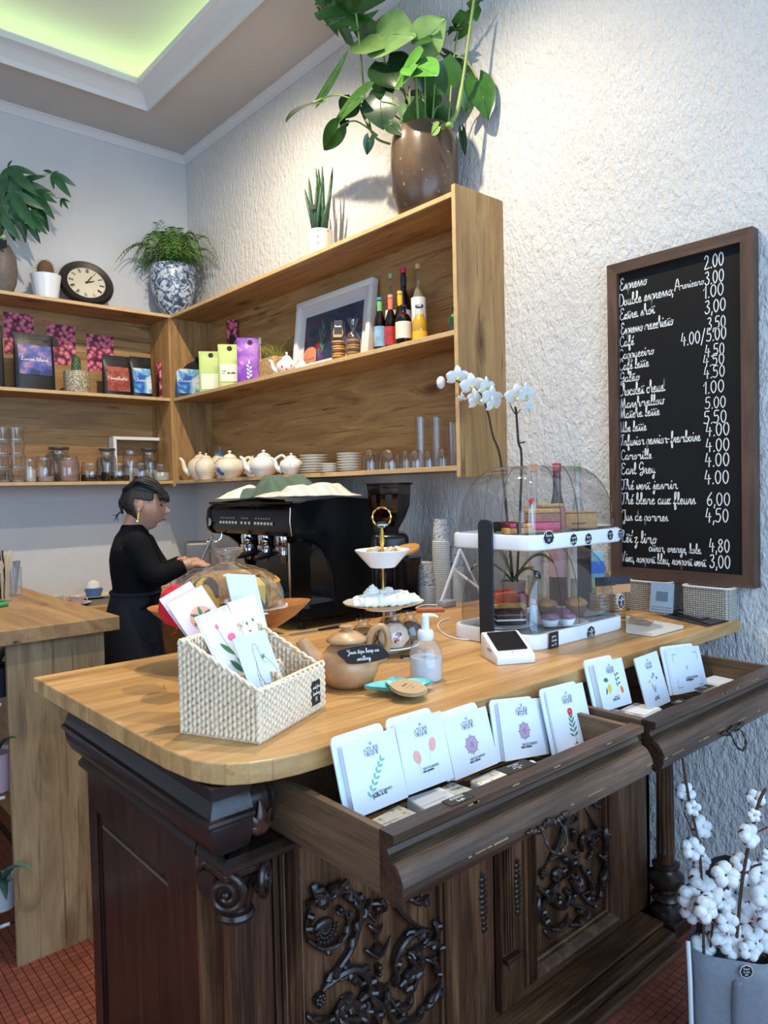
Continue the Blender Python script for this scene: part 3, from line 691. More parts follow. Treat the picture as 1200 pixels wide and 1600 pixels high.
# ------------------------------------------------------------------ handwriting: strokes on a 9-unit cap height
GL = {
'a': "3 3.6,1.8 4,.7 3,.5 1,1.4 0,2.6 1,3.2 3.8,3 1,3.4 .1,4.2 .5", 'b': "0 .5,1.6 5,1.8 8,1.2 8.8,.7 7,.7 1.2,1.4 0,2.6 .4,3 2,2.2 3.2,2.8 3,3.6 3.2",
'c': "2.7 3.2,1.8 4,.7 3,.5 1.2,1.4 0,2.6 .3,3.2 .9", 'd': "3 3.4,1.8 4,.6 3,.5 1,1.4 0,2.6 1,3.2 4,3.3 9,3 3,3.2 .4,4.2 .5",
'e': "0 .6,1.6 1.6,2.4 3,1.7 4,.8 3,.7 1,1.6 0,3.2 .8", 'f': "0 .5,1.8 4,2.4 8,1.8 9,1.1 7.5,1 2,1 -3,1.6 -4,2.2 -2.6,1.6 0,3 .8",
'g': "2.8 3.4,1.8 4,.6 3,.6 1,1.6 .2,2.6 1.4,3 4,3 0,2.6 -3.2,1.4 -4,.8 -2.8,2.4 -.6,4 .6", 'h': "0 .5,1.6 5,1.8 8,1.2 9,.8 7,.7 0,.8 2.4,1.8 4,2.6 3.4,2.6 1,3 .1,4 .6",
'i': "0 .6,1.2 4,1.1 1,1.6 0,2.6 .6;1.4 6,1.6 6.5", 'j': "0 .6,1.4 4,1.4 -2,.8 -4,0 -3,.6 -1.6,2.4 .6;1.6 6,1.8 6.5", 'k': "0 .5,1.6 5,1.8 8,1.2 9,.8 7,.7 0,.8 2.2,2 4,2.6 3,1 2.2,1.8 .6,2.6 0,3.6 .8",
'l': "0 .5,1.6 4,2 7.6,1.4 9,.9 7.4,.8 1.2,1.4 0,2.4 .6", 'm': "0 .6,.8 4,.8 0,.9 2.4,1.8 4,2.4 3.4,2.4 0,2.5 2.4,3.4 4,4 3.4,4 .8,4.5 0,5.4 .6",
'n': "0 .6,.8 4,.8 0,.9 2.4,1.9 4,2.6 3.4,2.6 .8,3.1 0,4 .6", 'o': "1.8 4,.7 3,.5 1.2,1.6 0,2.8 1.2,2.8 3,1.8 4,1.5 3.4,2.4 3,3.6 3.4",
'p': "0 .6,.9 4,.7 -4,.8 2.4,1.9 4,2.8 2.8,2.7 1,1.8 0,.9 .8,2 .2,3.4 .6", 'q': "2.8 3.4,1.8 4,.6 3,.6 1,1.6 .2,2.6 1.4,3 4,2.9 0,2.8 -4,3.4 -2.4,4 .6", 'r': "0 .6,.8 3.4,.8 4.2,1.2 3.5,2.2 3.7,2 1,2.4 0,3.2 .6", 's': "0 .6,1.6 4.2,1.8 2.6,2.2 1,1.4 0,.4 .6,1.6 .1,3 .6",
't': "0 .6,1.4 4,1.6 7,1.4 1,1.8 0,2.8 .6;.2 5,2.6 5.3", 'u': "0 .6,.8 4,.7 1,1.4 0,2.4 .8,2.9 4,2.9 .8,3.3 0,4.2 .6", 'v': "0 .6,.6 4,1 1.4,1.6 0,2.4 1.6,2.6 4,3.4 3.6",
'x': "0 .6,.8 3.8,1.6 3,1.8 1,2.4 0,3.2 .6;3 4,.6 0", 'y': "0 .6,.8 4,.8 1.4,1.6 .6,2.6 1.6,2.8 4,2.8 -1,2.2 -4,1.2 -3,2.2 -1,3.8 .6", 'z': ".4 3.6,2.6 4,.6 .2,2 0,2.2 -2,1.4 -4,.6 -3,3.4 .6",
'w': "0 .6,.6 4,.8 1,1.5 0,2.2 1,2.4 4,2.5 1,3.2 0,4 1,4.2 4,5 3.6",
'E': "3.8 7.6,2.6 9,1 8,1.2 6,2.6 5,1 4.4,.2 2.4,1.4 0,3.2 .4,4.4 1.8", 'D': "1.4 8.6,1.2 4,1 .4,2.6 0,4.6 1.6,5 5,3.6 8.4,1.4 9.2,0 8,.6 7", 'C': "4 7.4,2.8 9,1 7.4,.3 4,1.2 .6,2.8 0,4.4 1.4",
'G': "4 7.4,2.6 9,.8 7,.5 4.4,2 3.2,3.8 5,4 7,3.9 2,2.8 -1,1 -.8,2 1,4.6 .8", 'M': "0 1,.6 0,1.4 3,1.8 8.4,2.6 2,3 .4,4.2 6,4.8 8.8,5.2 3,5.6 .2,6.8 .8", 'V': "0 7,.8 9,1.6 7,1.8 2,2.4 0,3.6 4,4.8 9,5.4 8.4",
'U': "0 7,.8 9,1.4 7,1.2 2,2.2 0,3.6 2,4.2 9,4.2 2,4.8 0,5.6 .8", 'I': "3.4 9,2.6 5,1.6 .8,.4 .4,0 1.6,1.4 2;.6 7,2 9,4.2 9", 'T': "0 7,.8 8.8,2.4 8.2,4.6 9;2.8 8.4,2.6 4,1.8 .4,.6 .2,.4 1.4;4.4 .6,4.6 .6",
'J': "0 7,1 9,3 8.6;3.2 9,3 2,2.2 -2.4,1 -2.6,1.4 -.6,3.6 1.4", 'L': "0 1,1.8 4,2.8 8,2 9.2,1.3 7.4,1.4 1.4,.4 .2,-.2 1,1.4 .8,3 0,4.2 .8", 'A': "0 0,2.4 9,4.4 0;.8 3,3.8 3", 'Y': "0 9,1 6,2.6 5.4,3.6 9;3.6 9,3 0,2 -3,.8 -2.4,4.4 .6",
'B': "1 0,1 9,3 8.6,3.4 6.6,1.2 5,3.8 3.6,3.4 .8,1 0,4.4 .2", 'P': "1 0,1.2 9,3.6 8.4,3.8 5.6,1.2 4.6;4.2 .6,4.4 .6",
'0': "2 9,.5 7,.3 3,1.8 0,3.4 2.4,3.5 6.6,2 9", '1': ".2 6,1.8 9,1.6 0", '2': ".2 7,1.6 9,3.2 7.4,2.4 4,.2 0,3.8 .4", '3': ".4 8.4,2.4 9,2.8 6.6,1.4 5,3.2 3.4,2.6 .6,.8 0,0 1.4",
'4': "1.4 9,.2 3.4,3.8 3.6;2.8 6,2.6 0", '5': "3.6 9,1 8.8,.8 5.2,2.6 5.6,3.6 3,2.2 .2,0 .8", '6': "3.2 9,.8 5,.4 2,1.8 0,3.4 2,2.4 4.6,.6 3", '8': "2 4.8,.6 7,2 9,3.4 7,.4 2.4,1.8 0,3.6 2.2,2 4.8",
'7': ".2 9,3.6 9,1.4 0", '9': "3.4 7,2 9,.4 7,1.4 4.8,3.4 6.6,2.8 0", '.': ".2 .1,.5 .4", ',': ".5 .6,.1 -1.6", '/': "0 -1.5,3 9.5", "'": ".4 9,.2 7.2", '-': "0 3,2 3", '€': "3.8 8,2 9,.6 5,2 0,3.8 1;-.4 5.4,2.8 5.4;-.4 3.8,2.6 3.8", '!': ".6 9,.5 3;.5 .6,.6 .2"}
CAPS = {'A': "0 0,2 9,4 0;.8 3,3.2 3", 'B': "0 0,0 9,2.6 9,3.4 7,2.6 4.8,0 4.8;2.6 4.8,3.8 2.6,2.8 0,0 0", 'C': "3.8 7.6,2.4 9,.6 7.6,0 4.5,.6 1.4,2.4 0,3.8 1.4", 'D': "0 0,0 9,2.4 8.6,3.8 4.5,2.4 .4,0 0", 'E': "3.4 0,0 0,0 9,3.4 9;0 4.8,2.8 4.8",
'F': "0 0,0 9,3.4 9;0 4.8,2.8 4.8", 'G': "3.8 7.6,2.4 9,.6 7.6,0 4.5,.6 1.4,2.4 0,4 1.4,4 4,2.6 4", 'H': "0 0,0 9;4 0,4 9;0 4.6,4 4.6", 'I': ".4 0,.4 9", 'K': "0 0,0 9;3.8 9,0 4,4 0", 'L': "0 9,0 0,3.2 0", 'M': "0 0,0 9,2.4 4,4.8 9,4.8 0",
'N': "0 0,0 9,4 0,4 9", 'O': "2 9,.4 7.4,0 4.5,.6 1.2,2 0,3.6 1.2,4 4.5,3.4 7.6,2 9", 'P': "0 0,0 9,2.8 9,3.6 7,2.8 4.6,0 4.6", 'R': "0 0,0 9,2.8 9,3.6 7,2.8 4.6,0 4.6;1.8 4.6,3.8 0", 'S': "3.4 7.8,2 9,.4 7.4,1 5.2,3 4,3.6 2,2 0,.2 1.2",
'T': "2 0,2 9;0 9,4 9", 'U': "0 9,0 2.4,1.4 0,2.8 0,4 2.4,4 9", 'V': "0 9,2 0,4 9", 'X': "0 0,4 9;0 9,4 0"}
ACC = {'é': ('e', "2 5.6,3 7.4"), 'ã': ('a', "1 5.4,1.6 6.2,2.6 5.6,3.2 6.4"), 'ë': ('e', "1 5.6,1.2 6;2.6 5.6,2.8 6"), 'ç': ('c', "1.6 0,2 -1.6")}
def parse(s): return [[tuple(float(v) for v in p.split()) for p in st.split(',')] for st in s.split(';')]
def strokes_of(txt, caps=False):
    """list of polylines (units: cap height 9) and the total width"""
    x = 0; out = []; prev = None
    for ch in txt:
        if ch == ' ': x += 2.6; prev = None; continue
        acc = None
        if ch in ACC: ch, acc = ACC[ch][0], parse(ACC[ch][1])
        d = CAPS if (caps and ch in CAPS) else GL
        sts = parse(d.get(ch) or CAPS.get(ch) or GL['e']); 
        w_ = max(p[0] for st in sts for p in st)
        script = not caps and ch.isalpha() and ch.islower()
        for k, st in enumerate(sts):
            if not (caps or ch.isdigit() or ch in ".,/'-!"): st = smoothpath(st, 4)
            elif ch.isdigit() and len(st) > 3: st = smoothpath(st, 3)
            st = [(q[0]+x, q[1]) for q in st]
            if k == 0 and script and prev: out[prev[0]] += st; idx = prev[0]
            else: out.append(st); idx = len(out)-1
            if k == 0: first = idx
        if acc: out += [[(q[0]+x, q[1]) for q in st] for st in acc]
        last = sts[0][-1][0]
        if script: x += last; prev = (first,)
        else: x += w_+(1.5 if ch not in '.,' else 1.2) if caps or not ch.isalpha() else w_+.2; prev = None
    return out, x
def write(g, txt, m, h, wd=None, pen=.9, caps=False, slant=.0, jit=0):
    """flat pen ribbons in the local xy plane of m; h = cap height in metres, wd = wanted text width"""
    st, W_ = strokes_of(txt, caps); k = h/9; kx = (wd/W_) if wd else k; hw = pen*k*.5
    for pl in st:
        pl = [(x*kx+y*k*slant, y*k) for x, y in pl]; n = len(pl)
        if n < 2: continue
        L_, R_ = [], []
        for i in range(n):
            a = Vector(pl[max(i-1, 0)]); b = Vector(pl[min(i+1, n-1)]); d = b-a
            if d.length < 1e-9: d = Vector((1, 0))
            d.normalize(); nn = Vector((-d.y, d.x))*hw; p = Vector(pl[i]); 
            if i == 0: p = p-d*hw
            if i == n-1: p = p+d*hw
            L_.append((p+nn)); R_.append((p-nn))
        vs = [(q.x, q.y, 0) for q in L_]+[(q.x, q.y, 0) for q in R_]
        g.add(vs, [(n+i, n+i+1, i+1, i) for i in range(n-1)], m)
    return g
chalk = P('white_chalk_marker', (.86, .86, .84), .7)
ink = P('black_ink', (.02, .02, .025), .6); ink_g = P('grey_ink', lin('8d8f97'), .6)

# ------------------------------------------------------------------ menu board
BX = -.05
b0 = at(948, 418, 0, BX); b1 = at(1175, 350, 0, BX); b2 = at(1180, 920, 0, BX)
bt, bb_, bl_, br_ = (b0.z+b1.z)/2, b2.z, b0.y, (b1.y+b2.y)/2
board_ = thing('menu_board', 'tall black menu board in a brown frame, lettered in white script, on the right wall', 'menu board', (0, bl_, bb_))
fw = .042; Wb = bl_-br_; Hb = bt-bb_
fm = wood('board_frame_walnut', 2, (lin('3f2b21'), lin('553c2f'), lin('6b4d3c')), grain=1.5, knots=0, rough=.5, cracks=.4)
fm2 = wood('board_frame_walnut_rail', 1, (lin('3f2b21'), lin('553c2f'), lin('6b4d3c')), grain=1.5, knots=0, rough=.5, cracks=.4)
def fr_side(nm, y0, y1, z0, z1, mat_, mit):
    """mitred frame member in the plane of the wall"""
    vs = []
    for x in (-.002, BX):
        for (y, z) in mit: vs.append((x, y, z))
    n = len(mit); G().add(vs, [tuple(range(n)), tuple(reversed(range(n, 2*n)))]+[(i, n+i, n+(i+1) % n, (i+1) % n) for i in range(n)]).obj(nm, mat_, board_)
o4 = [(0, 0), (-Wb, 0), (-Wb, Hb), (0, Hb)]; i4 = [(-fw, fw), (-Wb+fw, fw), (-Wb+fw, Hb-fw), (-fw, Hb-fw)]
for k in range(4):
    a, b, c, d = o4[k], o4[(k+1) % 4], i4[(k+1) % 4], i4[k]
    fr_side('frame_rail' if k % 2 == 0 else 'frame_stile', 0, 0, 0, 0, fm2 if k % 2 == 0 else fm, [a, b, c, d])
slate = P('black_board_sheet', (.005, .005, .006), .6, vary=.3, vscale=5, Specular_IOR_Level=.25)
G().box(-.03, -.003, -Wb+fw+.0005, -fw-.0005, fw+.0005, Hb-fw-.0005).obj('board_sheet', slate, board_)
def bz(zx, zy): return at(920+zx/2.667, 340+zy/2.667, 0, -.031)
def bline(g, txt, x0, y0, x1, cap, pen=1.0):
    a = bz(x0, y0); e = bz(x1, y0); t = bz(x0, y0-cap)
    m = frame((-.0308, a.y-bl_, a.z-bb_), (0, -1, 0), (0, 0, 1)); write(g, txt, m, (t.z-a.z)*.95, abs(e.y-a.y), pen*.72)
g = G()
for txt, x, y, x2, c in [("Espresso", 130, 305, 242, 52), ("Double espresso,", 124, 372, 356, 52), ("Extra shot", 130, 428, 275, 50), ("Espresso macchiato", 134, 488, 352, 50), ("Café", 130, 540, 188, 46), ("Cappuccino", 126, 592, 272, 44), ("Café latte", 128, 638, 250, 46),
    ("Galão", 130, 688, 212, 44), ("Chocolat chaud", 125, 745, 318, 54), ("Marshmallow", 130, 796, 315, 46), ("Matcha latte", 130, 838, 295, 46), ("Ube latte", 130, 895, 240, 46), ("Infusion passion-framboise", 132, 952, 465, 48), ("Camomille", 135, 1010, 262, 44),
    ("Earl Grey", 135, 1070, 277, 50), ("Thé vert jasmin", 135, 1134, 370, 46), ("Thé blanc aux fleurs", 135, 1194, 445, 50), ("Jus de pommes", 140, 1262, 330, 46), ("Lët'z limo", 135, 1352, 282, 52), ("citron, orange, kola", 250, 1390, 468, 42), ("Viva, rosport bleu, rosport vert", 135, 1432, 488, 44)]:
    bline(g, txt, x, y, x2, c)
m = frame((-.0308, bz(358, 305).y-bl_, bz(358, 305).z-bb_), (0, -1, 0), (0, 0, 1)); write(g, 'A', m, .042, .02, .8); bline(g, "mericano", 378, 300, 480, 38, .9)
g.obj('menu_lettering', chalk, board_)['kind'] = 'stuff'
g = G()
for txt, x, y, x2, c in [("2.00", 482, 216, 567, 58), ("3.00", 485, 282, 568, 56), ("1.00", 478, 338, 568, 54), ("3,00", 485, 402, 576, 56), ("3,50", 495, 470, 575, 54), ("4.00/5.00", 385, 535, 578, 54), ("4.50", 485, 582, 570, 52), ("4.50", 477, 622, 570, 50), ("4.50", 480, 672, 572, 50), ("1.00", 478, 735, 570, 54), ("5.00", 485, 798, 576, 50),
    ("5.50", 480, 860, 580, 54), ("4.00", 488, 912, 592, 56), ("4.00", 488, 976, 592, 56), ("4.00", 485, 1038, 592, 58), ("4.00", 483, 1110, 590, 58), ("6,00", 492, 1200, 595, 56), ("4,50", 487, 1268, 588, 58), ("4,80", 502, 1392, 592, 56), ("3,00", 505, 1458, 595, 56)]:
    bline(g, txt, x, y, x2, c, 1.05)
g.obj('menu_prices', chalk, board_)['kind'] = 'stuff'

# ------------------------------------------------------------------ surveying helpers and small flat things
def zat(x, y, py):
    lo, hi = -1.0, 5.0
    for _ in range(50):
        m_ = (lo+hi)/2; d = Vector((x, y, m_))-CAM
        if 800-FPX*d.dot(CU)/d.dot(CF) > py: lo = m_
        else: hi = m_
    return m_
def mpp(p): return (Vector(p)-CAM).dot(CF)/FPX
def onplane(px, py, o, n):
    d = CF + CR*((px-600)/FPX) + CU*((800-py)/FPX); o = Vector(o); n = Vector(n)
    return CAM + d*((o-CAM).dot(n)/d.dot(n))
def sheet_frame(TL, TR, BL, o, n):
    a, b, c = onplane(*TL, o, n), onplane(*TR, o, n), onplane(*BL, o, n)
    return frame(c, b-a, a-c), (b-a).length, (a-c).length
def put(o, m): o.matrix_world = m; return o
def slab(w_, h_, t, r=.0, seg=5):
    """thin sheet with rounded corners; front face at z = 0"""
    if r <= 0: return G().box(0, w_, 0, h_, -t, 0)
    poly = []
    for cx_, cy_, a0 in ((w_-r, r, -90), (w_-r, h_-r, 0), (r, h_-r, 90), (r, r, 180)):
        for i in range(seg+1):
            a = math.radians(a0+90*i/seg); poly.append((cx_+r*math.cos(a), cy_+r*math.sin(a)))
    return G().prism(poly, -t, 0)
def disc(g, cx_, cy_, rx, ry, z=.0004, rot=0, n=16, m=None):
    c, s_ = math.cos(rot), math.sin(rot)
    vs = [(cx_+rx*math.cos(2*PI*i/n)*c-ry*math.sin(2*PI*i/n)*s_, cy_+rx*math.cos(2*PI*i/n)*s_+ry*math.sin(2*PI*i/n)*c, z) for i in range(n)]
    return g.add(vs, [tuple(range(n))], m)
def leaf2(g, x, y, a, l, w_, z=.0004, m=None):
    ca, sa = math.cos(a), math.sin(a); n = 6; up = []; dn = []
    for i in range(n+1):
        t = i/n; h_ = w_*math.sin(PI*t)**.8/2
        up.append((x+ca*l*t-sa*h_, y+sa*l*t+ca*h_, z)); dn.append((x+ca*l*t+sa*h_, y+sa*l*t-ca*h_, z))
    vs = up+dn; return g.add(vs, [(n+1+i, n+2+i, i+1, i) for i in range(n)], m)
def pen_line(g, pts, w_, z=.0004, m=None, smooth=4, closed=False):
    p = smoothpath(pts, smooth, closed) if smooth else list(pts)
    if closed: p.append(p[0])
    n = len(p); Ls = []; Rs = []
    for i in range(n):
        d = Vector(p[min(i+1, n-1)][:2])-Vector(p[max(i-1, 0)][:2]); d = d.normalized() if d.length else Vector((1, 0)); nn = Vector((-d.y, d.x))*w_/2; q = Vector(p[i][:2])
        Ls.append((q.x+nn.x, q.y+nn.y, z)); Rs.append((q.x-nn.x, q.y-nn.y, z))
    return g.add(Ls+Rs, [(n+i, n+i+1, i+1, i) for i in range(n-1)], m)
paper = P('white_paper', (.80, .82, .86), .7); paper2 = P('cream_paper', lin('ece6dc'), .7)
tagm = P('black_card_tag', lin('1c1d20'), .6)
def price_tag(label, m, w_, h_, lines, shape='rect', grp=None, pen=1.0):
    """a small black hand-lettered card; m = frame of its lower left corner"""
    t = thing('price_tag', label, 'price tag', group=grp); put(t, m)
    if shape == 'rect': slab(w_, h_, .0012, .0015, 3).obj('card', tagm, t)
    elif shape == 'badge':
        n = 36; poly = [(w_/2+w_/2*math.cos(2*PI*i/n)*(1+.05*math.cos(8*2*PI*i/n)), h_/2+h_/2*math.sin(2*PI*i/n)*(1+.05*math.cos(8*2*PI*i/n))) for i in range(n)]
        G().prism([(w_/2+(x-w_/2)*1.1, h_/2+(y-h_/2)*1.1) for x, y in poly], -.0014, -.0004).obj('rim', P('white_rim', (.8, .8, .8), .6), t); G().prism(poly, -.0003, 0).obj('card', tagm, t)
    elif shape == 'leaf':
        poly = [(0, h_*.75), (w_*.2, h_*.93), (w_*.5, h_), (w_*.8, h_*.9), (w_, h_*.28), (w_*.8, h_*.08), (w_*.5, 0), (w_*.2, h_*.06), (w_*.12, h_*.3)]
        G().prism(list(reversed(smoothpath(poly, 3, True))), -.0012, 0).obj('card', tagm, t)
    g = G(); n = len(lines); lh = h_*.8/n
    for i, tx in enumerate(lines):
        st_, W_ = strokes_of(tx); hh = lh*.62; ww = min(w_*.82, W_*hh/9*1.1)
        write(g, tx, T((w_-ww)/2, h_*.9-lh*(i+1)+lh*.22, .0005), hh, ww, pen)
    g.obj('tag_lettering', chalk, t); return t

# ------------------------------------------------------------------ scented-card envelopes standing in the drawers
env_m = P('envelope_paper', (.74, .80, .90), .6); env_in = P('envelope_inner', (.80, .82, .86), .6)
INK = {k: P('print_'+k, lin(v), .6) for k, v in dict(green='5d8f6f', dkgreen='3b7a4a', teal='7fb3a4', coral='e5a59a', red='d8362f', mauve='a58aa8', yellow='e3c53a', orange='e0703a', blue='5a76c0', dark='33353d', pink='ee6f9a', peach='f0a58c', cream='ece9d6', rose='e8cfd6').items()}
def env(kind, label, TL, TR, BL, flap, o, n=(0, -1, .28), dep=.012, stack=0):
    m, w_, h_ = sheet_frame(TL, TR, BL, o, n); h_ = max(h_, .105)
    t = thing('card_envelope', label, 'envelope', group='printed envelopes in the drawers'); put(t, m)
    slab(w_, h_, .002, .002).obj('front_card', env_m, t)
    G().box(.0005, w_-.0005, .0, h_-.004, -dep, -.0022, bev=.001).obj('card_pack', env_in, t)
    if flap:
        fx, fy = flap; ga = w_-.004; fh = .02
        poly = [(fx, -.0), (fx+ga, 0), (fx+ga, h_+fy-.012), (fx+ga-.004, h_+fy-.003), (fx+ga-.012, h_+fy), (fx+.012, h_+fy), (fx+.004, h_+fy-.003), (fx, h_+fy-.012)]
        G().prism(poly, -dep-.0045, -dep-.001).obj('back_flap', env_m, t)
        g = G(); pen_line(g, [(fx+ga/2-.004, h_+fy-.010), (fx+ga/2, h_+fy-.0085), (fx+ga/2+.004, h_+fy-.010)], .0006, -dep-.0006); g.obj('slot_mark', ink_g, t)
    g = G(); cx_ = w_*.5; s_ = w_/.085
    # little crown, the two title lines and a fine rule
    if kind != 'frame':
        for k in range(3): leaf2(g, cx_, h_*.875, PI/2+(k-1)*.7, .0055*s_, .0010, .0005)
        for ln, yy in (('ATELIER', .80), ('VIRGINIE', .735)):
            _, W_ = strokes_of(ln, True); hh = .0048*s_; ww = .0235*s_; write(g, ln, T(cx_-ww/2, h_*yy, .0005), hh, ww, 1.15, caps=True)
        g.obj('title_print', ink, t); g = G(); pen_line(g, [(cx_-.008, h_*.715), (cx_+.008, h_*.715)], .0005, .0005, smooth=0); g.obj('fine_rule', ink_g, t)
    def sub(txt, yy, capt=None):
        g = G()
        if capt: _, W_ = strokes_of(capt, True); write(g, capt, T(cx_-W_*.0028/18, h_*yy+.005, .0005), .0028*s_, None, 1.3, caps=True)
        _, W_ = strokes_of(txt); hh = .0044*s_; ww = min(W_*hh/9, w_*.7); write(g, txt, T(cx_-ww/2, h_*yy, .0005), hh, ww, 1.1); g.obj('script_print', INK['dark'], t)
    if kind == 'sprig':
        g = G(); pen_line(g, [(w_*.3, h_*.14), (w_*.42, h_*.4), (w_*.62, h_*.62)], .0006)
        for i in range(7):
            q = (w_*(.32+.3*i/6), h_*(.2+.42*i/6)); leaf2(g, *q, 1.9-.1*i, .012, .005); leaf2(g, *q, .15, .012, .005)
        g.obj('flower_print', INK['teal'], t); sub('feuilles de thé', .17, 'TABLETTES PARFUMEES')
    elif kind == 'anthurium':
        disc(G(), w_*.32, h_*.46, .010, .014, rot=.3).obj('flower_print', INK['coral'], t); disc(G(), w_*.68, h_*.57, .010, .014, rot=-.3).obj('flower_print', INK['coral'], t)
        g = G(); pen_line(g, [(w_*.36, h_*.5), (w_*.33, h_*.36), (w_*.36, h_*.22)], .0006); pen_line(g, [(w_*.66, h_*.6), (w_*.6, h_*.45), (w_*.56, h_*.33)], .0006); g.obj('stem_print', INK['teal'], t); sub('rose poudrée', .22, 'TABLETTES PARFUMEES')
    elif kind == 'mandala':
        g = G()
        for k in range(8):
            a = k*PI/4; leaf2(g, cx_, h_*.46, a, .023, .008); disc(g, cx_+.0165*math.cos(a+.39), h_*.46+.0165*math.sin(a+.39), .0028, .0028)
        g.obj('flower_print', INK['mauve'], t); g = G()
        for k in range(16): a = k*PI/8; leaf2(g, cx_+.006*math.cos(a), h_*.46+.006*math.sin(a), a, .010, .0012, .0008)
        g.obj('line_print', INK['rose'], t); sub('musc intense', .17, 'TABLETTES PARFUMEES')
    elif kind == 'carnation':
        g = G()
        for k in range(9): a = k*.7; disc(g, cx_+.006*math.cos(a), h_*.60+.005*math.sin(a), .0042, .0036, .0004+.00005*k)
        g.obj('flower_print', INK['red'], t); g = G(); pen_line(g, [(cx_, h_*.55), (cx_+.001, h_*.35), (cx_+.004, h_*.12)], .0009)
        for i in range(5): y = h_*(.2+.07*i); leaf2(g, cx_, y, .5+.15*i, .019, .0045); leaf2(g, cx_, y, PI-.5-.15*i, .019, .0045)
        g.obj('leaf_print', INK['dkgreen'], t); sub('oeillet', .06)
    elif kind == 'citrus':
        g = G(); disc(g, w_*.35, h_*.42, .008, .012, rot=-.2); g.obj('lemon_print', INK['yellow'], t); g = G(); disc(g, w_*.76, h_*.34, .006, .010, rot=.2); g.obj('kumquat_print', INK['orange'], t)
        g = G(); leaf2(g, w_*.2, h_*.62, -.1, .022, .012); leaf2(g, w_*.22, h_*.3, 1.3, .02, .007)
        for i in range(6): leaf2(g, w_*.66, h_*(.42+.05*i), 1.2+.9*(-1)**i, .014, .005)
        g.obj('leaf_print', INK['dkgreen'], t); sub('fruity citron', .16, 'TABLETTES')
    elif kind == 'iris':
        g = G(); disc(g, w_*.58, h_*.6, .004, .006); disc(g, w_*.68, h_*.52, .004, .005, rot=.6); disc(g, w_*.5, h_*.56, .003, .004); g.obj('flower_print', INK['blue'], t)
        g = G(); disc(g, w_*.36, h_*.5, .005, .004); disc(g, w_*.44, h_*.42, .005, .004, rot=.5); g.obj('yellow_print', INK['yellow'], t)
        g = G(); [leaf2(g, w_*.5, h_*.26, PI/2+.25*(k-2), .024, .002) for k in range(5)]; g.obj('leaf_print', INK['teal'], t); sub('fleur bleue', .14, 'TABLETTES')
    elif kind == 'frame':
        g = G()
        for sx_, sy_ in ((-1, -1), (1, -1), (1, 1), (-1, 1)):
            X_ = cx_+sx_*w_*.36; Y_ = h_*.5+sy_*h_*.36
            for k in range(4):
                leaf2(g, X_-sx_*.006*k, Y_, PI/2*sy_+.6*(k % 2), .004, .0018); leaf2(g, X_, Y_-sy_*.006*k, (0 if sx_ > 0 else PI)+.6*(k % 2), .004, .0018)
            pen_line(g, [(X_-sx_*.022, Y_), (X_, Y_), (X_, Y_-sy_*.026)], .0005, smooth=0)
        for x_, s2 in ((cx_-.004, 1), (cx_+.003, 1)): pass
        write(g, 'AV', T(cx_-.006, h_*.5, .0005), .012, .012, .7, caps=True)
        g.obj('border_print', INK['dark'], t); sub('les exquises', .25, 'TABLETTES PARFUMEES')
    return t
dA = (0, -4.24, .90); dB = (0, -4.235, .90)
env('sprig', 'white envelope with a green tea sprig, nearest the rounded corner of the counter', (537, 1163), (619, 1136), (556, 1280), (-.012, .016), dA, dep=.014)
env('anthurium', 'white envelope printed with two pink anthurium flowers', (624, 1130), (695, 1109), (638, 1243), (-.011, .012), dA, dep=.012)
env('mandala', 'white envelope with a mauve mandala, right of the pink anthurium one', (704, 1123), (770, 1101), (712, 1220), (-.008, .014), (0, -4.22, .9), dep=.014)
env('mandala', 'white envelope with a mauve mandala, beside the red carnation one', (786, 1097), (853, 1090), (790, 1190), (-.014, .006), (0, -4.215, .9), dep=.012)
env('carnation', 'white envelope with a red carnation, leaning to the left', (840, 1086), (899, 1071), (873, 1180), (-.012, .007), (0, -4.24, .9), dep=.007)
env('citrus', 'white envelope printed with a lemon and green leaves', (938, 1037), (981, 1027), (944, 1112), (-.014, .012), dB, dep=.018)
env('iris', 'white envelope with blue and yellow flowers, slanting between two others', (984, 1033), (1020, 1020), (1013, 1112), None, (0, -4.235, .9), dep=.005)
env('frame', 'white envelope with a black ornamental border and initials', (1030, 1020), (1082, 1013), (1056, 1086), (-.012, .010), (0, -4.245, .9), dep=.009)
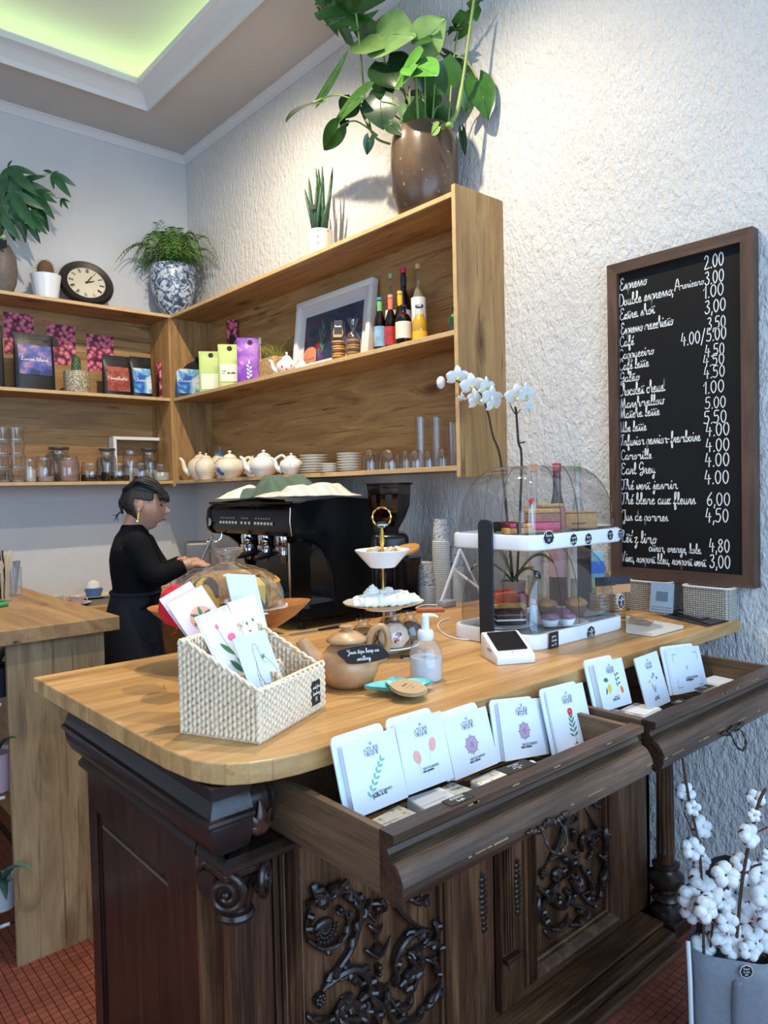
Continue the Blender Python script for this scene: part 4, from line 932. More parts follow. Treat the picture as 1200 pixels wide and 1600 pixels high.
# sachets and wrapped soaps lying flat in front of them
pat_m, nt, b = nmat('floral_wrapper'); v = N(nt, 'ShaderNodeTexVoronoi'); v.inputs['Scale'].default_value = 70; L(nt, coords(nt), v.inputs['Vector'])
L(nt, ramp(nt, v.outputs['Distance'], [(.1, lin('b8905a')), (.3, lin('d9cfb4')), (.5, lin('e8e4da'))]), b.inputs['Base Color']); b.inputs['Roughness'].default_value = .4
for k, (a, b_, c, mt, lab) in enumerate([((588, 1285), (652, 1250), 0, pat_m, 'floral wrapped sachet lying in the drawer before the tea sprig envelope'), ((655, 1250), (700, 1230), 1, paper, 'plain white sachet lying between two floral sachets in the drawer'), ((680, 1243), (735, 1215), 0, pat_m, 'floral wrapped sachet lying before the mandala envelope'),
        ((745, 1222), (800, 1200), 1, pat_m, 'floral wrapped sachet half under a white paper in the drawer'), ((800, 1205), (850, 1180), 0, paper, 'white sachet lying at the middle of the long drawer'), ((880, 1185), (940, 1150), 1, paper2, 'cream sachet lying at the right end of the long drawer')]):
    p = at((a[0]+b_[0])/2, (a[1]+b_[1])/2, 2, .925)
    t = thing('sachet', lab, 'sachet', (p.x, p.y, .886), (4, 0, [8, -5, 12, 3, -7, 10][k]), 'flat sachets in the drawers')
    G().box(-.045, .045, -.035, .035, 0, .026+.004*c, bev=.004).obj('wrapped_block', mt, t); g = G(); 
    g.box(-.042, -.036, -.036, .036, .02, .0215); g.box(.036, .042, -.036, .036, .02, .0215); o = g.obj('wrapper_seam', mt, t)
for k, (a, lab) in enumerate([((940, 1115), 'orange-edged card lying at the left of the short drawer'), ((1000, 1110), 'pale card lying before the iris envelope in the short drawer'), ((1120, 1065), 'pale card lying at the right of the short drawer')]):
    p = at(a[0], a[1]-2, 2, .925); t = thing('flat_card', lab, 'card', (p.x, p.y, .886), (0, 0, 12-9*k), 'loose cards in the short drawer')
    G().box(-.05, .05, -.04, .04, 0, .038, bev=.003).obj('card_pile', [P('orange_pack', lin('d79a78'), .5), paper2, paper2][k], t); G().box(-.046, .046, -.036, .036, .0385, .040).obj('top_sheet', paper, t)
def lying_tag(lab, px, py, w_, h_, lines, rot, z=None, y=None):
    p = at(px, py, 2, .988); m = T(p.x-w_/2, p.y-h_/2-.004, .9872) @ R('Z', rot) @ R('X', 0); return price_tag(lab, m, w_, h_, lines, 'rect', 'black tags on the drawer fronts')
lying_tag('black tag reading attention fragile on the long drawer front', 713, 1246, .062, .026, ['ATTENTION!', 'fragile'], -2)
lying_tag('larger black tag with five written lines on the long drawer front', 803, 1196, .085, .034, ['envelopes parfumées', 'petite 6.50', 'grande coton 2€', '30€'], -2)
lying_tag('black tag near the chipped corner of the short drawer', 1058, 1095, .05, .018, ['attention', 'fragile'], 0)
lying_tag('black tag with small writing further right on the short drawer', 1098, 1073, .07, .024, ['savons naturels', 'lavande', '8€'], 0)

# ------------------------------------------------------------------ woven basket with greeting cards
bx = thing('woven_basket', 'pale seagrass basket with sloping sides full of greeting cards', 'basket', (-1.926, -4.043, ZC), (0, 0, math.degrees(math.atan2(.109, .233))))
cane = P('seagrass', lin('e8d4b6'), .7, vary=.14, vscale=120)
BW, BD = .257, .183; hF, hB = .10, .19
hF = zat(-1.926, -4.043, 1080)-ZC; hB = zat(-2.01, -3.88, 1003)-ZC
def ztop(y): return hF+(hB-hF)*min(1, max(0, (y-.0)/(BD*.92)))
def weave(p0, p1, htop, nm, thick=.006, base=.0):
    """twisted strands laid in columns between p0 and p1, up to htop(s)"""
    p0 = Vector(p0); p1 = Vector(p1); d = p1-p0; L_ = d.length; d.normalize(); nr = Vector((d.y, -d.x, 0)); n = int(L_/.0102); g = G()
    for i in range(n+1):
        s_ = L_*i/n; h_ = htop(s_); rows = max(1, int((h_-base)/.0145))
        for j in range(rows*2):
            if (i+j) % 2: continue
            z = base+(j+.5)*.00725; 
            if z > h_-.003: continue
            c = p0+d*(s_+random.uniform(-.0008, .0008))+nr*(.0025)+Vector((0, 0, max(z, .0088))); rz = random.uniform(-.25, .25)
            a = c+Vector((0, 0, -.0105))-d*.0028+nr*-.003; b = c+Vector((0, 0, .0105))+d*.0028+nr*-.003; mid = c+nr*.0015
            g.tube([a, a.lerp(mid, .6), mid, b.lerp(mid, .6), b], [.0014, .0037, .0044, .0037, .0014], 6)
            e = c-nr*.006; a2 = e+Vector((0, 0, -.0085)); b2 = e+Vector((0, 0, .0085)); g.tube([a2, e-nr*.0015, b2], [.0015, .0035, .0015], 5)
    for z_ in [base+.004+k*.025 for k in range(int(max(htop(0), htop(L_))/.025)+1)]:
        pts = [p0+d*(L_*k/12)-nr*.0015+Vector((0, 0, z_)) for k in range(13) if z_ < htop(L_*k/12)]
        if len(pts) > 1: g.tube(pts, .0028, 6)
    o = g.obj(nm, cane, bx, True, ang=False); o['kind'] = 'stuff'; return o
weave((0, 0, 0), (BW, 0, 0), lambda s_: hF, 'woven_wall'); weave((0, BD, 0), (0, 0, 0), lambda s_: ztop(BD-s_), 'woven_wall')
weave((BW, 0, 0), (BW, BD, 0), lambda s_: hF*.85+(hB-hF*.85)*s_/BD, 'woven_wall'); weave((BW, BD, 0), (0, BD, 0), lambda s_: hB, 'woven_wall')
weave((0, BD*.55, 0), (BW, BD*.55, 0), lambda s_: hF*1.02, 'woven_divider'); weave((BW*.56, 0, 0), (BW*.56, BD, 0), lambda s_: hF*.85+(hB-hF)*.8*s_/BD, 'woven_divider')
G().box(-.002, BW+.002, -.002, BD+.002, 0, .006, bev=.002).obj('woven_base', cane, bx)
rim = [(0, 0, hF), (BW, 0, hF*.88), (BW, BD, hB), (0, BD, hB), (0, BD*.92, hB), (0, 0, hF)]
for ph in (0, PI):
    pts = []
    for a, b in zip(rim[:-1], rim[1:]):
        a = Vector(a); b = Vector(b); k = max(2, int((b-a).length/.006)); pts += [a.lerp(b, i/k) for i in range(k)]
    pts = [p+Vector((.0028*math.cos(i*.9+ph), .0028*math.cos(i*.9+ph), .0028*math.sin(i*.9+ph))) for i, p in enumerate(pts)]
    G().tube(pts, .0034, 6, closed=True).obj('braided_rim', cane, bx, True, ang=False)
def gcard(lab, TL, TR, BL, o, n, col, th=.0015, layers=1):
    m, w_, h_ = sheet_frame(TL, TR, BL, o, n); t = thing('greeting_card', lab, 'card', group='greeting cards in the basket'); put(t, m)
    slab(w_, h_, th, .0012, 2).obj('card_front', P('card_'+col, lin(dict(pink='e8d5ea', white='e4e6ee', blue='cfe0f2', cream='ece8ea')[col]), .55), t)
    for k in range(layers): G().box(.003*(k+1), w_-.001, .002, h_-.004*(k+1)+.003, -th-.003*(k+1), -th-.003*k-.0015).obj('envelope_sheet', paper, t)
    return t, w_, h_
fd = Vector((.42, -.9, 0)).normalized()      # the way the basket faces
def bp(x, y, z=0): # basket-local point in the world
    a = math.atan2(.109, .233); return Vector((-1.926+x*math.cos(a)-y*math.sin(a), -4.043+x*math.sin(a)+y*math.cos(a), ZC+z))
nn1 = (fd.x*.8-.45, fd.y*.8, .38)
t, w_, h_ = gcard('pale pink card at the back left of the basket, its picture hidden', (274, 925), (321, 897), (327, 1045), bp(.035, .150), nn1, 'pink', layers=1)
t, w_, h_ = gcard('pale pink card with an orange round bloom and dark leaves', (284, 934), (337, 905), (336, 1058), bp(.035, .128), nn1, 'pink', layers=1)
g = G(); disc(g, w_*.55, h_*.66, w_*.30, w_*.30); g.obj('bloom_print', INK['peach'], t); g = G()
for k in range(6): leaf2(g, w_*.55, h_*.66, k*1.05+.3, w_*.3, w_*.09, .0008)
g.obj('leaf_print', INK['dkgreen'], t)
t, w_, h_ = gcard('white card with two pink tulips on long green leaves', (303, 965), (354, 945), (363, 1090), bp(.035, .085), nn1, 'white', layers=1)
g = G(); disc(g, w_*.46, h_*.80, .0042, .0062); disc(g, w_*.72, h_*.63, .0095, .0085, rot=.4); g.obj('tulip_print', INK['pink'], t)
g = G(); pen_line(g, [(w_*.46, h_*.77), (w_*.5, h_*.6), (w_*.62, h_*.3), (w_*.6, h_*.05)], .0008); leaf2(g, w_*.60, h_*.42, 2.1, .042, .010); leaf2(g, w_*.60, h_*.20, 2.0, .040, .012); leaf2(g, w_*.6, h_*.3, 1.2, .03, .006); g.obj('leaf_print', INK['dkgreen'], t)
g = G(); pen_line(g, [(.004, h_*.4), (.004, h_-.004), (w_-.004, h_-.004)], .0007, smooth=0); pen_line(g, [(.008+.004*math.cos(a*.6), h_-.009+.004*math.sin(a*.6)) for a in range(11)], .0006); pen_line(g, [(w_-.010+.004*math.cos(a*.6), h_-.009+.004*math.sin(a*.6)) for a in range(11)], .0006); g.obj('border_print', ink_g, t)
nn2 = (fd.x, fd.y, .36)
t, w_, h_ = gcard('tall pale blue card at the back of the basket', (364, 898), (409, 900), (378, 1010), bp(.115, .155), nn2, 'blue', layers=1)
g = G(); disc(g, w_*.5, h_*.42, w_*.34, w_*.3); g.obj('circle_print', INK['rose'], t)
t, w_, h_ = gcard('cream card with a pale round face and green sprigs', (367, 939), (408, 926), (400, 1062), bp(.13, .125), (fd.x-.25, fd.y, .36), 'cream', layers=1)
g = G(); disc(g, w_*.52, h_*.55, w_*.38, h_*.34, n=28); g.obj('face_print', INK['cream'], t)
g = G(); [disc(g, w_*x, h_*y, .0028, .0042, .0008) for x, y in ((.38, .68), (.62, .7), (.8, .6), (.7, .48), (.75, .3), (.66, .2))]; g.obj('sprig_print', INK['dkgreen'], t); g = G(); disc(g, w_*.4, h_*.58, .004, .002, .0008); g.obj('mouth_print', INK['red'], t)
t, w_, h_ = gcard('pale blue card in front with a line-drawn white ghost in black boots', (358, 1001), (409, 985), (404, 1112), bp(.06, .035), (fd.x-.22, fd.y, .40), 'blue', layers=1)
g = G(); q = lambda L_: [(w_*x, h_*y) for x, y in L_]
pen_line(g, q([(.46, .30), (.40, .46), (.42, .62), (.44, .80), (.52, .86), (.60, .80), (.60, .70), (.70, .66), (.86, .52), (.92, .40), (.80, .32), (.66, .27), (.46, .30)]), .0008)
pen_line(g, q([(.42, .62), (.34, .44), (.34, .30), (.42, .24), (.44, .34)]), .0006); disc(g, w_*.49, h_*.78, .0008, .0011); disc(g, w_*.55, h_*.78, .0008, .0011)
pen_line(g, q([(.32, .44), (.40, .42), (.33, .38), (.42, .36)]), .0006); pen_line(g, q([(.60, .66), (.64, .58), (.74, .56)]), .0006)
g.obj('ghost_print', ink, t); g = G(); pen_line(g, q([(.58, .29), (.56, .20), (.46, .14), (.42, .05)]), .004, smooth=4); pen_line(g, q([(.74, .30), (.76, .16), (.74, .10), (.78, .04)]), .004); g.obj('boots_print', ink, t); g = G(); leaf2(g, w_*.66, h_*.62, 1.2, .013, .005); leaf2(g, w_*.66, h_*.62, 2.0, .012, .005); g.obj('leaf_print', INK['green'], t)
m = frame(bp(.195, -.0085, .020), (math.cos(math.atan2(.109, .233)), math.sin(math.atan2(.109, .233)), 0), (0, 0, 1))
price_tag('black tag on the front of the seagrass basket', m, .036, .052, ['cards from', 'luxembourg', '5€'])

# ------------------------------------------------------------------ cake bowl with cloche
VZ = -41.1       # heading of things that face the photographer
def V(lab, name, cat, x, y, z=None, rz=VZ, grp=None): return thing(name, lab, cat, (x, y, ZC if z is None else z), (0, 0, rz), grp)
porc = P('white_porcelain', (.82, .82, .80), .18); gold = P('gold_trim', lin('d9b45a'), .25, 1)
acacia = wood('acacia_bowl', 0, (lin('8a5228'), lin('b3733a'), lin('cf9152')), grain=2.2, knots=0, rough=.3, cracks=.4)
clear = glass('clear_glass', (.97, .98, .98)); clear2 = glass('thick_glass', (.95, .965, .97), refl=1.9, rough=.03, milk=.03)
clear3 = glass('bottle_plastic', (.96, .98, 1), refl=1.0, milk=.10)
bwx, bwy = -1.625, -3.40
t = V('boat-shaped wooden bowl on a low foot, holding marble cake under glass', 'cake_bowl', 'bowl', bwx, bwy)
sc = mpp((bwx, bwy, 1.2)); a_, b_ = 127*sc, .135; zr = zat(bwx, bwy, 948)-ZC; 
g = G()
def bowl(u, v):
    th_ = 2*PI*u; k = math.sin(v*PI/2) if v <= 1 else 1
    return (a_*k*math.cos(th_), b_*k*math.sin(th_), .095+(zr-.095)*(1-math.cos(v*PI/2))+.022*k**3*math.cos(th_)**2)
prof = [(i/10) for i in range(11)]; vs = []; n = 48
rings = [(k, 0) for k in (0.001, .2, .4, .6, .8, .92, 1.0)]+[(k, .009) for k in (.985, .9, .75, .55, .3, .001)]
for k, up in rings:
    for i in range(n):
        th_ = 2*PI*i/n; c_, s_ = math.cos(th_), math.sin(th_); z = .078+(zr-.078)*k**2.4+.014*k**4*c_*c_*(1 if c_ > 0 else .3)+up*(1 if k < .98 else .3)
        vs.append((a_*k*c_, b_*k*s_, z))
fs = [(j*n+i, j*n+(i+1) % n, (j+1)*n+(i+1) % n, (j+1)*n+i) for j in range(len(rings)-1) for i in range(n)]
g.add(vs, fs); g.obj('bowl_body', acacia, t, True, ang=60)
G().lathe([(.075, 0), (.078, .004), (.03, .012), (.02, .03), (.02, .055), (.05, .074), (.052, .079)], 28).obj('foot', clear2, t, True)
m_, nt, b = nmat('marble_cake'); w_ = N(nt, 'ShaderNodeTexWave', wave_type='BANDS'); w_.inputs['Scale'].default_value = 7; w_.inputs['Distortion'].default_value = 7; w_.inputs['Detail'].default_value = 2; w_.inputs['Detail Scale'].default_value = 1.2
L(nt, coords(nt, (1, 1, .7), (0, .5, .3)), w_.inputs['Vector']); c = ramp(nt, w_.outputs['Fac'], [(.60, lin('dcb338')), (.70, lin('4d3524')), (1, lin('5a3d2a'))])
L(nt, mixc(nt, .35, c, ramp(nt, noi(nt, coords(nt), 160, 3), [(.3, (.5, .4, .3)), (.6, (1, 1, 1))]), 'MULTIPLY'), b.inputs['Base Color']); b.inputs['Roughness'].default_value = .85
bump(nt, b, noi(nt, coords(nt), 200, 2), .4, .002); cake_m = m_
crust = P('baked_crust', lin('b5813a'), .75, vary=.5, vscale=26, bmp=.4, bscale=120)
G().lathe([(0, .150), (.15, .150), (.166, .158), (.166, .163), (0, .163)], 40).obj('serving_plate', porc, t, True)
ck = V('marble bundt cake, yellow and chocolate, under the glass cloche', 'marble_cake', 'cake', bwx+.01, bwy-.005, ZC+.168)
def wedge(g, a0, a1, r0, r1, h, n=16, m=None):
    vs = []; 
    prof = [(r0, 0), (r1-.01, 0), (r1, .02), (r1, h-.02), (r1-.02, h-.003), ((r0+r1)/2, h+.004), (r0+.015, h-.004), (r0, h-.02)]
    k = len(prof)
    for i in range(n+1):
        a = math.radians(a0+(a1-a0)*i/n)
        for r, z in prof: vs.append((r*math.cos(a), r*math.sin(a), z))
    fs = [(i*k+j, i*k+(j+1) % k, (i+1)*k+(j+1) % k, (i+1)*k+j) for i in range(n) for j in range(k)]
    return g.add(vs, fs+[tuple(reversed(range(k))), tuple(range(n*k, n*k+k))], m)
wedge(G(), -30, 205, .045, .135, .088).obj('cake_ring', crust, ck, True, ang=50)
g = G(); 
for a in (-31, 206):
    ca, sa = math.cos(math.radians(a)), math.sin(math.radians(a)); pr = [(.046, .002), (.125, .002), (.134, .02), (.134, .066), (.115, .085), (.09, .090), (.06, .083), (.046, .066)]
    g.add([(r*ca, r*sa, z) for r, z in pr], [tuple(range(8))])
g.obj('cut_face', cake_m, ck)
g = G(); wedge(g, -75, -35, .05, .130, .086, 5, T(.0, -.01, 0)); g.obj('cake_slice', cake_m, ck, True, ang=30)
g = G(); wedge(g, 215, 243, .05, .128, .084, 5, T(-.005, -.012, 0)); g.obj('cake_slice', cake_m, ck, True, ang=30)
cl = V('ribbed glass cloche with a flared knob over the marble cake', 'glass_cloche', 'cake dome', bwx-.003, bwy-.002, ZC+.164)
zd = zat(bwx, bwy, 879)-ZC-.164
pf = [(.160, 0), (.162, .01), (.160, .04), (.150, .075), (.128, .105), (.10, .124), (.07, .135), (.045, .142), (.03, .148)]
pf = [(r, z*zd/.148) for r, z in pf]
G().lathe(pf, 64, cap=False, wob=lambda a, z: 1+(.012*math.cos(a*40) if z > .085*zd/.148 else 0)).obj('dome', clear2, cl, True, ang=False)
G().lathe([(.026, zd), (.022, zd+.004), (.024, zd+.012), (.034, zd+.02), (.047, zd+.034), (.049, zd+.04), (.044, zd+.04), (.03, zd+.026), (.0, zd+.02)], 32, cap=False, wob=lambda a, z: 1+.03*math.cos(a*10)).obj('knob', clear2, cl, True)
m = frame(at(452, 947, 1, bwy-.02), (CR.x, CR.y, -.25), (0, 0, 1)); 
price_tag('small black tag hooked on the right end of the wooden bowl', m, .062, .026, ['marble cake', '4.50€'], 'leaf')
# red pompom behind the cards
p = onplane(276, 946, (bwx-.12, bwy-.16, 1.2), (0, 1, 0))
t = thing('red_pompom', 'bright red fabric pompom left of the pink cards', 'decoration', (p.x, p.y, p.z-.052)); red_m = P('red_felt', lin('d41230'), .8, vary=.25, vscale=35, bmp=.6, bscale=60)
g = G(); bm = bmesh.new(); bmesh.ops.create_icosphere(bm, subdivisions=4, radius=.052)
for q in bm.verts: q.co = q.co*(1+.10*noise.noise(q.co*38)); q.co.x *= .8
g.bm(bm, T(0, 0, .052)).obj('felt_ball', red_m, t, True, ang=False)
G().tube([(0, 0, 0), (.01, .03, -.02), (.03, .10, -.04)], .0015).obj('string', red_m, t)

# ------------------------------------------------------------------ stoneware teapot used for tips
stone = P('stoneware_glaze', lin('b98f66'), .32, vary=.28, vscale=14, bmp=.1, bscale=40)
tx, ty = -1.535, -3.83; k = mpp((tx, ty, 1.1)); zrim = zat(tx, ty, 1002)-ZC; rb_ = 47*k
tp = V('rustic brown stoneware teapot with a lid and looped handle', 'stoneware_teapot', 'teapot', tx, ty)
pf = [(.5, 0), (.62, .01), (.82, .12), (.97, .32), (1.0, .46), (.95, .62), (.80, .80), (.60, .93), (.50, .98), (.49, 1.0), (.44, 1.0), (.44, .95)]
G().lathe([(r*rb_, z*zrim) for r, z in pf], 40).obj('pot_body', stone, tp, True, ang=60)
lid_ = G().lathe([(.0, .004), (rb_*.66, .0), (rb_*.68, .004), (rb_*.62, .010), (rb_*.42, .020), (rb_*.22, .026), (.012, .028), (.011, .031), (.017, .034), (.018, .038), (.012, .041), (0, .0415)], 36).obj('lid', stone, tp, True, ang=60); lid_.location = (-.004, 0, zrim+.001)
s0 = (-rb_*.85, 0, zrim*.42); G().tube(smoothpath([s0, (-rb_*1.22, 0, zrim*.66), (-rb_*1.45, 0, zrim*.92), (-rb_*1.56, 0, zrim*1.06)], 5), [.030-.0155*i/15 for i in range(16)], 16).obj('spout', stone, tp, True)
hp = smoothpath([(rb_*.62, 0, zrim*.82), (rb_*.80, .0, zrim*1.20), (rb_*1.15, 0, zrim*1.32), (rb_*1.32, 0, zrim*1.05), (rb_*1.22, 0, zrim*.66), (rb_*.95, 0, zrim*.50)], 6)
G().tube(hp, .0085, 12, flat=1.2).obj('handle', stone, tp, True)
m = frame(at(529, 1042, 1, ty-.10), (CR.x, CR.y, .0), (0, 0, 1)); m = T(0, 0, 0) @ m
c_ = onplane(529, 1041, (tx-.5*rb_, ty-rb_*1.02, 1.1), (-CF.x, -CF.y, 0)); m = frame(c_, (CR.x, CR.y, .09), (-.1*CF.x, -.1*CF.y, 1))
price_tag('black leaf-shaped tag reading your tips keep us smiling, on the teapot', m, 78*k, 28*k, ['Your tips keep us', "smiling"], 'leaf', pen=1.1)

# ------------------------------------------------------------------ three-tier stand
ax_ = at(601, 1018, 2, ZC); sx, sy = ax_.x, ax_.y; k = mpp((sx, sy, 1.2))
st = V('three-tier porcelain cake stand with a gilt stem and ring handle', 'tiered_stand', 'cake stand', sx, sy)
zm_ = zat(sx, sy, 943)-ZC; zb3 = zat(sx, sy, 860)-ZC; zb4 = zat(sx, sy, 886)-ZC; zring = zat(sx, sy, 808)-ZC
G().lathe([(.045, 0), (.05, .004), (.03, .012), (.05, .014), (.09, .016), (.105, .024), (.103, .027), (.085, .020), (.0, .018)], 40).obj('plate', porc, st, True)
G().lathe([(.0, zm_-.014), (.03, zm_-.016), (.055, zm_-.016), (.06, zm_-.010), (63*k, zm_+.004), (63*k, zm_+.007), (.06, zm_-.006), (0, zm_-.006)], 44, wob=lambda a, z: 1+.012*math.cos(14*a)).obj('plate', porc, st, True)
G().lathe([(63*k+.0008, zm_+.0045), (63*k+.0015, zm_+.006), (63*k+.0005, zm_+.008)], 44, cap=False, wob=lambda a, z: 1+.012*math.cos(14*a)).obj('gilt_rim', gold, st, True)
G().lathe([(0, zb4+.001), (.038, zb4), (.042, zb4+.004), (43*k, zb3), (43*k, zb3+.003), (.038, zb4+.008), (0, zb4+.008)], 40, wob=lambda a, z: 1+.008*math.cos(16*a)).obj('bowl', porc, st, True)
G().lathe([(.005, .018), (.004, .03), (.0035, zm_-.03), (.006, zm_-.018), (.006, zm_-.004), (.0035, zm_+.01), (.0035, zb4-.012), (.006, zb4-.004), (.0045, zb4+.01), (.004, zb3+.01), (.009, zb3+.026), (.004, zring-.032), (.006, zring-.026)], 14, cap=False).obj('stem', gold, st, True)
rr = 13*k; g = G(); pts = [(rr*1.1*math.cos(a), 0, zring+rr*1.15*math.sin(a)) for a in [2*PI*i/40 for i in range(40)]]; g.tube(pts, [.0026+.0012*math.cos(i*PI/2.0) for i in range(40)], 8, closed=True); g.obj('ring_handle', gold, st, True)
m = frame(onplane(589, 824, (sx, sy-.012, 1.3), (-CF.x, -CF.y, 0)), (CR.x, CR.y, 0), (0, 0, 1)); price_tag('tiny black tag hanging from the ring of the tiered stand', m, .034, .018, ['meringue'], 'leaf')
mer = P('meringue', lin('f3ece2'), .75, bmp=.2, bscale=60); bisc = P('macaron_shell', lin('dcc4a0'), .75, vary=.15, vscale=60)
def on(name, lab, cat, x, y, z, rz=0, grp=None):
    """a thing at stand-local coordinates"""
    a = math.radians(VZ); return thing(name, lab, cat, (sx+x*math.cos(a)-y*math.sin(a), sy+x*math.sin(a)+y*math.cos(a), ZC+z), (0, 0, VZ+rz), grp)
t = on('meringue', 'swirled round meringue at the left of the middle tier', 'meringue', -.035, .0, zm_-.004, 0, 'meringues')
g = G()
for j in range(5): r = [.034, .034, .027, .018, .008][j]; g.tube([(r*.55*math.cos(a*.6), r*.55*math.sin(a*.6), (.010+.010*j+.008*a/11)) for a in range(12)], [.0135, .0135, .012, .009, .005][j], 8)
g.ball((0, 0, .012), (.024, .024, .012)); g.tube([(0, 0, .050), (.003, 0, .064)], [.006, .001], 8); g.obj('swirl', mer, t, True)
for k_, (x, y, rz, l, lab) in enumerate([(-.01, -.03, 22, .075, 'long piped meringue lying across the front of the middle tier'), (.045, -.022, 14, .07, 'long piped meringue pointing right on the middle tier'), (.035, .035, 20, .055, 'meringue finger at the back of the middle tier'), (-.06, -.035, 8, .03, 'short meringue at the front left of the middle tier'), (.005, .02, 60, .05, 'meringue finger lying behind the stem')]):
    t = on('meringue', lab, 'meringue', x, y, zm_+(-.004 if k_ != 4 else .006), rz, 'meringues')
    n = 18; G().tube([((i/n-.5)*l*1.75, .004*math.sin(i), .019+.002*math.sin(i*1.7)) for i in range(n+1)], [(.0195+.0026*math.cos(i*2.0))*(math.sin(PI*(i+.8)/(n+1.6)))**.35 for i in range(n+1)], 10).obj('piped_body', mer, t, True)
for k_, (x, y, lab) in enumerate([(-.03, -.01, 'beige macaron at the left of the top bowl'), (.022, -.012, 'beige macaron right of the stem in the top bowl'), (.045, .005, 'beige macaron leaning at the right of the top bowl'), (-.012, .028, 'beige macaron at the back of the top bowl')]):
    t = on('macaron', lab, 'biscuit', x, y, zb4+.034, 0, 'macarons in the top bowl'); mm = R('Y', [70, 60, 65, 40][k_]) if k_ else R('X', 20)
    mm = T(0, 0, .008) @ (R('X', -25) if k_ == 0 else R('Y', [0, -35, 40, 15][k_]))
    G().lathe([(0, .004), (.015, .004), (.019, .008), (.0175, .013), (.010, .017), (0, .018)], 20, mm).obj('shell', bisc, t, True); G().lathe([(0, -.004), (.010, -.003), (.0175, .000), (.019, .003), (.015, .0035), (0, .0035)], 20, mm).obj('shell', bisc, t, True)
cello = glass('cellophane', (.95, .95, .95), refl=1.6, rough=.08); 
def parcel(lab, x, y, r, h, col, blot=None, wrap=True, seed=1, name='wrapped_pastry'):
    t = thing(name, lab, 'pastry', (x, y, ZC+.021), (0, 0, VZ), 'wrapped pastries on the lowest tier'); bm = bmesh.new(); bmesh.ops.create_icosphere(bm, subdivisions=4, radius=1)
    for q in bm.verts:
        q.co = q.co*(1+.12*noise.noise(q.co*3+Vector((seed, 0, 0)))); q.co = Vector((q.co.x*r, q.co.y*r*.8, max(-.92, q.co.z)*h/2+h*.46))
    G().bm(bm).obj('pastry_body', col, t, True, ang=False)
    if blot:
        g = G()
        for i in range(16): a = random.uniform(0, 6.28); d = random.uniform(0, r*.32); g.ball((r*.15+d*math.cos(a), -r*.72, h*.48+d*math.sin(a)), (.0055, .004, .006), 8, 6)
        g.obj('berry_filling', blot, t, True)
    if wrap:
        g = G(); n = 26
        for j, (rr_, z) in enumerate([(1.05, .0)]): pass
        g.lathe([(r*1.02, .004), (r*1.10, h*.35), (r*1.0, h*.7), (r*.55, h*1.02), (r*.28, h*1.12), (r*.55, h*1.4)], n, S(1, .85, 1), cap=False, wob=lambda a, z: 1+.06*math.cos(a*7+z*60)+.04*math.cos(a*3)); g.obj('cellophane_bag', cello, t, True, ang=False)
    return t
def sp_(x, y): a = math.radians(VZ); return sx+x*math.cos(a)-y*math.sin(a), sy+x*math.sin(a)+y*math.cos(a)
parcel('cream pastry with red raspberry filling in clear wrap, on the lowest tier', *sp_(.028, -.045), .044, .075, P('pastry_cream', lin('ecdcc4'), .6, vary=.1, vscale=30), P('raspberry', lin('a8133a'), .35, vary=.3, vscale=90))
parcel('golden pastry in clear wrap behind the teapot lid', *sp_(-.062, -.02), .042, .06, crust, P('berry_dark', lin('5c2436'), .4), seed=4)
parcel('chocolate speckled pastry in a dark crinkled bag at the right of the lowest tier', *sp_(.078, .012), .036, .07, P('speckled_bag', lin('5a4636'), .5, vary=.9, vscale=60), wrap=True, seed=9)
parcel('brown cookie bag at the back of the lowest tier', *sp_(.02, .055), .04, .075, P('brown_bag', lin('4b372a'), .5, vary=.6, vscale=50), wrap=True, seed=12)
m = frame(onplane(625, 1040, (*sp_(.06, -.10), 1.1), (-CF.x, -CF.y, 0)), (CR.x, CR.y, 0), (0, 0, 1)); price_tag('small black tag between the raspberry pastry and the soap bottle', m, .04, .03, ['meringue', 'roulée', '4.-'], 'rect')

# ------------------------------------------------------------------ soap bottle, leaf dish, card reader
sxp, syp = -1.363, -3.931; k = mpp((sxp, syp, 1.1)); 
so = V('clear pump bottle half full of clear soap, with a white pump', 'soap_dispenser', 'soap bottle', sxp, syp); rs = 25.5*k; hs = zat(sxp, syp, 996)-ZC
G().lathe([(0, .001), (rs*.9, 0), (rs, .004), (rs, hs*.62), (rs*.93, hs*.76), (rs*.72, hs*.90), (rs*.42, hs*.97), (rs*.36, hs)], 36, cap=False).obj('bottle', clear3, so, True)
m_, nt, b = nmat('clear_gel'); b.inputs['Base Color'].default_value = (.80, .87, .97, 1); b.inputs['Transmission Weight'].default_value = 0; b.inputs['Roughness'].default_value = .1
gel = glass('clear_gel_sheet', (.88, .94, 1), refl=.8, milk=.5)
G().lathe([(0, .003), (rs*.93, .003), (rs*.96, .008), (rs*.96, hs*.55), (0, hs*.55)], 32, cap=False).obj('soap_gel', gel, so, True)
pw = P('pump_plastic', (.80, .82, .84), .3)
ztp = zat(sxp, syp, 961)-ZC
G().lathe([(rs*.46, hs*.955), (rs*.5, hs), (rs*.5, hs+.014), (rs*.42, hs+.02), (rs*.24, hs+.021), (rs*.24, ztp-.002), (0, ztp-.001)], 24).obj('pump_collar', pw, so, True)
G().tube([(-.006, 0, ztp-.001), (.012, 0, ztp), (.026, 0, ztp-.002), (.032, 0, ztp-.006)], [.008, .007, .005, .0035], 12, flat=.7).obj('pump_nozzle', pw, so, True)
G().tube([(0, 0, hs), (.001, 0, .01)], .0022, 8).obj('dip_tube', clear2, so)
aqua = P('turquoise_glaze', lin('7fcfcb'), .2, vary=.08, vscale=30)
dc = at(625, 1083, 2, ZC); k = mpp(dc)
di = V('turquoise ceramic dish of three joined leaves', 'leaf_dish', 'dish', dc.x, dc.y)
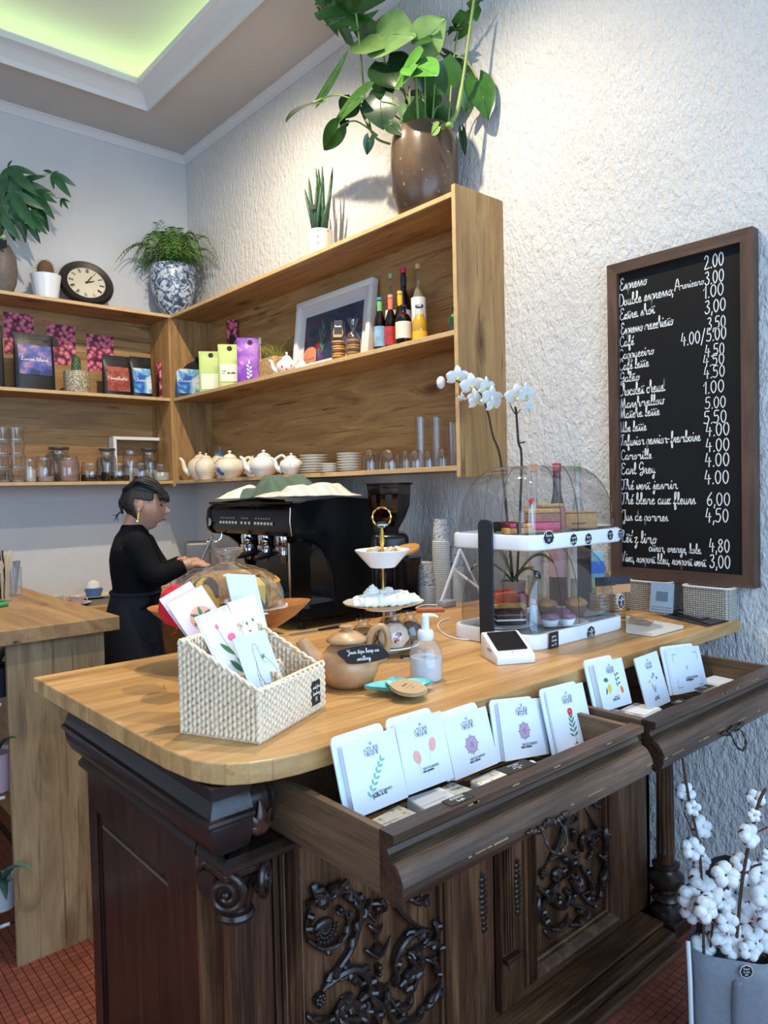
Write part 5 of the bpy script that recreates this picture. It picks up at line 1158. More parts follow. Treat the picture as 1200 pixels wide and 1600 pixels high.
def leafdish(g, ang, l, w_, ox=0, oy=0):
    n, m2 = 14, 8
    for side in (0, 1):
        vs = []
        for i in range(n+1):
            t_ = i/n; hw = w_*(math.sin(PI*t_**.7)**.7)/2+.0006
            for j in range(m2+1):
                s_ = j/m2*2-1; z = .004+.016*s_*s_*(.4+.6*math.sin(PI*t_))+.010*t_**3-(0 if side == 0 else -.0025)
                vs.append((l*t_, hw*s_*(1 if side == 0 else .93), z))
        fs = [(i*(m2+1)+j, i*(m2+1)+j+1, (i+1)*(m2+1)+j+1, (i+1)*(m2+1)+j) for i in range(n) for j in range(m2)]
        g.add(vs, fs, T(ox, oy, 0) @ R('Z', ang))
for ang, l, wd_, ox_ in ((184, .105, .075, .02), (-62, .075, .075, .01), (18, .085, .075, .0), (100, .07, .06, .0)):
    g = G(); leafdish(g, ang, l, wd_, ox_); g.obj('leaf_bowl', aqua, di, True)
kraft = P('kraft_card', lin('b99a76'), .75, vary=.06, vscale=60)
for i in range(3):
    p = at(638+[2, -1, 0][i], 1079, 2, ZC+.02); t = thing('kraft_disc', ['topmost round kraft card in the turquoise dish, with fine print', 'middle round kraft card in the turquoise dish', 'lowest round kraft card in the turquoise dish'][2-i], 'card', (p.x, p.y, ZC+.023+i*.0027), (9, -3, 10*i), 'round kraft cards in the dish')
    G().lathe([(0, 0), (27*k, 0), (27*k, .0022), (0, .0022)], 36).obj('disc', kraft, t, True)
    if i == 2: g = G(); write(g, 'fidelite', T(-.012, .008, .0026), .006, .024, 1); pen_line(g, [(-.02, -.002), (.02, -.002)], .0008, .0026, smooth=0); write(g, 'merci', T(-.01, -.012, .0026), .004, .02, 1); g.obj('card_print', INK['dark'], t)
# card reader
crp = at(793, 1030, 2, ZC); k = mpp(crp)
rd = thing('card_reader', 'small white card reader with a slanted black screen', 'card reader', (crp.x, crp.y, ZC), (0, 0, -28)); rd.scale = (1.45, 1.45, 1.35)
wr, dr = .078, .088; pr = [(-dr/2, 0), (-dr/2, .016), (-dr/2+.004, .020), (dr/2-.014, .050), (dr/2-.004, .052), (dr/2, .046), (dr/2, 0)]
bm = bmesh.new(); A_ = [bm.verts.new((-wr/2, y, z)) for y, z in pr]; f = bm.faces.new(A_); r = bmesh.ops.extrude_face_region(bm, geom=[f])
for q in r['geom']:
    if isinstance(q, bmesh.types.BMVert): q.co.x += wr
bmesh.ops.recalc_face_normals(bm, faces=bm.faces); bmesh.ops.bevel(bm, geom=bm.edges[:], offset=.003, segments=2, affect='EDGES', profile=.5)
shell = P('reader_plastic', (.84, .86, .90), .35); G().bm(bm).obj('reader_body', shell, rd, True, ang=30)
sl = math.degrees(math.atan2(.030, dr-.018)); m = T(0, -dr/2+.004, .0206) @ R('X', sl)
slab(.062, .064, .0015, .003).obj('screen', P('black_glass', (.01, .01, .012), .08), rd).matrix_local = m @ T(-.031, .0135, .0015)
g = G(); disc(g, -.004, .006, .0016, .0022, .0012, n=14); pen_line(g, [(.0, .006), (.011, .006)], .0013, .0012, smooth=0); g.obj('maker_mark', ink_g, rd).matrix_local = m
G().box(-.0005, .0005, -.0, .02, 0, .004).obj('side_slot', ink_g, rd).location = (-wr/2-.0003, -.015, .022)

# ------------------------------------------------------------------ two-tier pastry display case
cx0, cx1, cy0, cy1 = -.934, -.420, -3.941, -3.60
ccx, ccy = (cx0+cx1)/2, (cy0+cy1)/2; hw, hd = (cx1-cx0)/2, (cy1-cy0)/2
dc_ = thing('pastry_display_case', 'two-tier white pastry display with clear domes and dark uprights', 'display case', (ccx, ccy, ZC))
wp = P('display_plastic', (.80, .82, .88), .35); dkp = P('display_upright', lin('1c242b'), .45)
smoke = glass('dome_plastic', (.89, .89, .905), refl=1.2, rough=.02)
def rrect(a, b, r, n=6):
    out = []
    for sx_, sy_, a0 in ((1, -1, -90), (1, 1, 0), (-1, 1, 90), (-1, -1, 180)):
        for i in range(n+1): t_ = math.radians(a0+90*i/n); out.append((sx_*(a-r)+r*math.cos(t_), sy_*(b-r)+r*math.sin(t_)))
    return out
ZU = zat(cx1, cy0, 825)-ZC; ZU0 = zat(cx1, cy0, 845)-ZC; TT = .046
def tray(z, nm):
    g = G(); n = 28
    rings = [(hw-.004, hd-.004, .05, z), (hw, hd, .055, z+.004), (hw, hd, .055, z+TT-.004), (hw-.003, hd-.003, .052, z+TT), (hw-.014, hd-.014, .042, z+TT), (hw-.016, hd-.016, .04, z+TT-.008)]
    vs = []
    for a, b, r, zz in rings: vs += [(x, y, zz) for x, y in rrect(a, b, r)]
    fs = [(j*n+i, j*n+(i+1) % n, (j+1)*n+(i+1) % n, (j+1)*n+i) for j in range(len(rings)-1) for i in range(n)]+[tuple(reversed(range(n))), tuple(range(5*n, 6*n))]
    g.add(vs, fs); return g.obj(nm, wp, dc_, True, ang=40)
tray(0, 'lower_tray'); tray(ZU0, 'upper_tray')
mirror_m = P('tray_liner', (.5, .52, .54), .25, .3)
for z in (TT-.0075, ZU0+TT-.0075): G().prism(rrect(hw-.018, hd-.018, .038), z, z+.001).obj('tray_liner', mirror_m, dc_)
def dome(z, h_, nm):
    g = G(); rings = []; n = 28; K = 14
    for j in range(K+1):
        t_ = j/K*PI/2; s_ = math.cos(t_)**.55 if j < K else 0
        ax2 = (hw-.016)*(1-.42*(1-s_)) if False else (hw-.016)-.125*(1-math.cos(t_)**1.1 if j < K else 1)
        by = (hd-.016)-.07*(1-math.cos(t_)**1.1 if j < K else 1)
        rings.append((ax2, by, .045, z+h_*math.sin(t_)**.85))
    vs = []
    for a, b, r, zz in rings: vs += [(x, y, zz) for x, y in rrect(a, b, min(r, b*.9))]
    fs = [(j*n+i, j*n+(i+1) % n, (j+1)*n+(i+1) % n, (j+1)*n+i) for j in range(K) for i in range(n)]+[tuple(range(K*n, K*n+n))]
    g.add(vs, fs); o = g.obj(nm, smoke, dc_, True, ang=False)
    for yy in (-.33, .33):
        pts = [((hw-.014)-(.155)*(1-math.cos(t_)**.9 if t_ < PI/2-.01 else 1), yy*hd*.0-.004+0, 0) for t_ in (0,)]
    return o
ZT2 = zat(ccx, ccy, 729)-ZC
dome(TT, ZU0-TT-.006, 'lower_dome'); dome(ZU0+TT, ZT2-ZU0-TT, 'upper_dome')
rimm = glass('dome_rim_plastic', (.55, .55, .58), refl=1.5)
for z, h_ in ((TT, ZU0-TT-.006), (ZU0+TT, ZT2-ZU0-TT)):
    for xx in (-.09, .0):
        pts = []
        for i in range(-10, 11):
            t_ = (1-abs(i)/10)*PI/2; s_ = 1 if i > 0 else -1; by = (hd-.0145)-.07*(1-math.cos(t_)**1.1 if t_ < PI/2-.01 else 1); pts.append((xx, (by if i != 0 else 0)*s_, z+(h_+.001)*math.sin(t_)**.85))
        G().tube(pts, .0013, 6).obj('dome_seam', rimm, dc_, True)
for sg in (-1, 1):
    x = sg*(hw+.007); g = G(); top = zat(cx0-.01, ccy+.02, 812)-ZC if sg < 0 else ZU0+TT+.01
    bm = bmesh.new(); w2 = .026; pts = [(-w2, 0), (w2, 0), (w2, top-.016), (w2*.8, top-.005), (w2*.4, top), (-w2*.4, top), (-w2*.8, top-.005), (-w2, top-.016)]
    vs = [bm.verts.new((x-.007, y, z)) for y, z in pts]; f = bm.faces.new(vs); r = bmesh.ops.extrude_face_region(bm, geom=[f])
    for q in r['geom']:
        if isinstance(q, bmesh.types.BMVert): q.co.x += .014
    bmesh.ops.recalc_face_normals(bm, faces=bm.faces); bmesh.ops.bevel(bm, geom=bm.edges[:], offset=.002, segments=2, affect='EDGES'); G().bm(bm).obj('upright', dkp, dc_, True, ang=30)
    G().box(x-.008 if sg > 0 else x+.0071, x+.0079 if sg < 0 else x-.0071, -.02, .02, top*.93, top*.97).obj('clip', P('grey_plastic', (.4, .42, .45), .4), dc_)
# plates and pastries
def W3(px, py, z): p = at(px, py, 2, z); return p
zl, zu = ZC+TT-.006, ZC+ZU0+TT-.006
def plate(lab, px, py, z, r, inv=False):
    p = at(px, py, 2, z+.008) if z < 1.3 else at(px, py, 1, cy0+.125); p.x = max(p.x, cx0+.02+r) if z > 1.3 else p.x; t = thing('serving_plate', lab, 'plate', (p.x, p.y, z), group='plates in the display case')
    G().lathe([(0, .001), (r*.55, 0), (r*.6, .003), (r*.95, .011), (r, .0125), (r*.95, .0135), (r*.58, .006), (0, .005)], 36).obj('plate_body', porc, t, True); return p
plate('white plate of dark brownies on the upper tier', 752, 821, zu, .062); plate('white plate under the raspberry cakes on the upper tier', 826, 824, zu, .078); plate('white plate under the sponge loaf on the upper tier', 916, 817, zu, .085)
plate('white plate under the chocolate slab on the lower tier', 790, 977, zl, .085); plate('white plate under the purple cupcakes on the lower tier', 875, 972, zl, .09); plate('white plate behind the muffins on the lower tier', 905, 957, zl, .085)
choc = P('brownie', lin('2c1c16'), .75, vary=.4, vscale=90, bmp=.6, bscale=120); cream = P('whipped_cream', lin('f0e8da'), .6); rasp = P('raspberry_jelly', lin('c01f48'), .2, vary=.35, vscale=90)
sponge = P('golden_sponge', lin('c48f50'), .8, vary=.18, vscale=90, bmp=.3, bscale=180); crumb = P('crumble_top', lin('c79a55'), .85, vary=.35, vscale=120, bmp=.9, bscale=140)
def cake(lab, px, py, z, rz, parts, name='cake_slice', cat='cake', dz=.008):
    p = at(px, py, 2, z+dz) if z < 1.3 else at(px, py, 1, cy0+.10 if 'behind' not in lab else cy0+.15); t = thing(name, lab, cat, (min(max(p.x, cx0+.06), cx1-.06), min(max(p.y, cy0+.05), cy1-.06), z+dz), (0, 0, rz)); t.scale = (1.15, 1.15, 1.25)
    for nm, (x0, x1, y0, y1, z0, z1), m in parts: G().box(x0, x1, y0, y1, z0, z1, bev=.003).obj(nm, m, t, True, ang=35)
    return t
cake('dark brownie at the far left of the upper tier', 741, 819, zu, 10, [('brownie_body', (-.024, .024, -.02, .02, 0, .026), choc)], 'brownie'); cake('dark brownie behind the upright on the upper tier', 766, 819, zu, -15, [('brownie_body', (-.024, .022, -.022, .02, 0, .028), choc)], 'brownie')
cake('flat tart with red fruit and pale crust on the upper tier', 800, 821, zu, -30, [('tart_base', (-.04, .04, -.025, .025, 0, .014), sponge), ('fruit_layer', (-.03, .01, -.023, .023, .0145, .026), rasp), ('crumb_layer', (.0, .038, -.02, .022, .0145, .024), crumb)], 'fruit_tart')
cake('tall layered slice with crumble top and raspberry base on the upper tier', 847, 816, zu, -38, [('raspberry_layer', (-.045, .045, -.026, .026, 0, .024), rasp), ('sponge_layer', (-.045, .045, -.026, .026, .0245, .046), P('pink_sponge', lin('a56a56'), .8, vary=.2, vscale=70)), ('crumble_layer', (-.045, .045, -.026, .026, .0465, .056), crumb)])
cake('second crumble slice behind the tall raspberry slice', 858, 812, zu+.0, -38, [('sponge_layer', (-.03, .04, -.026, .022, 0, .058), P('pink_sponge', (.3, .12, .08), .8)), ('crumble_layer', (-.03, .04, -.026, .022, .0585, .067), crumb)])
cake('golden sponge loaf with a thin purple line on the upper tier', 905, 818, zu, -41, [('loaf', (-.047, .045, -.03, .03, 0, .040), sponge), ('jam_line', (-.03, .01, -.0312, -.0305, .012, .015), P('jam_line', lin('5c3a52'), .5)), ('crust', (-.047, .045, -.03, .03, .0405, .045), P('loaf_crust', lin('b37a3e'), .7, vary=.15, vscale=50))], 'sponge_loaf')
t = cake('small heart pick standing in the cream beside the tall slice', 832, 806, zu, VZ, [('stick', (-.0007, .0007, -.0007, .0007, .0, .075), cream)], 'heart_pick', 'cake pick'); g = G(); g.ball((-.004, 0, .078), (.0055, .002, .006), 10, 8); g.ball((.004, 0, .078), (.0055, .002, .006), 10, 8); g.ball((0, 0, .073), (.006, .002, .006), 10, 8); g.obj('heart', INK['red'], t, True)
t = cake('dark layered chocolate slab at the front left of the lower tier', 796, 974, zl, -38, [('slab_layer', (-.042, .042, -.026, .026, 0, .011), choc), ('slab_layer', (-.041, .041, -.025, .025, .0115, .013), cream), ('slab_layer', (-.042, .042, -.026, .026, .0135, .024), choc), ('slab_layer', (-.041, .041, -.025, .025, .0245, .026), P('caramel', lin('7a5238'), .4)), ('slab_layer', (-.042, .042, -.026, .026, .0265, .036), choc)], 'chocolate_slab')
cake('yellow cake block behind the chocolate slab', 785, 958, zl, -38, [('cake_body', (-.04, .04, -.02, .02, 0, .03), P('yellow_cake', lin('b98a4a'), .8, vary=.2, vscale=60))])
cupm = P('baking_paper', (.72, .75, .78), .7); muff = P('muffin_top', lin('b98048'), .8, vary=.25, vscale=60, bmp=.5, bscale=100)
def muffin(lab, px, py, r, h_, m, frost=None, grp='muffins in the lower display'):
    p = at(px, py, 2, zl+.01); t = thing('muffin', lab, 'muffin', (p.x, p.y, zl+.010), group=grp)
    G().lathe([(r*.68, 0), (r*.92, h_*.62), (0, h_*.62)], 32, wob=lambda a, z: 1+.04*math.cos(a*16)).obj('paper_cup', P('brown_cup', lin('7a5233'), .8) if not frost else cupm, t, True, ang=False)
    g = G(); g.lathe([(r*.9, h_*.6), (r*1.05, h_*.72), (r*.9, h_*.9), (r*.5, h_*1.04), (0, h_*1.08)], 24, wob=lambda a, z: 1+.05*math.sin(a*3+z*90)); g.obj('muffin_top', frost or m, t, True, ang=False); return t
muffin('golden muffin left of centre in the lower display', 855, 962, .034, .052, muff); muffin('larger golden muffin at the right in the lower display', 900, 963, .036, .062, muff)
vio = P('berry_frosting', lin('8a6277'), .6, vary=.5, vscale=50); muffin('purple frosted cupcake at the front left of the plate', 860, 978, .030, .036, muff, vio, 'purple cupcakes'); muffin('purple frosted cupcake at the front right of the plate', 885, 976, .030, .036, muff, vio, 'purple cupcakes'); muffin('purple frosted cupcake behind the other two', 878, 968, .028, .036, muff, vio, 'purple cupcakes')
t = V('white plastic figurine of a little girl inside the lower dome', 'toy_figurine', 'figurine', *at(833, 975, 2, zl)[:2], zl)
g = G(); g.lathe([(.013, 0), (.016, .02), (.010, .05), (.006, .062), (0, .064)], 14); g.obj('dress', cupm, t, True); G().ball((0, 0, .072), .011).obj('head', P('doll_skin', lin('cdb8a8'), .5), t, True)
red_b = P('red_pack', lin('c4483a'), .5, vary=.3, vscale=20)
for i, (px, py, c, lab) in enumerate([(788, 930, 'c05a3c', 'orange-red packet seen behind the lower dome'), (808, 945, '8f3a3a', 'dark red packet lying behind the lower dome'), (775, 952, 'b7a17c', 'tan packet lying behind the chocolate slab')]):
    p = at(px, py, 1, -3.45); t = thing('snack_packet', lab, 'packet', (p.x, -3.45, ZC), (0, 0, -10+8*i)); zz = .085-.02*i
    G().box(-.05, .05, -.02, .02, 0, zz, bev=.008, seg=3).obj('packet_body', P('packet_%d' % i, lin(c), .4, vary=.25, vscale=30), t, True); G().box(-.046, .046, -.003, .003, zz, zz+.01).obj('packet_seam', P('packet_%d' % i, lin(c)), t)
# black badges on the trays
def badge(lab, px, py, w_, h_, lines, shape='badge', y=cy0-.001):
    w_ *= 1.35; h_ *= 1.35; p = at(px, py, 1, y); m = frame((p.x-w_/2, y-.0016, p.z-h_/2), (1, 0, 0), (0, 0, 1)); return price_tag(lab, m, w_, h_, lines, shape, 'black price badges on the display case')
badge('oval black badge reading brownie on the upper tray', 857, 840, .036, .028, ['Brownie', '4€']); badge('scalloped black badge second from the left on the upper tray', 896, 843, .026, .026, ['carrot', 'cake 4€']); badge('scalloped black badge third from the left on the upper tray', 919, 842, .026, .026, ['lemon', 'cake 5€'])
badge('black badge fourth along the upper tray', 953, 836, .024, .024, ['maison', '3€']); badge('black badge at the right corner of the upper tray', 969, 834, .018, .022, ['tarte', '5€']); badge('round black scalloped badge on the lower tray', 923, 989, .032, .032, ['muffin', '3,50€']); badge('square black tag at the front corner of the lower tray', 865, 1000, .034, .036, ['gateau', 'chocolat', 'noir 4€'], 'rect', cy0-.006)
p = at(975, 940, 0, cx1+.002); badge('oval black badge on the right end of the lower dome', 970, 940, .028, .034, ['muffin', '2€'], y=cy0+.02)
p = at(838, 897, 1, cy0+.03); m = frame((p.x-.02, cy0+.03, p.z), (1, 0, -.5), (.4, 0, 1)); price_tag('small black leaf tag stuck on the front of the lower dome', m, .045, .02, ['sans', 'gluten'], 'leaf')

# ------------------------------------------------------------------ things behind and right of the display
def lathe_thing(name, lab, cat, x, y, z, parts, grp=None, n=24):
    t = thing(name, lab, cat, (x, y, z), group=grp)
    for nm, prof, m in parts: G().lathe(prof, n, cap=False).obj(nm, m, t, True, ang=40)
    return t
def bprof(r, h, neck=.3, nh=.3):
    return [(0, .001), (r*.92, 0), (r, .004), (r, h*(1-nh)*.92), (r*.86, h*(1-nh)*1.04), (r*neck*1.15, h*(1-nh*.62)), (r*neck, h*(1-nh*.3)), (r*neck, h)]
def drink(lab, x, y, z, r, h, glassm, liq, label_c, cap_c, neck=.36, nh=.38, lz=(.12, .5), extra=None, grp=None, name='drink_bottle'):
    t = thing(name, lab, 'bottle', (x, y, z), (0, 0, VZ), grp); pf = bprof(r, h, neck, nh); G().lathe(pf, 24, cap=False).obj('bottle_glass', glassm, t, True, ang=50)
    if liq:
        pl = [(max(0, a-.0015), b+.002) for a, b in pf if b < h*.86]; pl += [(0, pl[-1][1])]; G().lathe([(0, pl[0][1])]+pl[1:], 20, cap=False).obj('drink', liq, t, True, ang=50)
    a, b = lz; G().lathe([(r+.0006, h*a), (r+.0006, h*b)], 24, cap=False).obj('paper_label', label_c, t, True)
    G().lathe([(r*neck+.0015, h*.94), (r*neck+.0025, h*.955), (r*neck+.002, h*1.0), (0, h*1.005)], 18, cap=False).obj('cap', cap_c, t, True)
    if extra: G().lathe([(r*neck+.0012, h*extra[0]), (r*neck*1.1+.0014, h*extra[1])], 18, cap=False).obj('neck_label', extra[2], t, True)
    return t
brn = glass('brown_glass', (.25, .12, .05), refl=1.2); grn = glass('green_glass', (.35, .6, .4), refl=1.2)
redcap = P('red_cap', lin('c8384a'), .4); orcap = P('orange_cap', lin('d98a5a'), .4); grcap = P('green_cap', lin('9fb88a'), .4); wlabel = P('white_label', (.75, .76, .78), .6); dkliq = P('dark_syrup', (.02, .012, .012), .2); clliq = glass('clear_drink', (.80, .84, .78), refl=.6)
zq = lambda x, y, py: zat(x, y, py)-ZC
drink('clear bottle with an orange cap behind the display case', *at(835, 800, 0, -.16)[:2], ZC, .034, zat(-.16, at(835, 800, 0, -.16).y, 725)-ZC, clear, clliq, P('heart_label', lin('d9d0cc'), .6), orcap, lz=(.2, .45), nh=.4)
drink('dark syrup bottle with a red cap behind the display case', *at(871, 800, 0, -.15)[:2], ZC, .038, zat(-.15, at(871, 800, 0, -.15).y, 724)-ZC, brn, dkliq, P('pink_label', lin('caa0a8'), .6), redcap, lz=(.2, .45), nh=.35, neck=.42)
drink('clear bottle with a pale green cap behind the display case', *at(903, 800, 0, -.14)[:2], ZC, .032, zat(-.14, at(903, 800, 0, -.14).y, 724)-ZC, clear, clliq, P('white_label2', lin('c9d3cf'), .6), grcap, lz=(.2, .45))
t = V('small turquoise capped spice jar right of the sponge loaf, on the upper tier', 'spice_jar', 'jar', cx1-.045, -3.66, zu)
G().lathe([(0, 0), (.015, 0), (.016, .003), (.016, .046), (0, .046)], 20).obj('jar_body', P('spice', lin('c9c3a6'), .5), t, True); G().lathe([(.0165, .0465), (.017, .060), (0, .061)], 20).obj('cap', aqua, t, True)
# cookie stacks in printed bags at the right end
def bagstack(lab, px, py, head, body, z0, n_=7, hgt=.1, y=-3.86, w_=.075):
    p = at(px, py, 1, y); t = thing('cookie_packet', lab, 'packet', (p.x, y, z0), (0, 0, -25), 'cookie packets at the end of the display')
    for i in range(n_): o = G().lathe([(0, 0), (w_*.44, 0), (w_*.46, .004), (w_*.44, .0095), (0, .0095)], 20).obj('biscuit', sponge, t, True); o.location = (0, 0, .004+i*.0115)
    hh = .004+n_*.0115
    g = G(); g.lathe([(w_*.49, .001), (w_*.5, hh*.5), (w_*.5, hh), (w_*.35, hh+.02)], 20, cap=False); g.obj('clear_bag', cello, t, True, ang=False)
    G().box(-w_*.5, w_*.5, -w_*.5-.002, -w_*.5, hh, hh+.030).obj('header_label', head, t); G().prism([(-w_*.5, 0), (w_*.5, 0), (w_*.5, .008), (-w_*.5, .008)], 0, .03, T(0, -w_*.52, hh+.0305)).obj('header_top', body, t)
    return t
orl = P('orange_label', lin('d99a62'), .5); dkl = P('dark_label', lin('2b2a33'), .5)
bagstack('tall stack of waffles in a clear bag with an orange label, beside the lower dome', 938, 980, orl, dkl, ZC, 9, y=-3.83); bagstack('waffle bag with an orange and black header, nearest the menu board', 962, 975, orl, dkl, ZC, 8, y=-3.80); 
p = at(935, 872, 1, -3.78); t = thing('snack_box', 'blue topped green snack box beyond the display upright', 'box', (p.x, -3.76, ZC), (0, 0, -20)); zz = zat(p.x, -3.76, 862)-ZC
G().box(-.035, .035, -.015, .015, 0, zz, bev=.002).obj('box_body', P('aqua_box', lin('8fc0c4'), .5, vary=.2, vscale=20), t); G().box(-.036, .036, -.017, -.0155, zz*.68, zz*.86).obj('blue_band', P('blue_band', lin('3f7fd0'), .5), t); G().box(-.036, .036, -.017, -.0155, .01, zz*.6).obj('leaf_picture', P('leaf_pic', lin('a9b86a'), .5, vary=.4, vscale=40), t)
silver = P('silver_wrap', (.55, .57, .6), .25, .8, bmp=.8, bscale=60)
p = at(985, 958, 2, ZC); t = thing('foil_bag', 'crumpled silver foil bag at the right end of the display case', 'bag', (p.x+.02, p.y+.06, ZC)); bm = bmesh.new(); bmesh.ops.create_icosphere(bm, subdivisions=4, radius=1)
for q in bm.verts: q.co = q.co*(1+.25*noise.noise(q.co*2.4)); q.co = Vector((q.co.x*.028, q.co.y*.02, max(-.9, q.co.z)*.04+.036))
G().bm(bm).obj('foil_body', silver, t, True, ang=25)
# woven speaker-like boxes and the leaflet holder against the wall
m_, nt, b = nmat('honeycomb_weave'); v = N(nt, 'ShaderNodeTexVoronoi'); v.inputs['Scale'].default_value = 105; v.inputs['Randomness'].default_value = .12; L(nt, coords(nt, (1, 1, 1.25)), v.inputs['Vector'])
L(nt, ramp(nt, v.outputs['Distance'], [(.25, lin('d9d2c6')), (.62, lin('8d867c'))]), b.inputs['Base Color']); inv = N(nt, 'ShaderNodeMath', operation='MULTIPLY'); inv.inputs[1].default_value = -1; L(nt, v.outputs['Distance'], inv.inputs[0]); bump(nt, b, inv.outputs[0], .9, .01); b.inputs['Roughness'].default_value = .7; honey = m_
def wbox(lab, pxl, pxr, pyt, dx=.085):
    a = at(pxl, 940, 0, -dx-.01); b_ = at(pxr, 950, 0, -dx-.01); w_ = a.y-b_.y; t = thing('woven_box', lab, 'box', (-.01-dx/2, (a.y+b_.y)/2, ZC), group=None); zt_ = zat(-dx-.01, (a.y+b_.y)/2, pyt)-ZC
    n = 28; vs = []; rings = [(.0, 0), (.0, .004), (.003, zt_-.004), (.001, zt_)]
    pts = rrect(dx/2, w_/2, .022)
    g = G()
    for off, z in rings: g.v += [(x*(1-off), y*(1-off), z) for x, y in pts]
    g.f = [(j*n+i, j*n+(i+1) % n, (j+1)*n+(i+1) % n, (j+1)*n+i) for j in range(3) for i in range(n)]+[tuple(reversed(range(n)))]; g.obj('woven_side', honey, t, True)
    ring = [(x*1.0, y*1.0, zt_) for x, y in pts]; G().tube(ring, .004, 8, closed=True).obj('rim', P('rim_cream', lin('d9d2c6'), .6), t, True); G().prism([(x*.9, y*.93) for x, y in pts], zt_-.02, zt_-.012).obj('fabric_lining', paper2, t); return t
wbox('cream woven box in the corner of the counter under the menu board', 1064, 1139, 918); wbox('cream woven box half hidden behind the leaflet holder', 975, 1042, 909)
lh0 = at(1013, 908, 0, -.145); m, w_, h_ = sheet_frame((1013, 909), (1049, 912), (1015, 955), (-.145, lh0.y, ZC+.03), (-1, -.25, .12))
t = thing('leaflet', 'grey-blue patterned leaflet standing between the two woven boxes', 'leaflet'); put(t, m); h_ = min(h_, .115)
slab(w_, h_, .003, .003).obj('leaflet_sheet', P('leaflet_blue', lin('8fa0ae'), .5, vary=.12, vscale=160), t); slab(w_*.5, h_*.32, .0006).obj('grey_square', P('leaflet_grey', lin('5d6b78'), .5), t).location = (w_*.25, h_*.38, .0008)
g = G(); [disc(g, w_*(.1+.1*i), h_*(.08+.09*j), .0022, .0022, .0006, n=6) for i in range(9) for j in range(2)]; g.obj('pattern_print', INK['dark'], t)['kind'] = 'stuff'
def flyer(lab, poly, z, m, th_=.0015, top=None, name='flyer'):
    P3 = [at(x, y, 2, z) for x, y in poly]; c = sum(P3, Vector())/4; t = thing(name, lab, 'leaflet', (c.x, c.y, z-th_-.0005))
    pl = [(q.x-c.x, q.y-c.y) for q in P3]
    A = sum(pl[i][0]*pl[(i+1) % 4][1]-pl[(i+1) % 4][0]*pl[i][1] for i in range(4)); pl = pl if A > 0 else pl[::-1]
    G().prism(pl, 0, th_).obj('sheet', m, t)
    if top: G().prism([(x*.8, y*.8) for x, y in pl], th_, th_+.0004).obj('picture', top, t)
    return t
mag = P('cover_cream', lin('ded8cc'), .4, vary=.05); pic1 = P('food_picture', lin('b99a86'), .4, vary=.5, vscale=25); dkp2 = P('dark_cover', lin('2c2b33'), .35); pur = P('purple_picture', lin('6b5f78'), .35, vary=.5, vscale=14)
flyer('white booklet with a food picture lying at the right of the display case', [(978, 962), (1068, 977), (1020, 990), (978, 984)], ZC+.012, mag, .010, None, 'booklet')
flyer('round food picture page lying on the white booklet', [(985, 963), (1022, 970), (1015, 978), (982, 973)], ZC+.014, pic1, .0008)
for i, (poly, m, top, lab) in enumerate([([(1035, 962), (1105, 978), (1145, 968), (1080, 955)], dkp2, None, 'black flyer lying lowest of the pile under the menu board'), ([(1045, 957), (1110, 975), (1152, 964), (1085, 950)], dkp2, None, 'black flyer in the middle of the pile under the menu board'), ([(1050, 955), (1095, 968), (1125, 960), (1085, 949)], dkp2, pur, 'flyer with a purple picture on top of the dark pile')]):
    flyer(lab, poly, ZC+.004+.003*i, m, .002, top)

# ------------------------------------------------------------------ orchid
op = at(800, 800, 0, -.34); ox, oy = op.x, op.y
orc = thing('white_orchid', 'white orchid with two dark stems behind the pastry display', 'orchid', (ox, oy, ZC)); stemm = P('orchid_stem', lin('1d1714'), .4); leafm = P('orchid_leaf', lin('49663f'), .35, vary=.25, vscale=20)
G().lathe([(.035, 0), (.05, .10), (.052, .11), (.046, .11), (.042, .09), (0, .09)], 28).obj('pot', P('orchid_pot', lin('a9a49c'), .4), orc, True)
def OL(px, py, x=None): q = at(px, py, 0, ox if x is None else x); return Vector((q.x-ox, q.y-oy, q.z-ZC))
def oleaf(a, l, w_, lift):
    g = G(); n, m2 = 10, 4
    def f(u, v): t_ = u; hw_ = w_*math.sin(PI*(.08+.92*t_))**.7/2; s_ = v*2-1; r = l*t_; return (math.cos(a)*r-math.sin(a)*hw_*s_, math.sin(a)*r+math.cos(a)*hw_*s_, .10+lift*math.sin(t_*2.2)-.03*t_+.012*abs(s_))
    g.grid(f, n, m2); g.obj('leaf', leafm, orc, True, ang=False)
oleaf(2.4, .17, .055, .10); oleaf(-.9, .16, .05, .13); oleaf(2.0, .10, .06, .15); oleaf(-1.5, .12, .045, .08)
s1 = smoothpath([tuple(v) for v in (Vector((0, 0, .09)), OL(784, 730), OL(770, 680), OL(761, 640), OL(748, 612), OL(722, 598), OL(700, 594))], 6)
s2 = smoothpath([tuple(v) for v in (Vector((.01, -.01, .09)), OL(815, 728), OL(810, 690), OL(807, 648), OL(805, 636))], 6)
G().tube(s1, [.0055-.0035*i/(len(s1)-1) for i in range(len(s1))], 8).obj('flower_stem', stemm, orc, True); G().tube(s2, .0048, 8).obj('flower_stem', stemm, orc, True)
g = G(); g.tube([OL(806, 648), OL(799, 637), OL(797, 629), OL(806, 624)], .0022, 6); g.tube([OL(798, 632), OL(792, 624), OL(784, 622)], .002, 6); g.tube([OL(807, 648), OL(813, 640)], .0018, 6); g.tube([OL(812, 692), OL(820, 691)], .003, 6); g.obj('flower_stem', stemm, orc, True)
petal_m = P('orchid_petal', (.84, .85, .82), .45, Subsurface_Weight=.0); throat = P('orchid_throat', lin('c9cf6a'), .5)
KM = mpp((ox, oy, 1.7))
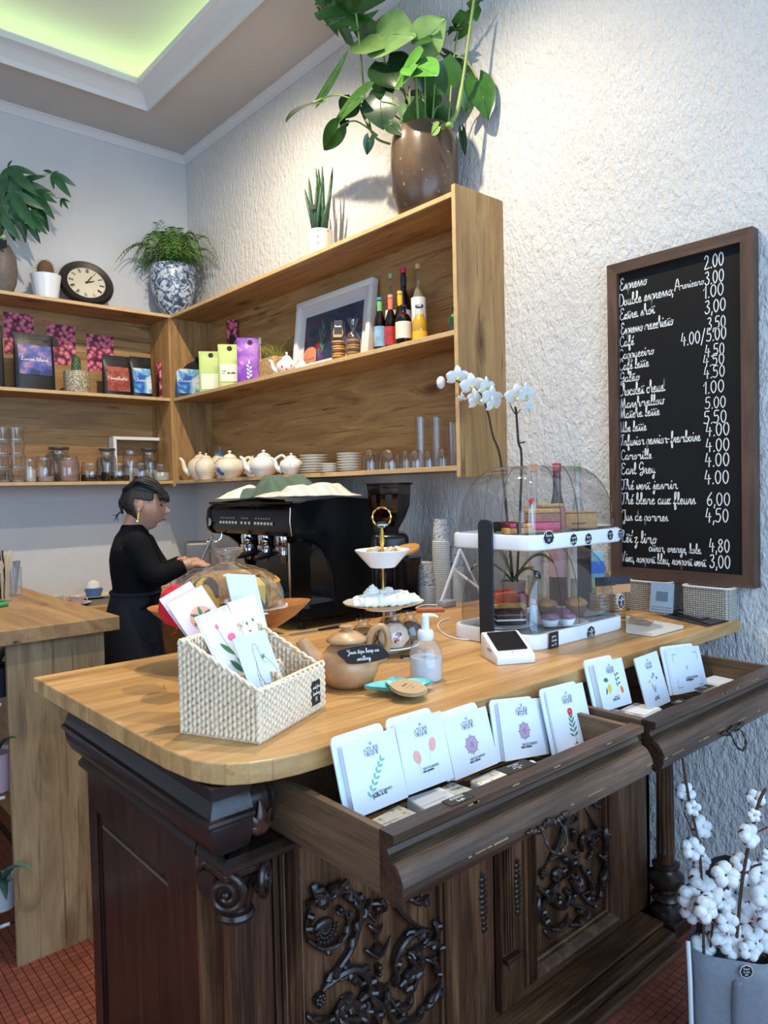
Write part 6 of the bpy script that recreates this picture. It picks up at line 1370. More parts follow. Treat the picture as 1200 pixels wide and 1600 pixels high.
def flower(px, py, s_, yaw=0, roll=0, pitch=10):
    c = OL(px, py); f_ = bpy.data.objects.new('flower', None); COL.objects.link(f_); f_.parent = orc
    out = (CAM-(Vector((ox, oy, ZC))+c)).normalized(); m = frame(c, (CR.x, CR.y, 0), out.cross(Vector((CR.x, CR.y, 0)))*1.0); f_.matrix_local = m @ R('Y', yaw) @ R('X', pitch) @ R('Z', roll)
    for k_, (a, l, w_) in enumerate([(90, 1, .62), (205, .95, .55), (-25, .95, .55), (165, 1.02, .95), (15, 1.02, .95)]):
        ar = math.radians(a); L2, W2 = l*s_, w_*s_
        def fp(u, v): hw_ = W2*(math.sin(PI*min(1, .06+u*.93))**.6)/2; q = v*2-1; return (math.cos(ar)*L2*u-math.sin(ar)*hw_*q, math.sin(ar)*L2*u+math.cos(ar)*hw_*q, (.0015 if k_ < 3 else .004)+.16*s_*u*u*(-1 if k_ < 3 else .5)-.10*s_*q*q*u)
        G().grid(fp, 6, 5).obj('petal', petal_m, f_, True, ang=False)
    g = G(); g.ball((0, -s_*.12, s_*.12), (s_*.16, s_*.12, s_*.14), 8, 6); g.ball((-s_*.12, -s_*.05, s_*.1), (s_*.07, s_*.12, s_*.06), 8, 6); g.ball((s_*.12, -s_*.05, s_*.1), (s_*.07, s_*.12, s_*.06), 8, 6); g.obj('lip', throat, f_, True)
for a in [(715, 590, 20, 0, 0), (738, 603, 21, -5, 8), (746, 628, 17, 20, 10), (768, 622, 20, 25, -8), (760, 605, 17, 40, 0), (744, 620, 15, -20, 20), (771, 633, 15, 30, 10), (722, 622, 10, -60, 10), (808, 620, 20, -10, 5), (822, 617, 19, 40, 0), (826, 637, 13, 50, -20)]: flower(a[0], a[1], a[2]*KM, a[3], a[4])
g = G(); c = OL(689, 598); g.ball(c, (8*KM, 8*KM, 11*KM), 12, 8); g.ball(c+Vector((0, .004, -.008)), (6*KM, 6*KM, 6*KM), 10, 8); g.obj('bud', petal_m, orc, True)
g = G(); g.ball(OL(797, 625), 3.4*KM); g.obj('bud', petal_m, orc, True)

# ------------------------------------------------------------------ coffee machine
chrome = P('chrome', (.75, .75, .76), .12, 1); steel = P('brushed_steel', (.55, .55, .56), .35, 1, vary=.1); gloss = P('black_enamel', (.008, .008, .009), .16, Specular_IOR_Level=.35)
MX, MY0, MY1, MZ = -.62, -2.25, -1.37, 1.482
cm = thing('coffee_machine', 'large black two-group coffee machine with chrome fittings under folded towels', 'coffee machine', (MX, MY1, ZK))
def MP(x, y, z): return (x-MX, y-MY1, z-ZK)
def side(y0, y1, prof, nm, m, bev=.004):
    bm = bmesh.new(); f = bm.faces.new([bm.verts.new(MP(x, y0, z)) for x, z in prof]); r = bmesh.ops.extrude_face_region(bm, geom=[f])
    for q in r['geom']:
        if isinstance(q, bmesh.types.BMVert): q.co.y += y1-y0
    bmesh.ops.recalc_face_normals(bm, faces=bm.faces)
    if bev: bmesh.ops.bevel(bm, geom=[e for e in bm.edges if e.calc_face_angle(0) > .6], offset=bev, segments=2, affect='EDGES')
    return G().bm(bm).obj(nm, m, cm, True, ang=30)
sp = [(-.10, .905), (-.10, 1.50), (-.30, 1.515), (-.52, 1.50), (-.60, 1.482), (-.625, 1.46), (-.635, 1.40), (-.63, 1.345), (-.60, 1.318), (-.55, 1.312), (-.49, 1.29), (-.44, 1.25), (-.405, 1.19), (-.385, 1.12), (-.375, 1.04), (-.372, .98), (-.60, .975), (-.61, .93), (-.58, .905)]
side(MY0, MY0+.03, sp, 'side_panel', gloss); side(MY1-.03, MY1, sp, 'side_panel', gloss)
side(MY0+.031, MY1-.031, [(-.11, .93), (-.11, 1.485), (-.50, 1.488), (-.595, 1.475), (-.618, 1.455), (-.622, 1.40), (-.615, 1.345), (-.59, 1.322), (-.35, 1.30), (-.35, .93)], 'boiler_housing', gloss)
side(MY0+.031, MY1-.031, [(-.352, .93), (-.352, .985), (-.64, .975), (-.645, .94), (-.62, .925)], 'drip_tray', steel)
g = G()
for i in range(26): y = MY0+.05+i*(MY1-MY0-.1)/26; g.box(*(MP(-.63, y, .9755)[0], MP(-.37, y, 0)[0]), y-MY1, y-MY1+.01, .986-ZK, .990-ZK)
g.obj('tray_grille', steel, cm)['kind'] = 'stuff'
side(MY0+.031, MY1-.031, [(-.351, 1.0), (-.351, 1.29), (-.354, 1.29), (-.354, 1.0)], 'splash_back', gloss, 0)
G().box(MX-.002-MX, .12, MY0+.035-MY1, MY0+.05-MY1, .99-ZK, 1.29-ZK).obj('mirror_post', chrome, cm); G().box(.02, .10, MY0+.075-MY1, MY0+.085-MY1, .99-ZK, 1.29-ZK).obj('mirror_post', chrome, cm)
# top rail, chrome trim, controls
G().tube([MP(-.615, MY0+.02, 1.492), MP(-.615, MY1-.02, 1.492)], .008, 10).obj('cup_rail', gloss, cm, True); G().tube([MP(-.637, MY0-.002, 1.47), MP(-.642, MY0-.002, 1.40), MP(-.633, MY0-.002, 1.33)], .003, 6).obj('chrome_trim', chrome, cm, True)
but = P('button_legend', (.55, .55, .55), .5)
for blk, (a, b_) in enumerate(((-1.53, -1.70), (-1.76, -1.84), (-1.90, -2.06))):
    n = 6 if blk != 1 else 3
    for i in range(n):
        y = a+(b_-a)*i/(n-1)
        G().box(*(MP(-.6295, y, 0)[0], MP(-.624, y, 0)[0]), y-MY1-.009, y-MY1+.009, 1.378-ZK, 1.392-ZK, bev=.002).obj('button', but, cm); 
    g = G(); write(g, 'oooxoo'[:n], frame(MP(-.6282, a, 1.408), (0, -1, 0), (.05, 0, 1)), .014, abs(b_-a), 1.0, caps=True); g.obj('button_marks', but, cm)['kind'] = 'stuff'
G().lathe([(0, .012), (.02, .010), (.024, 0), (0, 0)], 20, frame(MP(-.632, MY1-.035, 1.385), (0, 1, 0), (0, 0, 1)) @ R('X', 0)).obj('steam_knob', chrome, cm, True)
bars = P('portafilter_black', (.01, .01, .01), .35)
for y in (-1.62, -1.80, -1.98):
    g = G(); g.lathe([(0, 1.318-ZK), (.042, 1.318-ZK), (.045, 1.30-ZK), (.04, 1.262-ZK), (.047, 1.258-ZK), (.047, 1.238-ZK), (0, 1.238-ZK)], 24, T(MP(-.50, y, 0)[0], MP(0, y, 0)[1], 0)); g.obj('group_head', chrome, cm, True)
    g = G(); g.lathe([(.034, 1.238-ZK), (.036, 1.215-ZK), (.02, 1.205-ZK), (.012, 1.17-ZK), (0, 1.17-ZK)], 20, T(MP(-.50, y, 0)[0], MP(0, y, 0)[1], 0)); g.tube([MP(-.535, y, 1.228), MP(-.565, y, 1.225)], .009, 10); g.obj('portafilter', chrome, cm, True)
    G().tube([MP(-.565, y, 1.225), MP(-.60, y, 1.221), MP(-.66, y-.01, 1.214), (MP(-.69, y-.01, 1.21))], [.011, .016, .017, .012], 12).obj('portafilter_handle', bars, cm, True)
for y in (-1.71, -1.89): G().ball(MP(-.56, y, 1.285), .02).obj('valve', chrome, cm, True)
wand = smoothpath([MP(-.58, -1.46, 1.33), MP(-.60, -1.46, 1.28), MP(-.66, -1.42, 1.275)]+[tuple(Vector(MP(*onplane(332, 838, (-.72, -1.40, 1.2), (-CF.x, -CF.y, 0)))))], 4)
G().tube(wand, .006, 8).obj('steam_wand', chrome, cm, True)
wa = onplane(332, 838, (-.72, -1.40, 1.2), (-CF.x, -CF.y, 0)); wb_ = onplane(311, 884, (-.74, -1.42, 1.2), (-CF.x, -CF.y, 0)); G().tube([MP(*wa), MP(*wb_)], [.007, .006], 8).obj('steam_tip', steel, cm, True)
for x in (-.55, -.16):
    for y in (MY0+.06, MY1-.06): G().lathe([(.018, 0), (.02, .005), (.016, .035), (0, .035)], 12, T(x-MX, y-MY1, .0)).obj('foot', bars, cm, True)
G().box(MX-.02-MX+.02, .0, 0, .001, 0, .001)
# towels lying on top
def towel(name, lab, poly, z, amp, m, seed, hang=0, stripes=None):
    t = thing(name, lab, 'towel', (MX+.2, MY0+.3, z)); n = 36
    a, b_, c, d_ = [Vector(p) for p in poly]
    def f(u, v):
        p = a.lerp(b_, u).lerp(d_.lerp(c, u), v); q = Vector((p.x*6, p.y*6, seed)); h_ = amp*(.30+.9*noise.noise(q)+.45*noise.noise(q*2.3)+.62*(max(0, math.sin(PI*u)*math.sin(PI*v)))**.45); e = min(u, 1-u, v, 1-v)
        return (p.x-(MX+.2), p.y-(MY0+.3), .004+max(0, h_)*min(1, e*6+.12)+.008)
    g = G(); g.grid(f, n, n); o = g.obj('towel_cloth', m, t, True, ang=False); md = o.modifiers.new('s', 'SOLIDIFY'); md.thickness = .004; return t
grt = P('green_terry', lin('566a5c'), .95, bmp=.6, bscale=260)
m_, nt, b = nmat('cream_striped_towel'); w_ = N(nt, 'ShaderNodeTexWave', wave_type='BANDS'); w_.inputs['Scale'].default_value = 5.5; w_.inputs['Distortion'].default_value = .3; L(nt, coords(nt), w_.inputs['Vector']); b.inputs['Roughness'].default_value = .9
L(nt, ramp(nt, w_.outputs['Fac'], [(.86, lin('d9d2c4')), (.93, lin('6f6c68')), (.97, lin('d9d2c4'))]), b.inputs['Base Color']); crt = m_
towel('green_towel', 'crumpled dark green towel on top of the coffee machine', [(-.62, -1.56), (-.60, -2.04), (-.26, -2.10), (-.26, -1.56)], 1.508, .105, grt, 1.3)
towel('cream_towel', 'cream towel with dark stripes on top of the coffee machine, at the right', [(-.64, -1.92), (-.66, -2.26), (-.30, -2.40), (-.22, -1.95)], 1.512, .055, crt, 5.1)
towel('cream_towel', 'rumpled cream cloth at the left end of the coffee machine top', [(-.64, -1.50), (-.64, -1.72), (-.45, -1.75), (-.42, -1.48)], 1.506, .055, P('cream_cloth', lin('e5dfd3'), .9), 3.7)
# grinder
gp = at(608, 790, 0, -.30); gx, gy = gp.x, gp.y; k = mpp((gx, gy, 1.4))
gr = thing('coffee_grinder', 'black coffee grinder with a large hopper of beans beside the coffee machine', 'grinder', (gx, gy, ZK), (0, 0, VZ)); zt_ = zat(gx, gy, 758)-ZK
hop = glass('smoked_hopper', (.33, .30, .30), refl=1.3); beans = P('coffee_beans', lin('24130e'), .35, vary=.6, vscale=160, bmp=.9, bscale=200)
G().lathe([(37*k, zt_), (36.5*k, zt_-.01), (34*k, zt_-.10), (26*k, zt_-.16), (.05, zt_-.21), (.045, zt_-.23)], 8, R('Z', 22), cap=False).obj('hopper', hop, gr, True, ang=25); G().lathe([(38*k, zt_), (38.5*k, zt_+.003), (38*k, zt_+.010), (0, zt_+.012)], 28).obj('hopper_lid', gloss, gr, True)
G().lathe([(0, zt_-.04), (33.5*k, zt_-.045), (32*k, zt_-.10), (24*k, zt_-.155), (.045, zt_-.205), (0, zt_-.205)], 24).obj('beans', beans, gr, True)
g = G(); g.box(-.09, .09, -.10, .12, .05, zt_-.23, bev=.03, seg=4); g.box(-.10, .10, -.16, .14, 0, .05, bev=.015, seg=3); g.obj('grinder_body', gloss, gr, True, ang=35); G().box(-.03, .03, -.17, -.101, zt_-.34, zt_-.29, bev=.008).obj('dosing_spout', gloss, gr, True, ang=35); G().box(-.05, -.02, -.108, -.1005, .18, .30).obj('grinder_display', P('dim_screen', (.03, .04, .06), .1), gr)
bamboo = wood('bamboo_lid', 0, (lin('a8773c'), lin('c6924f'), lin('d8a866')), grain=2, knots=0, cracks=.2)
cp = at(634, 852, 0, -.46); t = thing('lidded_canister', 'black canister with a tilted bamboo lid beside the grinder', 'canister', (cp.x, cp.y, ZK), (0, 0, VZ)); zt_ = zat(cp.x, cp.y, 868)-ZK; k = mpp(cp)
G().lathe([(0, 0), (20*k, 0), (21*k, .01), (21*k, zt_-.05), (24*k, zt_-.03), (25*k, zt_-.005), (0, zt_)], 32).obj('canister_body', gloss, t, True, ang=50); G().lathe([(0, 0), (24*k, 0), (25*k, .006), (24*k, .013), (0, .014)], 32, T(-.004, 0, zt_+.018) @ R('Y', -13) @ R('X', 12)).obj('bamboo_lid', bamboo, t, True, ang=50)
m_, nt, b = nmat('printed_paper_cup'); v = N(nt, 'ShaderNodeTexBrick'); v.inputs['Scale'].default_value = 32; v.inputs['Mortar Size'].default_value = .05; v.inputs['Color1'].default_value = (*lin('c9c8c2'), 1); v.inputs['Color2'].default_value = (*lin('4a4a48'), 1); v.inputs['Mortar'].default_value = (*lin('c9c8c2'), 1)
tcx = N(nt, 'ShaderNodeTexCoord'); L(nt, coords(nt, (1, 1, 1), (PI/2, 0, .6)), v.inputs['Vector']); L(nt, v.outputs['Color'], b.inputs['Base Color']); b.inputs['Roughness'].default_value = .6; printed = m_
pcup = P('paper_cup_white', lin('cdccc6'), .6)
def cupstack(lab, px, py_top, X, r, n_, up=False):
    p = at(px, 900, 0, X); k = mpp(p); t = thing('paper_cup_stack', lab, 'paper cups', (p.x, p.y, ZK), (0, 0, VZ)); zt_ = zat(p.x, p.y, py_top)-ZK; r = r*k
    st_ = .0085; z0 = zt_-.105
    if up: 
        o = G().lathe([(r*1.0, zt_-.105), (r*1.02, zt_-.10), (r*.74, zt_), (r*.70, zt_-.004), (0, zt_-.004)], 28, cap=False).obj('paper_cup', printed, t, True, ang=50)
        z = zt_-.105
    else: o = G().lathe([(r*.98, zt_-.10), (r*.78, zt_-.001), (r*.74, zt_), (r*.70, zt_-.004), (0, zt_-.004)], 28, cap=False).obj('paper_cup', printed, t, True, ang=50); z = zt_-.10
    i = 0
    while z > .004 and i < 40:
        o = G().lathe([(r*1.03, z-.0085), (r*1.05, z-.006), (r*1.03, z-.003), (r*.98, z)], 24, cap=False).obj('paper_cup', pcup, t, True); z -= st_; i += 1
    return t
cupstack('tall stack of printed paper cups against the wall under the shelf end', 690, 811, -.22, 13.5, 14); cupstack('shorter stack of printed paper cups behind the white stand', 713, 852, -.14, 12.5, 10); cupstack('upturned wide printed paper cups beside the grinder', 664, 878, -.36, 16, 6, True)
# tablet stand and cable
tsx = at(700, 948, 2, ZC); t = thing('tablet_stand', 'white slanted tablet stand at the left of the display case', 'stand', (tsx.x, tsx.y, ZC), (0, 0, 0)); whp = P('stand_white', (.78, .79, .82), .35)
def TL_(px, py, dy=0): q = onplane(px, py, (tsx.x, tsx.y+dy, 1.2), (-CF.x, -CF.y, 0)); return Vector((q.x-tsx.x, q.y-tsx.y, q.z-ZC))
G().tube([TL_(689, 941), TL_(719, 858)], .0065, 8).obj('leg', whp, t, True); G().tube([TL_(708, 888, .01), TL_(752, 922, .01)], .0055, 8).obj('brace', whp, t, True); G().tube([TL_(719, 858, .06), TL_(760, 948, .1)], .005, 8).obj('leg', whp, t, True)
G().box(-.035, .03, -.02, .03, 0, .028, bev=.005).obj('base', P('stand_grey', lin('9aa0a8'), .4), t, True, ang=35)
c1 = at(690, 948, 2, ZC+.004); pts = [tuple(at(*q, 2, ZC+.004)) for q in ((660, 953), (650, 950), (665, 945), (690, 946))]; t = tag(G().tube(smoothpath(pts, 6), .0028, 6).obj('charging_cable', whp, None, True), 'white charging cable looping from the tablet stand', 'cable')
pts = [tuple(at(*q, 2, ZC+.003)) for q in ((745, 1000), (715, 998), (693, 990), (684, 978), (690, 970), (702, 966))]; tag(G().tube(smoothpath(pts, 6), .0026, 6).obj('power_cable', whp, None, True), 'white power cable curling round the left foot of the display case', 'cable')
p = at(672, 955, 2, ZC); t = thing('copper_tray', 'small reddish copper tray behind the soap bottle', 'tray', (p.x, p.y, ZC), (0, 0, VZ)); G().box(-.055, .055, -.03, .03, 0, .010, bev=.003).obj('tray_body', P('copper_wood', lin('a8593a'), .4, vary=.2), t); G().box(-.05, .05, -.025, .025, .0105, .012).obj('tray_sheet', P('copper_inlay', lin('c47a58'), .4), t)
p = at(505, 985, 2, ZC); t = thing('metal_spatula', 'slim metal cake server lying behind the teapot', 'cake server', (p.x, p.y, ZC), (0, 0, -4)); G().box(-.13, -.02, -.012, .012, 0, .003, bev=.001).obj('blade', steel, t); G().tube([(-.02, 0, .005), (.10, 0, .006)], [.004, .007], 8).obj('handle', bars, t, True)

# ------------------------------------------------------------------ back counter crockery
mat_g = P('grey_mat', lin('7d7a72'), .9); p = at(150, 935, 2, ZK); t = thing('draining_mat', 'grey draining mat on the back worktop behind the woman', 'mat', (-1.2, -.36, ZK)); G().box(-.36, .36, -.20, .16, 0, .007, bev=.003).obj('mat_body', mat_g, t); 
g = G(); [g.box(-.34, .34, -.18+.03*i, -.172+.03*i, .0072, .0085) for i in range(11)]; g.obj('mat_ribs', mat_g, t)['kind'] = 'stuff'
def cup(lab, px, py, r, h_, m, saucer=True, name='teacup', hand=True):
    p = at(px, py, 1, -.44 if px < 100 else -.50); t = thing(name, lab, 'cup', (p.x, p.y, ZK+.0086), (0, 0, VZ-20)); z = 0
    if saucer: G().lathe([(0, .002), (r*.8, 0), (r*1.7, .014), (r*1.7, .016), (r*.8, .005), (0, .005)], 32).obj('saucer', m, t, True); z = .006
    G().lathe([(0, z), (r*.55, z), (r*.75, z+h_*.3), (r*1.05, z+h_), (r*1.0, z+h_), (r*.7, z+h_*.3), (0, z+.006)], 28, wob=lambda a, zz: 1+.02*math.cos(8*a)).obj('cup_body', m, t, True)
    if hand: G().tube(smoothpath([(r*.9, 0, z+h_*.85), (r*1.5, 0, z+h_*.8), (r*1.45, 0, z+h_*.4), (r*.75, 0, z+h_*.25)], 4), .004, 8).obj('handle', m, t, True)
    return t
pinkp = P('pink_porcelain', lin('d9c4c0'), .25, vary=.15, vscale=40); grp_ = P('green_gilt_porcelain', lin('c9c9b2'), .25, vary=.2, vscale=40)
cup('flowered teacup on a saucer at the left of the draining mat', 85, 925, .05, .055, grp_); cup('pink teacup on a saucer at the front of the draining mat', 121, 928, .048, .05, pinkp)
p = at(146, 914, 1, -.24); t = thing('serving_plate', 'cream plate under the small blue bowl on the back worktop', 'plate', (p.x, p.y, ZK+.0086)); G().lathe([(0, .002), (.06, 0), (.125, .016), (.125, .019), (.06, .006), (0, .006)], 32).obj('plate_body', P('cream_ware', lin('ddd3b4'), .3), t, True)
t = thing('blue_bowl', 'small blue bowl holding an upturned white pot on the back worktop', 'bowl', (p.x, p.y, ZK+.016)); G().lathe([(0, 0), (.045, 0), (.058, .04), (.06, .052), (.055, .052), (0, .04)], 28).obj('bowl_body', P('cobalt', lin('4a6fae'), .25), t, True)
G().lathe([(.045, .053), (.05, .06), (.042, .09), (.02, .105), (.01, .11), (0, .112)], 24).obj('white_pot', porc, t, True)
p = at(50, 905, 1, -.28); t = thing('folded_cloth', 'folded blue-grey cloth on the back worktop near the cutlery', 'cloth', (p.x, -.28, ZK+.0)); G().box(-.12, .10, -.08, .1, 0, .06, bev=.02, seg=4).obj('cloth_fold', P('blue_grey_cloth', lin('8a9a9a'), .9, bmp=.5, bscale=100), t, True)
t = thing('wooden_block', 'small orange-brown wooden block on the folded cloth', 'block', (p.x-.03, -.27, ZK+.060)); G().box(-.09, .06, -.03, .03, 0, .022, bev=.004).obj('block_body', bamboo, t)
tox = at(309, 865, 1, -.50).x; t = thing('steel_toaster', 'brushed steel toaster in the corner beside the coffee machine', 'toaster', (tox, -.50, ZK), (0, 0, -25)); zt_ = zat(tox, -.50, 846)-ZK
G().box(-.09, .09, -.08, .08, .01, zt_, bev=.025, seg=4).obj('toaster_body', P('dull_steel', (.22, .22, .22), .5, .6), t, True, ang=35); G().box(-.07, .07, -.03, -.012, zt_-.003, zt_+.001).obj('slot', black_m, t); G().box(-.07, .07, .012, .03, zt_-.003, zt_+.001).obj('slot', black_m, t); G().box(.0, .03, -.10, -.081, .06, .15, bev=.006).obj('lever', bars, t)
p = at(282, 866, 2, 1.0); t = thing('milk_jug', 'black rimmed steel milk jug beside the toaster', 'jug', (at(283, 866, 1, -.40).x, -.40, ZK)); G().lathe([(0, 0), (.05, 0), (.052, .05), (.042, .10), (.047, .125), (.044, .125), (0, .02)], 24).obj('jug_body', steel, t, True); G().tube(smoothpath([(-.045, 0, .11), (-.085, 0, .10), (-.08, 0, .04), (-.05, 0, .03)], 4), .005).obj('handle', steel, t, True)
# ------------------------------------------------------------------ cutlery on the side worktop
woodc = P('birch_cutlery', lin('cdb592'), .6, vary=.1); 
p = at(22, 930, 2, ZL); k = mpp(p); t = thing('cutlery_jar', 'glass jar of metal cutlery on the side worktop', 'jar', (p.x, p.y, ZL)); G().lathe([(0, .003), (11*k, 0), (12*k, .01), (12*k, .12), (12.5*k, .125)], 24, cap=False).obj('jar_glass', clear2, t, True)
for i in range(7):
    a = i*.9; G().tube([(.012*math.cos(a), .012*math.sin(a), .01), (.02*math.cos(a), .02*math.sin(a), .11), (.024*math.cos(a), .024*math.sin(a), .15)], [.003, .0035, .007], 6, flat=.5).obj('fork', steel, t, True)
p = at(4, 940, 2, ZL); t = thing('wooden_cutlery_jar', 'jar of pale wooden spoons at the left edge of the side worktop', 'jar', (p.x, p.y, ZL)); G().lathe([(0, .003), (.035, 0), (.04, .01), (.04, .13)], 24, cap=False).obj('jar_glass', clear, t, True)
for i in range(9):
    a = i*.75; hh = .17+.02*(i % 3); G().tube([(.018*math.cos(a), .018*math.sin(a), .01), (.026*math.cos(a), .026*math.sin(a), .12), (.034*math.cos(a), .034*math.sin(a), hh-.02), (.036*math.cos(a), .036*math.sin(a), hh)], [.0035, .004, .010, .004], 8, flat=.35).obj('spoon', woodc, t, True)
for i in range(4): G().tube([(.01*i-.015, 0, .01), (.012*i-.03, .0, .27-.02*i)], .0035, 6).obj('black_straw', bars, t, True)
p = at(2, 948, 2, ZL); t = thing('green_sponge', 'small green leaf-shaped rest at the left edge of the side worktop', 'sponge', (p.x-.01, p.y, ZL), (0, 0, 20)); G().box(-.04, .03, -.025, .025, 0, .02, bev=.008, seg=3).obj('sponge_body', P('green_rest', lin('3f9a5c'), .5), t, True); G().box(-.03, .02, -.02, .02, .0202, .022).obj('scourer', P('dark_green', lin('1f5a36'), .9), t)
# ------------------------------------------------------------------ wire rack with plants under the side worktop
rk = thing('wire_rack', 'white wire shelf rack under the side worktop', 'rack', (-2.1, -2.6, 0)); wirem = P('white_wire', (.62, .64, .64), .4)
RX0, RX1, RY0, RY1 = -2.9, xl-.012, -2.62, -2.25
levels = [at(10, 1445, 1, RY0).z, at(10, 1245, 1, RY0).z, at(5, 1100, 1, RY0).z]
for z in levels:
    G().tube([(RX0+2.1, RY0+2.6, z), (RX1+2.1, RY0+2.6, z)], .006, 6).obj('front_rod', wirem, rk, True); G().tube([(RX0+2.1, RY1+2.6, z), (RX1+2.1, RY1+2.6, z)], .006, 6).obj('back_rod', wirem, rk, True)
    for i in range(14): x = RX0+2.1+(RX1-RX0)*(i+.5)/14; G().tube([(x, RY0+2.6, z+.004), (x, RY1+2.6, z+.004)], .003, 5).obj('wire', wirem, rk, True)
for x in (RX0, ):
    for y in (RY0, RY1): G().tube([(x+2.1, y+2.6, 0), (x+2.1, y+2.6, 1.0)], .007, 6).obj('post', wirem, rk, True)
alo = P('aloe_leaf', lin('4f7568'), .45, vary=.25, vscale=30)
def aloe(lab, x, y, z, potm, r, hp_, n_=14, sc=1.0, m=alo):
    t = thing('potted_succulent', lab, 'plant', (x, y, z+.006)); G().lathe([(0, 0), (r*.8, 0), (r, hp_), (r*.93, hp_), (r*.9, hp_*.9), (0, hp_*.9)], 28).obj('pot', potm, t, True)
    for i in range(n_):
        a = i*2.4; l = (.10+.06*(i % 3))*sc; l = min(l, (xl-.015-x)/math.cos(a)) if math.cos(a) > .1 else l; u = .35+.5*((i*7) % 5)/5
        pts = [(math.cos(a)*l*q, math.sin(a)*l*q, hp_*.9+l*u*q*1.3-l*.5*q*q) for q in (0, .3, .6, .85, 1)]; G().tube(pts, [.010*sc, .012*sc, .009*sc, .005*sc, .001], 8, flat=.45).obj('leaf', m, t, True)
aloe('trailing blue-green succulent on the middle wire shelf', at(2, 1380, 1, RY0+.12).x, RY0+.12, levels[0], P('grey_white_pot', (.6, .6, .6), .5), .055, .10, 16, 1.35)
aloe('spiky plant in a pink pot on the upper wire shelf', at(-8, 1215, 1, RY0+.08).x, RY0+.08, levels[1], P('pink_pot', lin('d8b4be'), .5), .065, .13, 12, 1.0, P('dark_leaf', lin('2f4a35'), .5))
aloe('dark leafy plant in a black pot on the top wire shelf', at(-8, 1080, 1, RY0+.12).x, RY0+.12, levels[2], P('dark_pot', lin('2a2f38'), .5), .07, .10, 12, 1.2, P('dark_leaf', lin('2f4a35'), .5))

# ------------------------------------------------------------------ the woman at the coffee machine
WX, WY = -1.30, -2.0
Fd = Vector((.90, -.43, 0)).normalized(); Ld = Vector((-Fd.y, Fd.x, 0)); VN = Vector((-CF.x, -CF.y, 0)).normalized()
def jp(px, py, near=0): return onplane(px, py, Vector((WX, WY, 1.2))+VN*near, VN)-Vector((WX, WY, 0))
wm = thing('person', 'woman in a black jumper and navy apron working at the coffee machine', 'person', (WX, WY, 0))
skin_m = P('skin', lin('b98a70'), .5, vary=.06, vscale=20)
kw = mpp((WX, WY, 1.5))
hc = jp(224, 788); hr = .5*(828-757)*kw
bb = G()
# head: a lofted skull in the head frame (x forward, y left, z up)
HM = frame(hc, Fd, Ld) @ R('Y', 11) @ S(1, .94, 1) 
def head_pt(th, ph):
    """th: longitude from forward, ph: latitude"""
    cx_, cy_, cz_ = math.cos(ph)*math.cos(th), math.cos(ph)*math.sin(th), math.sin(ph)
    x, y, z = cx_*.094, cy_*.074, cz_*.116
    if z < 0: # jaw narrows, chin forward
        t_ = -z/.116; x = x*(1-.30*t_*t_)+.024*t_ if x > 0 else x*(1-.55*t_)+.02*t_; y *= 1-.36*t_*t_
    if cx_ > 0:
        fr = cx_**6*math.exp(-(th/.5)**2)
        x -= .006*math.exp(-((z-.012)/.014)**2)*math.exp(-((abs(y)-.03)/.02)**2)*1.6  # eye hollows
        x += .006*math.exp(-((z-.034)/.014)**2)*cx_**2 # brow
        x += .026*math.exp(-((z+.016)/.016)**2)*math.exp(-(y/.010)**2)+.010*math.exp(-((z-.006)/.022)**2)*math.exp(-(y/.008)**2) # nose
        x += .010*math.exp(-((z+.050)/.009)**2)*math.exp(-(y/.020)**2)+.009*math.exp(-((z+.064)/.008)**2)*math.exp(-(y/.018)**2) # lips
        x -= .006*math.exp(-((z+.076)/.007)**2)*math.exp(-(y/.02)**2); x += .008*math.exp(-((z+.096)/.014)**2)*math.exp(-(y/.02)**2)
    return (x, y, z)
nu, nv = 72, 56; vs = [head_pt(2*PI*i/nu-PI, -PI/2+PI*j/nv) for j in range(nv+1) for i in range(nu)]
bb.add(vs, [(j*nu+i, j*nu+(i+1) % nu, (j+1)*nu+(i+1) % nu, (j+1)*nu+i) for j in range(nv) for i in range(nu)], HM)
for sg in (-1, 1): # ears
    ear = HM @ T(-.012, sg*.074, -.004) @ R('Z', sg*18); bb.ball((0, 0, 0), (.017, .008, .030), 14, 10, ear); bb.ball((.0, sg*.004, -.026), (.009, .006, .010), 10, 8, ear)
neckb = jp(207, 838); bb.tube([hc+Vector((0, 0, -.05))-Fd*.02, neckb.lerp(hc, .45)-Fd*.008, neckb], [.052, .050, .062], 20)
shR, shL = jp(214, 852, .13), jp(222, 848, -.16); chest = jp(214, 872); waist = jp(215, 925); hip = jp(212, 962)
def limb(g, pts, rs, n=16): g.tube([tuple(p) for p in pts], rs, n)
elR, elL = jp(243, 899, .16), jp(255, 893, -.14); wrR, wrL = jp(288, 884, .10), jp(283, 878, -.10)
limb(bb, [wrR+(elR-wrR)*.35, wrR, wrR+(jp(300, 881, .09)-wrR)], [.034, .024, .026]); limb(bb, [wrL+(elL-wrL)*.3, wrL, jp(292, 877, -.10)], [.034, .024, .026])
def hand(g, w_, d, up):
    """palm, four curled fingers, thumb; d = pointing direction"""
    d = d.normalized(); s_ = d.cross(up).normalized(); g.tube([w_, w_+d*.03, w_+d*.062, w_+d*.078], [.024, .032, .036, .030], 14, flat=.45)
    for i in range(4):
        o = w_+d*(.070-.004*abs(i-1.4))+s_*(.024-.016*i); l = [.052, .060, .056, .045][i]
        g.tube([o, o+d*l*.42-up*.006, o+d*l*.7-up*.022, o+d*l*.78-up*.042], [.0088, .0082, .0076, .0062], 8)
    o = w_+d*.03+s_*.03; g.tube([o-s_*.01, o+s_*.014+d*.022, o+s_*.014+d*.045-up*.012, o+s_*.008+d*.06-up*.02], [.011, .0105, .009, .007], 8)
